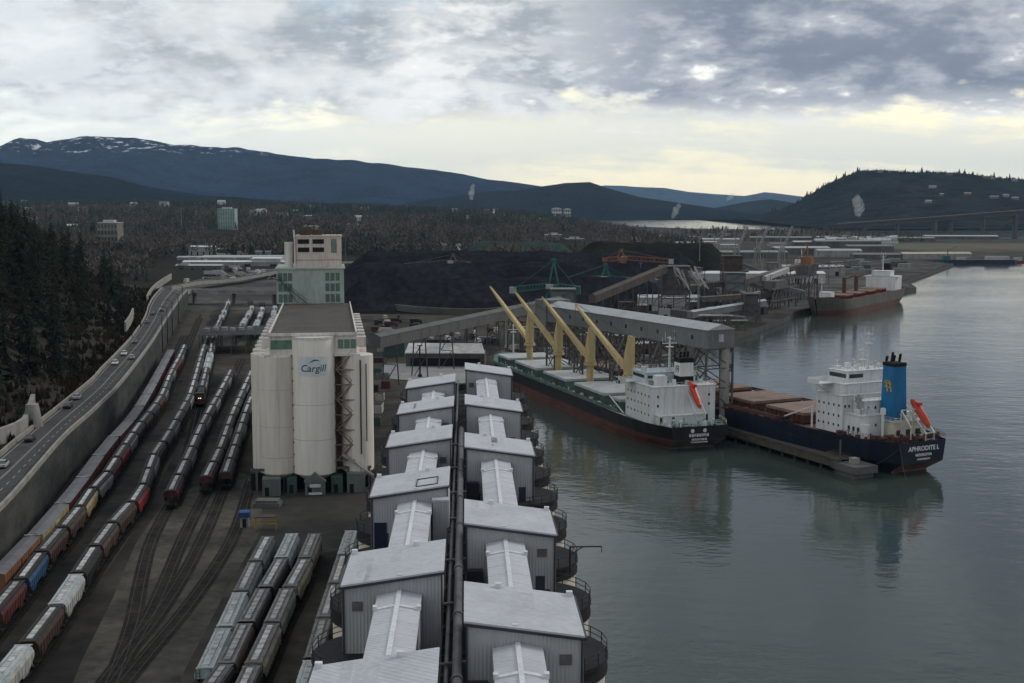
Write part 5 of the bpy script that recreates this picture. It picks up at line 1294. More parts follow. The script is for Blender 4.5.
# --- the distant grey ship
H3 = math.atan2(811-971,201-305)
s3 = thing('bulk_carrier', 'distant olive grey cargo ship with red deck moored at the far quay', 'cargo ship', (291,956,0), H3)
hull(s3, 172, 27, 10.5, 3.6, mat('olive_grey_hull', (.105,.10,.085), .6, .3, .06, (.075,.07,.062), streak=5), M_boot, mat('dark_red_deck', (.15,.030,.026), .8, .3, .2), .7)
for a,c in ((42,58),(66,84),(92,110),(118,134)): hatch(s3, a, c, 8, 9.6, 11.6, mat('dark_red_deck', (.15,.030,.026)), M_hatchb, 2)
block('superstructure', 14,30,-11,11,9.6,20, M_shipwhite, s3, False); block('wheelhouse', 20,30,-7,7,20.2,24, M_shipwhite, s3, False); mast(s3, 25, 0, 24, 37); 
b = MB(); b.b2(11,16,-3,3,20.1,29); b.build('funnel', M_black, s3)
b = MB(); b.b2(24,29,-14,14,19.6,20.1); b.build('bridge_wing', M_shipwhite, s3)
for x in (88,114): 
    b = MB(); b.tube((x,0,9.6),(x,0,23),1.4,n=10); b.beam((x,0,22),(x-14,3,24),1.1); b.build('deck_crane', mat('brown_crane_paint', (.10,.042,.03), .7, .2), s3)
mast(s3, 160, 0, 12, 25); block('forecastle_house', 146,153,-4,4,11.6,15, M_shipwhite, s3, False)
# ---------------------------------------------------------------- pier, galleries and terminal gear
M_gal = mat('grey_gallery_cladding', (.155,.165,.165), .7, .15, .15, (.125,.133,.135), streak=4, rib=.5, ribk=6.0)
M_galr = mat('pale_gallery_top', (.36,.375,.38), .65, .12, .2, (.30,.31,.315))
M_truss = mat('grey_truss_steel', (.10,.10,.098), .7, .25, .5, (.075,.06,.05))
M_teal = mat('teal_machine_paint', (.03,.135,.12), .7, .25, .3, (.025,.085,.078))
M_coal = mat('black_coal', (.015,.016,.020), .97, .3, .03, (.024,.025,.029), (.4,.62), fine=.35, bump=.8, bscale=.3, spec=0)
M_pale = mat('pale_shed_wall', (.40,.40,.385), .8, .15, .12, (.33,.33,.32), streak=3)
M_brownsteel = mat('brown_conveyor_cladding', (.095,.078,.066), .8, .25, .2, (.065,.055,.05), streak=3)
def frame(d):   # right-hand frame for a level direction
    d = Vector((d[0],d[1],0)).normalized(); return d, Vector((d.y,-d.x,0))
M_convg = mat('dull_grey_conveyor', (.115,.115,.11), .8, .2, .2, (.085,.083,.08), streak=3)
# pier between the two ships
pd, pr = frame((-.40,.917)); PO = Vector((66,390,0))
pier = thing('pier', 'narrow timber and concrete pier running between the two moored ships', 'pier', (PO.x,PO.y,0), math.atan2(pd.y,pd.x))
M_pierd = mat('weathered_pier_deck', (.085,.076,.064), .95, .3, .3, (.05,.045,.04))
b = MB(); b.b2(-62,150,-3.0,3.0,1.5,3.3); b.build('deck', M_pierd, pier)
b = MB(); b.b2(-62,150,-3.1,-2.8,3.4,3.9); b.b2(-62,150,2.8,3.1,3.4,3.9); b.build('kerb', M_pierd, pier)
for k in range(36):
    for s in (-2.4,2.4): b = MB(); b.tube((-60+6*k,s,-1),(-60+6*k,s,1.5),.4,n=8); b.build('piling', M_rail, pier)
b = MB(); b.b2(-70,-60,-3.8,3.8,1.4,3.3); b.b2(-69,-61,-3.2,3.2,-1,1.4); b.build('mooring_platform', M_dconc, pier)
b = MB(); b.b2(-66,-64,-1,1,3.3,4.8); b.build('hut', M_conc, pier)
b = MB(); b.tube((-63,3.2,3.5),(-63,3.2,9.5),.25,n=8); b.build('light_post', M_truss, pier)
b = MB(); ring_rail(b, [(-60,-2.9,3.4),(140,-2.9,3.4)], every=4); ring_rail(b, [(-60,2.9,3.4),(140,2.9,3.4)], every=4); b.build('railing', M_truss, pier)
# big shipping gallery above it
gd, gr = frame((19-65,482-388)); GO = Vector((65,386,0)); GL = 107.0
gal = thing('shipping_gallery', 'long grey roofed conveyor gallery raised on steel towers above the pier', 'conveyor gallery', (GO.x,GO.y,0), math.atan2(gd.y,gd.x))
b = MB(); b.b2(0,GL,-5.0,5.0,28.0,33.8); b.build('walls', M_gal, gal)
b = MB(); b.add([(-.3,-5.4,33.82),(-.3,0,35.6),(-.3,5.4,33.82),(GL+.3,-5.4,33.82),(GL+.3,0,35.6),(GL+.3,5.4,33.82)], [(0,3,4,1),(1,4,5,2),(0,1,2),(5,4,3),(0,2,5,3)]); b.build('roof', M_galr, gal)
for k in range(10): b = MB(); b.b2(8+10*k,9.2+10*k,5.0,5.06,30.3,31.6); b.build('window', M_glass, gal)
b = MB(); b.b2(-.06,0,-.9,.9,30,32.4); b.build('door', M_pale, gal)
b = MB(); b.b2(GL,GL+9,-5.5,5.5,25,35.9); b.build('transfer_house', M_greend if False else M_gal, gal)
for x in (4,30,56,82,104):
    b = MB(); w_ = 5.0
    for s in (-1,1):
        for e in (-1,1): b.beam((x+e*3.2,s*w_,3),(x+e*3.2,s*w_,28),.55)
        for k in range(4):
            z0, z1 = 3+6.2*k, 3+6.2*(k+1); b.beam((x-3.2,s*w_,z0),(x+3.2,s*w_,z1),.3); b.beam((x+3.2,s*w_,z0),(x-3.2,s*w_,z1),.3); b.beam((x-3.2,s*w_,z1),(x+3.2,s*w_,z1),.35)
    for e in (-1,1):
        for k in range(4):
            z0, z1 = 3+6.2*k, 3+6.2*(k+1); b.beam((x+e*3.2,-w_,z0),(x+e*3.2,w_,z1),.3); b.beam((x+e*3.2,-w_,z1),(x+e*3.2,w_,z1),.35)
    b.build('trestle_tower', M_truss, gal)
for x in (6,28,50,72): b = MB(); b.beam((x,4,28),(x,9.5,16),.9); b.beam((x,9.5,16),(x,9.5,13),.7); b.build('loading_spout', M_truss, gal)
b = MB(); b.tube((2,-3,3.4),(2,-3,28),1.5,n=14); b.build('stair_tower', M_conc, gal)
def conveyor(name, label, p0, p1, w_, h, m, mroof=None, nleg=5, cat='conveyor', zg=3.0, open_=False):
    """straight covered conveyor on bents; p0, p1 are the ends of its floor"""
    p0, p1 = Vector(p0), Vector(p1); t = thing(name, label, cat, (p0.x,p0.y,0)); o = Vector((p0.x,p0.y,0)); a, c = p0-o, p1-o
    d, r = frame(c-a); b = MB(); u = Vector((0,0,h))
    V = [a-r*w_/2,a+r*w_/2,c+r*w_/2,c-r*w_/2]; b.add(V+[v+u for v in V], [(3,2,1,0),(4,5,6,7),(0,1,5,4),(1,2,6,5),(2,3,7,6),(3,0,4,7)]); b.build('housing', m, t)
    e = w_/2+.25; R_ = [a-r*e+u*1.01,a+u*1.28,a+r*e+u*1.01,c-r*e+u*1.01,c+u*1.28,c+r*e+u*1.01]
    b = MB(); b.add(R_, [(0,3,4,1),(1,4,5,2),(0,1,2),(5,4,3),(0,2,5,3)]); b.build('roof', mroof or m, t)
    for k in range(nleg):
        p = a.lerp(c,(k+.5)/nleg)
        if p.z < zg+2.5: continue
        b = MB(); z = p.z
        for s in (-1,1): b.beam((p.x+r.x*s*(w_/2+z*.06),p.y+r.y*s*(w_/2+z*.06),zg),(p.x+r.x*s*w_/2,p.y+r.y*s*w_/2,z),.5)
        nb = max(1,int((z-zg)/7))
        for q in range(nb):
            z0, z1 = zg+(z-zg)*q/nb, zg+(z-zg)*(q+1)/nb; b.beam((p.x-r.x*w_/2,p.y-r.y*w_/2,z0),(p.x+r.x*w_/2,p.y+r.y*w_/2,z1),.28); b.beam((p.x-r.x*w_/2,p.y-r.y*w_/2,z1),(p.x+r.x*w_/2,p.y+r.y*w_/2,z1),.28)
        b.build('bent', M_truss, t)
    return t
conveyor('covered_conveyor', 'long level grey conveyor gallery leading from the elevator to the pier gallery', (-52,470,18.6), (25,656,19.6), 5.0, 4.2, M_convg, M_convg, 8)
def tower(name, label, x, y, w_, d, h, m, lv=4, rot=0.0, cat='transfer tower', solid=True):
    t = thing(name, label, cat, (x,y,3), rot); b = MB()
    for sx in (-1,1):
        for sy in (-1,1): b.beam((sx*w_/2,sy*d/2,0),(sx*w_/2,sy*d/2,h),.7)
    for k in range(1,lv+1):
        z = h*k/lv
        for s in (-1,1): b.beam((-w_/2,s*d/2,z),(w_/2,s*d/2,z),.45); b.beam((s*w_/2,-d/2,z),(s*w_/2,d/2,z),.45); b.beam((-w_/2,s*d/2,z-h/lv),(w_/2,s*d/2,z),.3); b.beam((s*w_/2,d/2,z-h/lv),(s*w_/2,-d/2,z),.3)
    b.build('frame', M_truss, t)
    if solid:
        b = MB(); b.b2(-w_/2+.6,w_/2-.6,-d/2+.6,d/2-.6,h*.45,h-.6); b.build('housing', m, t); b = MB(); b.b2(-w_/2-.4,w_/2+.4,-d/2-.4,d/2+.4,h,h+.5); b.build('roof', m, t)
    return t
def shed_b(name, label, x, y, w_, d, h, rise, mw, mr, rot=0.0, cat='shed', doors=0, zb=3.0):
    t = thing(name, label, cat, (x,y,zb), rot); b = MB(); b.b2(-w_/2,w_/2,-d/2,d/2,-.5,h); b.build('walls', mw, t)
    b = MB(); e = .4; b.add([(-w_/2-e,-d/2-e,h+.02),(w_/2+e,-d/2-e,h+.02),(w_/2+e,0,h+rise+.1),(-w_/2-e,0,h+rise+.1),(-w_/2-e,d/2+e,h+.02),(w_/2+e,d/2+e,h+.02)], [(0,1,2,3),(3,2,5,4),(0,3,4),(1,5,2),(0,4,5,1)]); b.build('roof', mr, t)
    for k in range(doors):
        b = MB(); x_ = -w_/2+w_*(k+.5)/doors; b.b2(x_-w_/doors*.12,x_+w_/doors*.12,-d/2-.06,-d/2,.1,h*.5); b.build('door', M_black, t)
    return t
A = lambda x, y, z=3: at(x, y, z)
# flat ground between the elevator and the shipping berth
sheet('concrete_pad', [A(378,378),A(385,364),A(468,362),A(470,384)], 3.04, mat('pale_concrete_pad', (.30,.30,.29), .9, .2, .1, (.23,.23,.22)))
p = A(446,366); t = thing('dumper_shed', 'long low shed with pale streaked roof and dark eaves behind the annex', 'shed', (p.x,p.y+4,3), -.05)
b = MB(); b.b2(-17,17,-6,6,0,6); b.build('walls', M_dconc, t); b = MB(); b.add([(-17.4,-6.6,5.6),(17.4,-6.6,5.6),(15.0,7,8.4),(-17.4,7,8.4),(-17.4,-6.6,6.0),(17.4,-6.6,6.0),(15,7,8.8),(-17.4,7,8.8)], [(3,2,1,0),(4,5,6,7),(0,1,5,4),(1,2,6,5),(2,3,7,6),(3,0,4,7)]); b.build('roof', mat('streaked_pale_roof', (.50,.50,.48), .8, .3, .35, (.33,.33,.31), streak=.3), t)
b = MB(); b.b2(-15,15,-6.1,-6.02,.3,3.6); b.build('opening', M_black, t)
p = A(394,357); shed_b('green_shed', 'squat dark green shed beside the pale-roofed low shed', p.x, p.y+6, 9.5, 10, 6.5, .6, M_greend, M_greend)
for (x,y,h,l) in ((420,377,13,'nearer dark post carrying lights in front of the pale-roofed low shed'),(467,360,17,'farther tall dark post at the right end of the pale-roofed low shed'),(506,348,15,'thin pale light mast by the bow of the crane ship')):
    p = A(x,y); b = MB(); b.tube((p.x,p.y,3),(p.x,p.y,3+h),.38,.3,8); b.b2(p.x-.8,p.x+.8,p.y-.5,p.y+.5,3.01,4.2); b.beam((p.x-1.2,p.y,2.8+h),(p.x+1.2,p.y,2.8+h),.3); tag(b.build('light_post', M_pole if x < 500 else M_pale), l, 'light post')
# yard clutter: trucks, vans, skips, each its own thing
TR_C = {'white':M_pale,'red':C_maroon,'green':M_greend,'grey':C_grey,'dark':C_black,'blue':C_blue,'tan':C_tan}
def truck_proto():
    t = thing('truck', 'truck', 'truck'); b = MB(); b.b2(-1.2,1.2,-2.2,6,1.1,3.9); b.build('cargo_box', M_pale, t)
    b = MB(); loft(b, [[(-1.1,-4.4,.6),(-1.1,-4.4,1.7),(1.1,-4.4,1.7),(1.1,-4.4,.6)],[(-1.1,-3.9,.6),(-1.05,-3.8,2.7),(1.05,-3.8,2.7),(1.1,-3.9,.6)],[(-1.1,-2.4,.6),(-1.05,-2.4,2.8),(1.05,-2.4,2.8),(1.1,-2.4,.6)]]); c_ = b.build('cab', M_pale, t)
    b = MB(); b.b2(-.9,.9,-4.32,-4.0,1.8,2.4); b.build('windscreen', M_glass, c_)
    for x in (-1,1):
        for y in (-3.4,3.6,4.8): b = MB(); b.tube((x-.15,y,.5),(x+.15,y,.5),.5,n=12); b.build('wheel', M_tyre, t)
    return Proto(t)
TRK = truck_proto(); q = random.Random(21); nt_ = 0
for (x0,x1,y0,y1,n,where) in ((375,400,318,338,7,'in the yard right of the elevator'),(378,420,318,330,6,'on the road below the coal piles'),(470,498,330,345,10,'in the lot near the crane ship bow'),(425,470,334,346,9,'behind the pale-roofed low shed')):
    for k in range(n):
        p = A(q.uniform(x0,x1), q.uniform(y0,y1)); c = q.choice(['white','white','grey','dark','dark','red','tan'])
        TRK.put((p.x,p.y,3.02), q.choice([.1,.25,1.6,1.45,-.2]), f'small {c} truck standing among others {where}', f'trucks parked {where}', mats={'cargo_box':{0:TR_C[c]},'cab':{0:TR_C[c]}}, scale=q.uniform(.6,.85))
q2 = random.Random(31)
for k, (x, y) in enumerate([(372,347),(376,337),(381,351),(388,345),(379,362),(376,372),(383,378),(374,392),(380,400),(377,412),(386,388),(373,425)]):
    p = A(x,y); c = ['grey','dark','tan','white','red','green'][k % 6]; w_, d, h = q2.uniform(2.5,5), q2.uniform(3,7), q2.uniform(1.5,3)
    b = MB(); b.use(TR_C[c]); b.b2(p.x-w_/2,p.x+w_/2,p.y-d/2,p.y+d/2,3,3+h); 
    for j in range(5): b.b2(p.x-w_/2-.06,p.x-w_/2+.1,p.y-d/2+d*(j+.3)/5,p.y-d/2+d*(j+.5)/5,3,3+h+.05)
    b.use(M_black); b.b2(p.x-w_/2+.2,p.x+w_/2-.2,p.y-d/2+.2,p.y+d/2-.2,3+h,3+h+.02)
    tag(b.build('skip', None), f'{c} steel skip in the strip between elevator and annex, {ordn(k+1)} placed there' if False else f'weathered {c} steel bin in the cluttered strip between elevator and annex', 'bin', 'bins between elevator and annex')
# ------------------------------------------------ coal terminal
def pile(label, x0, y0, x1, y1, wd, h, m=M_coal, name='coal_pile', seed=0):
    L_ = math.hypot(x1-x0,y1-y0); d = Vector(((x1-x0)/L_,(y1-y0)/L_,0)); r = Vector((d.y,-d.x,0)); b = MB(); V = []; n, m_ = 60, 12
    for i in range(n+1):
        s = i/n*L_; e = min(1,min(s,L_-s)/(h*1.35)); 
        for j in range(m_+1):
            f = -1+2*j/m_; z = h*max(0,min(1,(1-abs(f))*1.28))*e; p = Vector((x0,y0,0))+d*s+r*f*wd/2
            z += (1.5*mn.noise(Vector((p.x/11,p.y/11,seed)))+3.6*mn.noise(Vector((p.x/48,p.y/48,seed))))*min(1,z/3); V.append((p.x,p.y,3+max(-.2,z)))
    b.add(V, [(i*(m_+1)+j+1,i*(m_+1)+j,(i+1)*(m_+1)+j,(i+1)*(m_+1)+j+1) for i in range(n) for j in range(m_)]); return tag(b.build(name, m), label, 'coal pile')
pile('long black coal pile nearest to the rail yard', -128, 850, 120, 880, 62, 19, seed=1)
pile('black coal pile behind the green stacker', -150, 990, 130, 1010, 70, 23, seed=2)
pile('broad far coal pile below the wooded ground', -170, 1180, 190, 1150, 90, 27, seed=3)
pile('dark brown green pile at the right end of the coal yard', 60, 1420, 240, 1300, 80, 30, mat('brownish_stockpile', (.024,.024,.019), .97, .25, .04, spec=0), seed=4)
tag(pile('low grey green covered stockpile at the far edge', -70, 1560, 90, 1520, 70, 24, mat('grey_green_stockpile', (.045,.066,.058), .95, .2, .02, (.036,.052,.047), spec=0), name='stockpile', seed=5), 'low grey green covered stockpile at the far edge of the coal yard', 'stockpile')
b = MB(); Path([A(345,300),A(375,307),A(410,312),A(440,314),A(480,315),A(515,312)]).wallstrip(b, -1.2, 1.2, 2.9, 7.0); tag(b.build('berm_wall', mat('grey_berm', (.105,.098,.088), .95, .3, .06, (.07,.065,.06), streak=.5)), 'curving low grey block wall in front of the coal piles', 'wall')
# teal stacker reclaimer with apex mast
def stacker(label, name, p, rot, boom, mast_h, m, m2=None, back=22, booms=1.0, zc=14):
    t = thing(name, label, 'stacker', (p.x,p.y,3), rot); b = MB()
    for s in (-1,1):
        for e in (-1,1): b.beam((e*6,s*6,0),(e*2.4,s*2.6,zc),.9)
    b.b2(-7,7,-7,7,.2,1.6); b.build('portal', m, t)
    b = MB(); b.tube((0,0,zc-1),(0,0,zc+1.4),3.4,n=16); b.b2(-4,4,-3,3,zc+1.4,zc+4.2); b.build('slewing_deck', m2 or m, t)
    b = MB(); b.lattice((3,0,zc+3.5),(boom,0,zc+3.5+boom*booms*.12),3.2,.55,10); b.build('boom', m, t)
    b = MB(); b.lattice((-3,0,zc+3.2),(-back,0,zc+2),3.4,.6,5); b.b2(-back-4,-back,-2.6,2.6,zc-1.5,zc+3.6); b.build('counterweight_arm', m, t)
    b = MB(); b.beam((2,-2.4,zc+4),(-1,-1,zc+mast_h),.8); b.beam((2,2.4,zc+4),(-1,1,zc+mast_h),.8); b.beam((-4,-2.4,zc+4),(-1,-1,zc+mast_h),.8); b.beam((-4,2.4,zc+4),(-1,1,zc+mast_h),.8); b.b2(-2.4,.4,-1.6,1.6,zc+mast_h-.6,zc+mast_h+.8)
    b.build('mast', m, t)
    b = MB(); q = zc+mast_h
    for s in (-.8,.8): b.beam((-1,s,q),(boom*.92,s,zc+5+boom*booms*.11),.28); b.beam((-1,s,q),(-back,s,zc+4),.28)
    b.build('stay', m, t)
    b = MB(); b.b2(boom-1,boom+3,-2.2,2.2,zc+1+boom*booms*.12,zc+5+boom*booms*.12); b.build('boom_head', m2 or M_pale, t)
    b = MB(); b.b2(-1,3.6,3.2,5.6,zc+2,zc+4.8); b.build('operator_cab', M_pale, t); return t
p = A(552,315); stacker('teal stacker with tall apex mast standing on the coal yard', 'stacker_reclaimer', p, math.pi-.12, 24, 20, M_teal, back=14, zc=15, booms=-.8)
p = A(604,300); stacker('second teal stacker beside the orange boom', 'stacker_reclaimer', p, math.pi+.2, 40, 13, M_teal, back=16, booms=-.9, zc=13)
M_orm = mat('rust_orange_machine', (.24,.11,.05), .7, .2, .4, (.15,.075,.04))
p = A(622,292); stacker('orange stacker boom pointing toward the brown transfer tower', 'stacker_reclaimer', p, -.10, 38, 10, M_orm, back=12, booms=-.5, zc=24)
p = A(452,287); stacker('small dark stacker with slim boom on the black coal', 'stacker_reclaimer', p, math.pi+.05, 38, 10, M_truss, M_truss, back=12, booms=-.6, zc=18)
# big inclined conveyors and towers behind the ships
def AZ(px, py, Y): return atY(px, py, Y)
def conv_px(label, a, c, Y0, Y1, w_, h, m, mr=None, nleg=5, name='inclined_conveyor'):
    return conveyor(name, label, AZ(a[0],a[1],Y0), AZ(c[0],c[1],Y1), w_, h, m, mr, nleg)
conv_px('long brown inclined conveyor climbing to the dark transfer tower', (592,303), (664,273), 700, 760, 4.6, 4.2, M_brownsteel)
p = A(672,330); tower('transfer_tower', 'tall dark transfer tower at the head of the long brown conveyor', 100, 770, 17, 16, 32, M_dconc, 5)
b = MB(); q = random.Random(3)
for k in range(16):
    a = Vector((104+q.uniform(-6,8),762,34+q.uniform(-2,2))); e = a+Vector((q.uniform(2,9),q.uniform(-3,3),-q.uniform(6,16))); b.tube(a,e,.45,n=6)
tag(b.build('pipe_chute', M_pale), 'cluster of pale pipes bent over the dark transfer tower', 'pipework')
tower('transfer_tower', 'slim brown tower rising left of the long white shed', 172, 980, 15, 14, 30, M_rust, 5)
tower('transfer_tower', 'grey tower where two conveyors meet beyond the pier gallery', 150, 845, 13, 12, 24, M_gal, 4)
tower('transfer_tower', 'small dark tower on the shore right of the pier gallery', 142, 742, 9, 9, 17, M_dconc, 3)
conv_px('dark conveyor rising from the grey tower to the shiploader', (742,285), (812,265), 850, 1000, 4.2, 3.6, M_brownsteel)
conv_px('pale conveyor bridge right of the grey tower', (764,281), (787,272), 880, 930, 3.6, 3.0, M_pale)
conv_px('brown conveyor going down to the left of the grey tower', (668,294), (738,284), 830, 850, 3.6, 3.2, M_brownsteel)
conv_px('grey low conveyor behind the pier gallery roof', (690,318), (764,306), 700, 760, 4, 3.4, M_gal, M_galr)
conv_px('thin conveyor sloping down toward the quay tip', (736,292), (764,307), 850, 790, 3.2, 2.6, M_gal)
conv_px('dark conveyor in front of the dark coal shiploader', (700,302), (780,296), 790, 850, 3.4, 2.8, M_brownsteel)
conv_px('lower dark conveyor along the shore', (672,314), (745,322), 730, 700, 3.2, 2.6, M_truss)
# shiploader at the far ship: dark trestle with an orange head
sl_ = thing('shiploader', 'dark shiploader trestle with an orange machine house beside the distant ship', 'shiploader', (208,920,3), .95)
b = MB(); b.lattice((-34,0,13),(34,0,13),9,1.0,9); b.build('trestle', M_dconc, sl_)
for x in (-32,-16,0,16,32):
    for s in (-1,1): b = MB(); b.beam((x,s*5,0),(x,s*5,13),1.0); b.beam((x,s*5,0),(x+8,s*5,12),.6); b.build('leg', M_truss, sl_)
b = MB(); b.b2(14,30,-5,5,17.5,25); b.build('machine_house', M_dconc, sl_)
b = MB(); b.b2(20,26,-4,4,25,31); b.beam((23,0,31),(23,0,40),.8); b.beam((23,0,39),(2,0,27),.5); b.build('orange_house', M_orm, sl_)
b = MB(); b.lattice((22,0,23),(34,-36,27),3.4,.6,8); b.build('boom', M_dconc, sl_)
sl2 = thing('shiploader', 'low dark shiploader gantry on the shore opposite the distant ship bow', 'shiploader', (182,850,3), 1.0)
b = MB(); b.lattice((-24,0,10),(24,0,10),8,.9,8); b.build('trestle', M_dconc, sl2)
for x in (-22,-8,8,22):
    for s in (-1,1): b = MB(); b.beam((x,s*4,0),(x,s*4,10),.9); b.build('leg', M_truss, sl2)
b = MB(); b.b2(-18,6,-4,4,14,19); b.build('machine_house', M_dconc, sl2)
# sheds of the terminal
shed_b('warehouse', 'white walled shed with flat pale roof behind the pier gallery', 104, 830, 40, 18, 9, 1.4, M_pale, M_galr, -.05, 'warehouse', 3)
shed_b('warehouse', 'low grey shed half hidden by the pier gallery roof', 72, 660, 34, 14, 6, 1, M_gal, M_galr, -.2, 'warehouse', 2)
shed_b('warehouse', 'very long white shed in front of the far docks', 205, 1130, 150, 26, 9, 1.6, M_pale, M_cap, -.03, 'warehouse', 9)
shed_b('warehouse', 'grey shed with pale roof right of the very long white shed', 300, 1250, 60, 26, 9, 1.6, M_conc, M_galr, -.1, 'warehouse', 4)
for i, (x, y, w_, d, h, c, lab) in enumerate(((118,800,10,9,8,M_dconc,'dark plant box near the grey tower'),(92,752,6,6,7,M_pale,'small white hut by the dark transfer tower'),(128,775,12,8,6,M_gal,'grey plant box on the shore'),(112,720,9,8,7,M_gal,'squat grey block behind the gallery end'),(158,800,10,8,5,M_dconc,'dark low block near the quay tip'),(60,575,10,8,6,M_rust,'rusty plant block behind the crane ship'),(40,590,8,8,9,M_gal,'grey plant block behind the crane ship'),(80,610,12,7,5,M_dconc,'dark plant block behind the crane ship'),(20,570,9,6,4,M_pale,'pale plant block near the crane ship bow'))):
    t = thing('plant_room', lab, 'plant room', (x,y,3), .1*i); b = MB(); b.b2(-w_/2,w_/2,-d/2,d/2,0,h); b.build('walls', c, t); b = MB(); b.b2(-w_/2-.2,w_/2+.2,-d/2-.2,d/2+.2,h,h+.35); b.build('roof', M_galr, t)
    b = MB(); b.b2(-w_*.2,w_*.2,-d/2-.06,-d/2,.1,h*.6); b.build('door', M_black, t)
    for k in range(3): b = MB(); b.tube((-w_*.3+w_*.3*k,0,h+.35),(-w_*.3+w_*.3*k,0,h+1.4+.6*k),.35,n=8); b.build('vent', M_truss, t)
# pipe racks and rusty frames on the shore behind the crane ship
q = random.Random(8)
for k in range(16):
    x = q.uniform(-8,125); y = 560+q.uniform(0,60)+max(0,(x-40))*1.5
    t = thing('pipe_rack', ['rusty pipe rack among others on the shore behind the crane ship','grey pipe rack among others on the shore behind the crane ship'][k % 2], 'pipe rack', (x,y,3), q.uniform(-.9,.4), ['rusty','grey'][k % 2]+' pipe racks on the shore behind the crane ship'); m = [M_rust,M_truss][k % 2]
    L_ = q.uniform(14,26); h = q.uniform(5,12); b = MB()
    for j in range(5):
        xx = -L_/2+L_*j/4
        for s in (-2,2): b.beam((xx,s,0),(xx,s,h),.4)
        b.beam((xx,-2,h),(xx,2,h),.35); b.beam((xx,-2,h*.6),(xx,2,h*.6),.35)
        if j < 4: b.beam((xx,-2,0),(xx+L_/4,-2,h),.25)
    b.build('frame', m, t); b = MB()
    for s in (-1.4,-.5,.4,1.3): b.tube((-L_/2-1,s,h+.4),(L_/2+1,s,h+.4),.3,n=6)
    b.build('pipes', [M_conc,M_rust,M_pale][k % 3], t)
for k in range(12):
    x = q.uniform(0,70); y = 552+q.uniform(0,50); c = ['white','tan','grey','dark'][k % 4]
    TRK.put((x,y,3.02), q.uniform(-1,1), f'small {c} truck parked on the cluttered shore behind the crane ship', 'trucks on the shore behind the crane ship', mats={'cargo_box':{0:TR_C[c]},'cab':{0:TR_C[c]}})
# open shed roof across the tracks left of the elevator
t = thing('track_canopy', 'flat grey canopy roof spanning the tracks left of the elevator', 'canopy', (A(236,352).x-1,A(236,352).y+8,3), .14)
b = MB(); b.b2(-17,13,-14,22,8.6,9.2)
for k in range(7): b.b2(-17,13,-13+5.4*k,-12.4+5.4*k,9.2,9.75)
b.build('roof', M_gal, t)
for x in (-16.4,-9,-2,5,12.4):
    for y in (-13.4,0,13,21.4): b = MB(); b.beam((x,y,0),(x,y,8.6),.4); b.build('post', M_truss, t)
for k in range(6): b = MB(); b.b2(-15+4*k,-12.6+4*k,-6+2.2*(k % 3),-3+2.2*(k % 3),9.76,11.2); b.build('roof_vent', M_conc, t)
# near yard bits: blue-roofed hut, yellow frame, small debris
p = A(245,527); t = thing('signal_hut', 'narrow hut with bright blue roof at the edge of the elevator yard', 'hut', (p.x,p.y,3), .1)
b = MB(); b.b2(-.9,.9,-1,1,0,2.4); b.build('walls', M_conc, t); b = MB(); b.b2(-1.15,1.15,-1.3,1.3,2.4,3.5); b.build('roof', mat('bright_blue_tarpaulin', (.015,.07,.22), .6, .2, .6), t); b = MB(); b.b2(-.4,.4,-1.05,-1,.1,2); b.build('door', M_black, t)
p = A(250,520); LAMPP = thing('light_post', 'slim dark post standing beside the blue-roofed hut', 'light post', (p.x,p.y,3)); b = MB(); b.tube((0,0,0),(0,0,9),.13,.09,8); b.build('pole', M_pole, LAMPP); b = MB(); b.box(0,-.3,8.9,.4,.9,.2); b.build('lamp_head', M_pole, LAMPP)
p = A(266,530); t = thing('loading_frame', 'small yellow and rust steel frame beside the blue-roofed hut', 'steel frame', (p.x,p.y,3), .1); b = MB()
for x in (-2.2,2.2):
    for y in (-1,1): b.beam((x,y,0),(x,y,3),.22)
for z in (1.6,3):
    for s in (-1,1): b.beam((-2.2,s,z),(2.2,s,z),.18)
b.build('frame', mat('dull_yellow_paint', (.38,.25,.05), .7, .25, 1), t); b = MB(); b.b2(-2.4,2.4,-1.2,1.2,3.0,3.15); b.build('deck', M_rust, t)
p = A(268,506); b = MB(); b.b2(p.x-3,p.x+3,p.y-2,p.y+2,3,4.0); b.b2(p.x-2.6,p.x+2.6,p.y-1.6,p.y+1.6,4.0,4.6); tag(b.build('material_stack', M_dconc), 'dark stack of materials in front of the elevator sheds', 'stack')

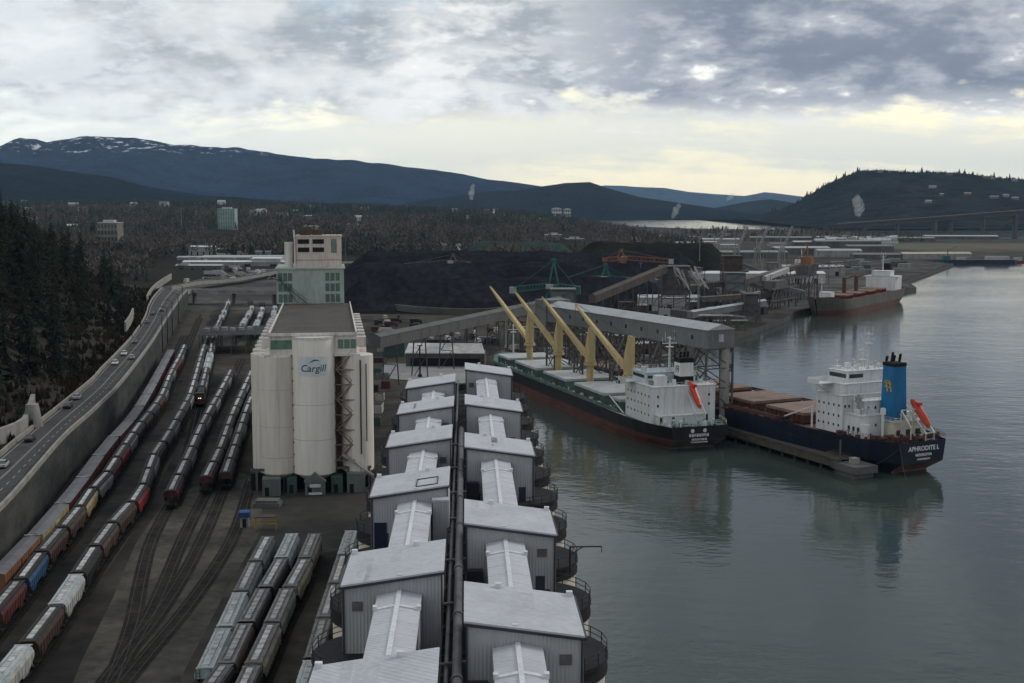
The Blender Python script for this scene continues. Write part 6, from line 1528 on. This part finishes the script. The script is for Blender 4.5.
# masts, tanks and short conveyors crowding the terminal
q = random.Random(90)
for k in range(26):
    px, py = q.uniform(600,830), q.uniform(270,318); p = A(px,py)
    if p.x > np.interp(p.y,[540,600,677,769,822,1065,1165],[48,84,124,168,187,345,367])-6 or p.y < 560: continue
    h = q.uniform(14,30); b = MB(); b.tube((p.x,p.y,3),(p.x,p.y,3+h),.35,.2,7); b.beam((p.x-1.4,p.y,3+h),(p.x+1.4,p.y,3+h),.35); tag(b.build('light_mast', M_conc if k % 2 else M_truss), ('pale' if k % 2 else 'dark')+' light mast among the conveyors of the terminal', 'light mast', ('pale' if k % 2 else 'dark')+' light masts of the terminal')
for k in range(30):
    px, py = q.uniform(610,815), q.uniform(274,322); p = A(px,py)
    if p.x > np.interp(p.y,[540,600,677,769,822,1065,1165],[48,84,124,168,187,345,367])-12 or p.y < 570: continue
    kind = k % 3; m = q.choice((M_dconc,M_truss,M_rust,M_gal)); cn = {M_dconc:'dark',M_truss:'dull grey',M_rust:'rusty',M_gal:'grey'}[m]
    if kind == 0:
        t = thing('storage_tank', f'{cn} round tank among the conveyors of the terminal', 'tank', (p.x,p.y,3), 0, f'{cn} tanks of the terminal'); r, h = q.uniform(2.5,6), q.uniform(5,12)
        b = MB(); b.cyl(0,0,0,h,r,24); b.build('shell', m, t); b = MB(); b.cyl(0,0,h,h+r*.3,r*1.02,24,r1=.4); b.build('roof', M_conc, t)
    elif kind == 1:
        a = q.uniform(-.6,.9); L_ = q.uniform(30,70); d_ = Vector((math.sin(a),math.cos(a),0)); e = p+d_*L_*.6-Vector((0,0,0)); o = conveyor('inclined_conveyor', f'{cn} short conveyor among the machines of the terminal', (p.x,p.y,3+q.uniform(3,7)), (p.x-L_*.8,p.y+L_*.3,3+q.uniform(12,20)), 2.6, 2.4, m, None, 4); o['group'] = f'{cn} short conveyors of the terminal'
    else:
        o = tower('transfer_tower', f'{cn} open framed tower among the machines of the terminal', p.x, p.y, q.uniform(6,9), q.uniform(6,9), q.uniform(10,20), m, 3, q.uniform(-.3,.3)); o['group'] = f'{cn} open towers of the terminal'

tower('transfer_tower', 'grey tower at the far end of the long level conveyor gallery', 27, 664, 13, 12, 25, M_gal, 4)
# ---------------------------------------------------------------- far shore, docks, town
bpy.context.view_layer.update()
from mathutils.bvhtree import BVHTree
BV = {}
def drop(ob, x, y):
    if ob.name not in BV: BV[ob.name] = BVHTree.FromPolygons([v.co.copy() for v in ob.data.vertices], [tuple(p.vertices) for p in ob.data.polygons])
    p = BV[ob.name].ray_cast(Vector((x,y,3000)), Vector((0,0,-1)))[0]; return p.z if p else 3.0
UPL = bpy.data.objects['upland']
M_hw = [mat('house_cream_wall', (.40,.37,.32), .8, .15, .3), mat('house_white_wall', (.52,.52,.51), .8, .12, .3), mat('house_brown_wall', (.16,.115,.085), .85, .2, .3), mat('house_grey_wall', (.25,.26,.27), .8, .2, .3)]
M_hr = [mat('house_dark_roof', (.055,.052,.052), .9, .2, .4), mat('house_grey_roof', (.17,.17,.175), .85, .2, .4), mat('house_pale_roof', (.42,.43,.44), .8, .12, .3)]
def house(x, y, z, w_, d, h, rise, mw, mr, label, group, rot=0.0, name='house', cat='house'):
    b = MB().use(mw); b.b2(-w_/2,w_/2,-d/2,d/2,-2,h); b.use(mr); e = .5
    b.add([(-w_/2-e,-d/2-e,h),(w_/2+e,-d/2-e,h),(w_/2+e,0,h+rise),(-w_/2-e,0,h+rise),(-w_/2-e,d/2+e,h),(w_/2+e,d/2+e,h)], [(0,1,2,3),(3,2,5,4),(0,3,4),(1,5,2)])
    b.use(M_glass)
    for k in range(max(2,int(w_/4))):
        n_ = max(2,int(w_/4)); xx = -w_/2+w_*(k+.5)/n_
        for q in range(max(1,int(h/3.2))): b.b2(xx-.7,xx+.7,-d/2-.06,-d/2-.01,.9+3.1*q,2.3+3.1*q)
    o = b.build(name, None, None, (x,y,z), rot); return tag(o, label, cat, group)
q = random.Random(77)
# houses half buried in the woods
for k in range(34):
    y = q.uniform(1750,4300); x = q.uniform(-.42,.02)*y; c = q.randrange(3)
    house(x, y, drop(UPL,x,y)+6.0*(q.random() < .6), q.uniform(14,30), q.uniform(10,16), q.uniform(6,11), q.uniform(2,4), M_hw[c], M_hr[q.choice((1,2,2))], ['cream','white','brown'][c]+' walled house half hidden in the far woods', ['cream','white','brown'][c]+' houses in the far woods', q.uniform(-.5,.5))
# bigger buildings one can pick out
def slab(label, name, px0, px1, ytop, Y, depth, mw, floors, cols, cat='building', ms=M_glass, top=True, zb=None):
    a, c = atY(px0,ytop,Y), atY(px1,ytop,Y); w_ = c.x-a.x; zg = zb if zb is not None else (drop(UPL,(a.x+c.x)/2,Y)); h = a.z-zg
    t = thing(name, label, cat, ((a.x+c.x)/2, Y, zg)); b = MB(); b.b2(-w_/2,w_/2,0,depth,-3,h); b.build('walls', mw, t)
    fh = h/floors
    for j in range(floors):
        b = MB()
        for i in range(cols): b.b2(-w_/2+w_*(i+.15)/cols, -w_/2+w_*(i+.85)/cols, -.12,-.02,fh*j+fh*.3,fh*j+fh*.8)
        b.b2(-w_/2+w_*.1/cols, w_/2-w_*.1/cols, -.08,-.02,fh*j+fh*.26,fh*j+fh*.3); b.build('window_band', ms, t)
    b = MB(); b.b2(-w_/2-.4,w_/2+.4,-.4,depth+.4,h,h+.7); 
    if top: b.b2(-w_*.3,w_*.25,depth*.3,depth*.7,h+.7,h+3.6)
    b.build('roof', M_hr[2], t); return t
for k in range(30):
    p = at(q.uniform(185,280), q.uniform(257,277), 3); c = q.choice(['white','white','grey','dark','tan'])
    TRK.put((p.x,p.y,max(3,upl(p.x,p.y))+.1), q.choice((1.5,1.6,.1,.3)), f'{c} truck parked among the low sheds beyond the overpass', f'{c} trucks among the far low sheds', mats={'cargo_box':{0:TR_C[c]},'cab':{0:TR_C[c]}}, scale=q.uniform(.9,1.5))
M_tealw = mat('pale_teal_tower_wall', (.30,.40,.38), .5, .1, .1); M_tealg = mat('blue_green_tower_glass', (.035,.085,.09), .2, .2, .1, spec=.6)
slab('tall pale teal apartment tower standing alone above the woods', 'apartment_tower', 217.5, 234.5, 209, 2500, 26, M_tealw, 16, 7, 'apartment tower', M_tealg)
slab('pale apartment block peeping out behind the conifers on the slope', 'apartment_block', 97, 117, 223, 1500, 24, mat('grey_cream_block_wall', (.19,.18,.16), .85, .2, .1), 5, 6, 'apartment block')
slab('pinkish stepped apartment block beyond the coal yard', 'apartment_block', 545, 562, 235, 2250, 30, mat('pinkish_block_wall', (.34,.24,.22), .8, .15, .1), 6, 7, 'apartment block', zb=3)
slab('low cream block right of the pinkish stepped block', 'apartment_block', 566, 584, 239, 2300, 24, M_hw[0], 4, 7, 'apartment block', zb=3)
slab('pale blue low office beside the pinkish block', 'office_block', 592, 612, 241, 2350, 30, M_hw[3], 3, 7, 'office', zb=3)
slab('long beige apartment row at the wood edge left of the pinkish block', 'apartment_block', 508, 540, 243, 2200, 22, mat('beige_row_wall', (.25,.19,.15), .8, .2, .1), 3, 12, 'apartment block', zb=3)
slab('white hilltop building on the middle hill', 'hall', 552, 562, 208.5, 5600, 40, M_hw[1], 2, 6, 'building', zb=25); slab('smaller white hilltop building on the middle hill', 'hall', 564, 571, 209, 5600, 40, M_hw[1], 2, 4, 'building', zb=25)
# left of the elevator: sheds and lots beyond the overpass
for i,(px,py,w_,d,h,mw,mr,lab) in enumerate(((203,256,34,20,13,M_pale,M_cap,'white walled shed at the edge of the bare woods'),(215,262,90,18,6,M_conc,M_galr,'long low grey roofed shed left of the elevator tower'),(248,261,110,20,6,M_pale,M_galr,'long pale roofed shed behind the far road'),(236,266,120,16,5,M_conc,M_cap,'long bright white roofed shed nearest the far road'),
      (268,266,34,16,9,M_pale,M_cap,'white box building left of the green headhouse'),(200,270,50,14,5,M_dconc,M_galr,'low dark shed by the road bend'),(255,256,46,18,6,M_conc,M_hr[1],'grey roofed shed behind the long pale sheds'),(230,253,60,16,6,M_dconc,M_hr[2],'pale roofed shed nearest the bare woods'))):
    p = at(px,py,3); shed_b('warehouse', lab, p.x, p.y, w_, d, h, 1.4, mw, mr, q.uniform(-.12,.05), 'warehouse', 4)
for k in range(30):
    p = at(q.uniform(205,275), q.uniform(270,280), 3); c = q.choice(['white','silver','grey','black'])
    CAR.put((p.x,p.y,3.1), q.uniform(1.3,1.8), f'{c} car parked in the lot between far road and overpass', f'{c} cars in the far lot', mats={'body':{0:CARC[c]},'car_roof':{0:CARC[c]}}, scale=1.3)
for k,(px,c) in enumerate(((205,'white'),(222,'grey'),(243,'white'),(258,'black'),(272,'white'))):
    p = RAMP.pos(RAMP.len*(.12+.13*k)); TRK.put((p.x,p.y,p.z+.05), RAMP.rotz(RAMP.len*(.12+.13*k)), f'{dict(white="white",grey="grey",black="dark")[c]} truck driving on the far ramp, {ordn(k+1)} along from the bend', 'trucks on the far ramp', mats={'cargo_box':{0:TR_C['dark' if c=='black' else c]},'cab':{0:TR_C['dark' if c=='black' else c]}}, scale=1.0)
# docks to the right: sheds, stacks, loaders with raised booms
M_gr2 = mat('grey_green_roof', (.20,.235,.22), .75, .15, .2)
docks = [(752,258,90,26,8,M_conc,M_gr2,'dark walled dock shed left of the raised booms'),(800,254,80,28,9,M_conc,M_galr,'pale roofed dock shed behind the raised booms'),(846,247,110,30,10,M_dconc,M_gr2,'long green roofed dock shed on the far docks'),(868,252,70,26,9,M_dconc,M_hr[1],'dark dock shed above the distant ship'),
 (838,257,60,20,9,M_pale,M_cap,'pale gabled dock shed left of the distant ship'),(886,259,90,18,6,M_dconc,M_hr[1],'low dark shed row behind the distant ship'),(935,259,92,16,7,M_pale,mat('tan_roof', (.42,.38,.30), .8, .1, .2),'long tan roofed shed at the root of the far pier'),(810,246,60,20,7,M_conc,M_hr[2],'grey roofed shed beyond the dock sheds'),
 (780,241,120,22,7,M_conc,M_gr2,'grey green roofed shed before the belt of trees'),(720,243,70,22,7,M_pale,M_galr,'pale roofed shed right of the coal yard'),(690,247,50,18,7,M_dconc,M_hr[2],'pale roofed low shed at the coal yard corner'),(900,241,130,24,6,M_conc,M_gr2,'long grey green shed by the dry field'),(960,239,150,24,6,M_conc,M_galr,'long pale shed before the bridge'),(655,240,44,18,8,M_hw[1],M_hr[2],'white low building among trees beyond the coal yard'),(632,243,36,18,8,M_hw[0],M_hr[1],'cream low building among trees beyond the coal yard')]
for px,py,w_,d,h,mw,mr,lab in docks:
    p = at(px,py,3); shed_b('warehouse', lab, p.x, p.y, w_, d, h, 2.2, {M_pale:M_conc,M_conc:M_dconc}.get(mw,mw), {M_cap:M_galr}.get(mr,mr), q.uniform(-.1,.1), 'warehouse', 0)
for k in range(26):
    p = at(q.uniform(835,905), q.uniform(262,274), 3); w_, d, h = q.uniform(6,16), q.uniform(4,9), q.uniform(2.5,6); m = q.choice((M_dconc,M_conc,M_rust,M_gr2)); cn = {M_dconc:'dark',M_conc:'grey',M_rust:'rusty',M_gr2:'green'}[m]
    b = MB(); b.use(m); nl = 3
    for j in range(nl): b.b2(-w_/2+.1*j,w_/2-.1*j,-d/2,d/2,h*j/nl,h*(j+.9)/nl)
    tag(b.build('cargo_stack', None, None, (p.x,p.y,3.1), q.uniform(-.3,.3)), f'{cn} stack of cargo lying on the quay behind the distant ship', 'cargo stack', f'{cn} cargo stacks on the far quay')
for k,(px,ox) in enumerate(((715,0),(736,0),(757,0),(781,0))):
    p = at(px,270,3); t = thing('dock_crane', f'slender dock crane with raised slanting boom, {ORD[k+1]} from the left of the four', 'dock crane', (p.x,p.y,3), .2); b = MB()
    for s in (-1,1):
        for e in (-1,1): b.beam((s*4,e*4,0),(s*2,e*2,20),.8)
    b.b2(-3,3,-3,3,20,24); b.build('portal', M_conc, t); b = MB(); b.lattice((1,0,23),(15,6,47),1.8,.5,8); b.build('boom', M_conc, t); b = MB(); b.beam((-1,0,24),(-1,0,36),.8); b.beam((-1,0,36),(13,5,44),.25); b.build('mast', M_conc, t)
for k in range(46):                    # waterfront houses and boat sheds
    px = q.uniform(822,893); y = q.uniform(2280,2560); x = (px-512)/FPX*y; c = q.choice((0,1,1,3)); house(x, y, 3, q.uniform(9,20), q.uniform(9,14), q.uniform(4,8), q.uniform(1.5,3.5), M_hw[c], M_hr[q.choice((1,2,2))], ['cream','white','','grey'][c]+' waterfront house among the cluster left of the bridge', ['cream','white','','grey'][c]+' waterfront houses left of the bridge', q.uniform(-.4,.4))
for k in range(40):
    px = q.uniform(590,830); y = q.uniform(1900,2900); x = (px-512)/FPX*y; c = q.choice((0,2,2,3)); house(x, y, 3, q.uniform(12,34), q.uniform(10,18), q.uniform(3,7), q.uniform(.8,3), M_hw[c], M_hr[q.choice((0,1,2))], ['cream','white','brown','grey'][c]+' building among trees on the flats before the inlet', ['cream','white','brown','grey'][c]+' buildings on the flats', q.uniform(-.3,.3), 'low_building', 'building')
# houses on the right-hand hill and the left one
HR = [o for o in bpy.data.objects if o.name.startswith('hill') and o.type == 'MESH' and o.data.materials and o.data.materials[0] == H_right][0]
for k in range(17):
    px, py = (q.uniform(870,1020), q.uniform(174,181)) if k < 10 else (q.uniform(885,1020), q.uniform(186,206)); y = 5150 if k < 10 else q.uniform(4500,4900); x = (px-512)/FPX*y
    house(x, y, drop(HR,x,y)+1, q.uniform(12,30), 14, q.uniform(5,8), 2, M_hw[3 if k % 2 else 2], M_hr[2], ('grey' if k % 2 else 'brown')+' house on the wooded hill at the right', ('grey' if k % 2 else 'brown')+' houses on the right hill', 0)
HL_ = [o for o in bpy.data.objects if o.name.startswith('hill') and o.type == 'MESH' and o.data.materials and o.data.materials[0] == H_mid]
HLm = min(HL_, key=lambda o: o.data.vertices[0].co.x)
for k in range(9):
    px = q.uniform(5,160); y = q.uniform(4600,5400); x = (px-512)/FPX*y
    house(x, y, drop(HLm,x,y)+2, q.uniform(18,36), 14, q.uniform(4,7), 2, M_hw[2 if k % 2 else 3], M_hr[1], ('brown' if k % 2 else 'grey')+' house on the dark forested hill at the left', ('brown' if k % 2 else 'grey')+' houses on the left hill', 0)
# high road bridge at the right
t = thing('road_bridge', 'long high dark steel road bridge crossing the narrows at the right', 'bridge', (0,0,0)); Yb = 2760
D = [atY(x,y,Yb) for x,y in ((838,223.5),(880,220.5),(930,217),(980,213),(1040,208.5),(1120,204))]
b = MB()
for a,c in zip(D,D[1:]): b.beam(a+Vector((0,0,-1)), c+Vector((0,0,-1)), 22, 2.2)
b.build('deck', M_truss, t)
for s in (-9,9):
  b = MB()
  for a,c in zip(D,D[1:]):
    n = 10
    for k in range(n):
        u, v = a.lerp(c,k/n), a.lerp(c,(k+1)/n)
        o = Vector((0,s,0)); b.beam(u+o+Vector((0,0,-9)), v+o+Vector((0,0,-9)), 1.2); b.beam(u+o+Vector((0,0,-2)), v+o+Vector((0,0,-9)), .8); b.beam(u+o+Vector((0,0,-9)), v+o+Vector((0,0,-2)), .8)
  b.build('truss', M_truss, t)
for px in (862,896,933,949,981,1013,1060): 
    x = (px-512)/FPX*Yb; z = float(np.interp(x,[d_.x for d_ in D],[d_.z for d_ in D])); b = MB()
    for s in (-7,7): b.beam((x,Yb+s,-1),(x,Yb+s,z-9),5 if px in (933,1013) else 3.4)
    b.beam((x,Yb-7,z-11),(x,Yb+7,z-11),3.5); b.build('pier', M_dconc, t)
b = MB(); P = [atY(x,y,Yb) for x,y in ((1000,226),(1013,219),(1024,213),(1045,206),(1080,202),(1120,206))]
for a,c in zip(P,P[1:]):
    for s in (-9,9): b.beam(a+Vector((0,s,0)), c+Vector((0,s,0)), 1.6)
b.build('arch', M_truss, t)
# barge with deck houses at the far quay, small red boat
p = at(980,264,0); t = thing('barge', 'long dark blue barge with white deckhouses at the far quay', 'barge', (p.x,p.y+8,0), 0)
b = MB(); b.prism([(-46,-7),(44,-7),(50,0),(44,7),(-46,7)], -.5, 5); b.build('hull', mat('dark_blue_barge', (.020,.030,.06), .6, .2, .2), t)
b = MB(); b.b2(10,38,-4,4,5,9.5); b.b2(-26,-16,-3,3,5,8); b.build('deckhouse', M_pale, t); b = MB(); b.beam((-38,0,5),(-38,0,18),.8); b.beam((-38,0,17),(-26,0,22),.6); b.b2(-44,-36,-4,4,5,10); b.build('crane', M_teal, t)
p = at(1018,263,0); t = thing('tug_boat', 'small red and white tug at the right end of the far quay', 'tug', (p.x,p.y+5,0)); b = MB(); b.prism([(-12,-3.5),(9,-3.5),(13,0),(9,3.5),(-12,3.5)], -.4, 2.6); b.build('hull', C_red, t); b = MB(); b.b2(-3,6,-2.2,2.2,2.6,7); b.build('wheelhouse', M_pale, t)
# white cargo vessel glimpsed behind the docks, dark islet
p = at(805,272,3); b = MB().use(M_cap)
b.prism([(-14,-5),(10,-5),(16,0),(10,5),(-14,5)], 0, 7); b.b2(-10,2,-4,4,7,13); b.beam((-4,0,13),(-4,0,24),.7); tag(b.build('white_vessel', None, None, (p.x,p.y,3)), 'white superstructure rising behind the long white shed', 'vessel')
b = MB(); V = []
p = at(712,217.5,0)
for k in range(24): V.append((p.x+260*math.cos(k*.2618), p.y+120*math.sin(k*.2618)))
b.prism(V, -.5, 5); o = struct(b.build('islet', M_far))
# steam rising from far chimneys
def plume(label, px, py, Y, wpx, hpx, lean, dens):
    base = atY(px,py,Y); s_ = Y/FPX; bm = bmesh.new(); r_ = random.Random(int(px))
    n = 14
    for k in range(n):
        f = k/(n-1); r = wpx*s_*.5*(.28+.75*math.sin(math.pi*min(1,.15+f*.75)))*r_.uniform(.7,1.1)
        c = Vector((base.x+lean*f*hpx*s_+r_.uniform(-.25,.25)*r, Y+r_.uniform(-.3,.3)*r, base.z+f*hpx*s_))
        g = bmesh.ops.create_icosphere(bm, subdivisions=3, radius=r, matrix=Matrix.Translation(c))
        for v in g['verts']: d = v.co-c; v.co = c+d*(1+.3*mn.noise(v.co/(r*.7)))
    me = bpy.data.meshes.new('steam_plume'); bm.to_mesh(me); bm.free()
    m = bpy.data.materials.new('steam'); m.use_nodes = True; N = m.node_tree.nodes; N.clear(); v = N.new('ShaderNodeVolumePrincipled'); v.inputs['Color'].default_value = (.98,.98,.98,1); v.inputs['Density'].default_value = dens
    o_ = N.new('ShaderNodeOutputMaterial'); m.node_tree.links.new(v.outputs[0], o_.inputs['Volume']); me.materials.append(m)
    o = bpy.data.objects.new('steam_plume', me); COL.objects.link(o); return tag(o, label, 'steam')
plume('white steam plume rising before the long mountain slope', 471, 198, 5400, 6, 13, .15, .03)
plume('leaning white steam plume beside the bright inlet water', 673, 217, 4300, 6, 13, .45, .026)
plume('large white steam plume at the foot of the right hill', 859, 214, 3900, 10, 17, -.15, .028)
plume('small white steam wisp over the distant inlet', 728, 199, 9000, 5, 5, 1.0, .02)
# tall thin masts in the woods
for k,(px,yt,yb,Y,l) in enumerate(((181,207,232,2300,'thin pale mast standing in the woods left of the teal tower'),(345,222,258,1500,'thin dark mast right of the elevator tower'),(529,300,352,560,'thin pole on the shore by the crane ship'),(700,236,262,1300,'thin lattice mast among the dock sheds'))):
    a, c = atY(px,yt,Y), atY(px,yb,Y); b = MB(); b.tube((a.x,Y,min(3,c.z)),(a.x,Y,a.z),.5*Y/1500+.15,.2,6); b.beam((a.x-1.5,Y,a.z-2),(a.x+1.5,Y,a.z-2),.3*Y/1500+.1); tag(b.build('mast', M_conc if k in (0,3) else M_truss), l, 'mast')
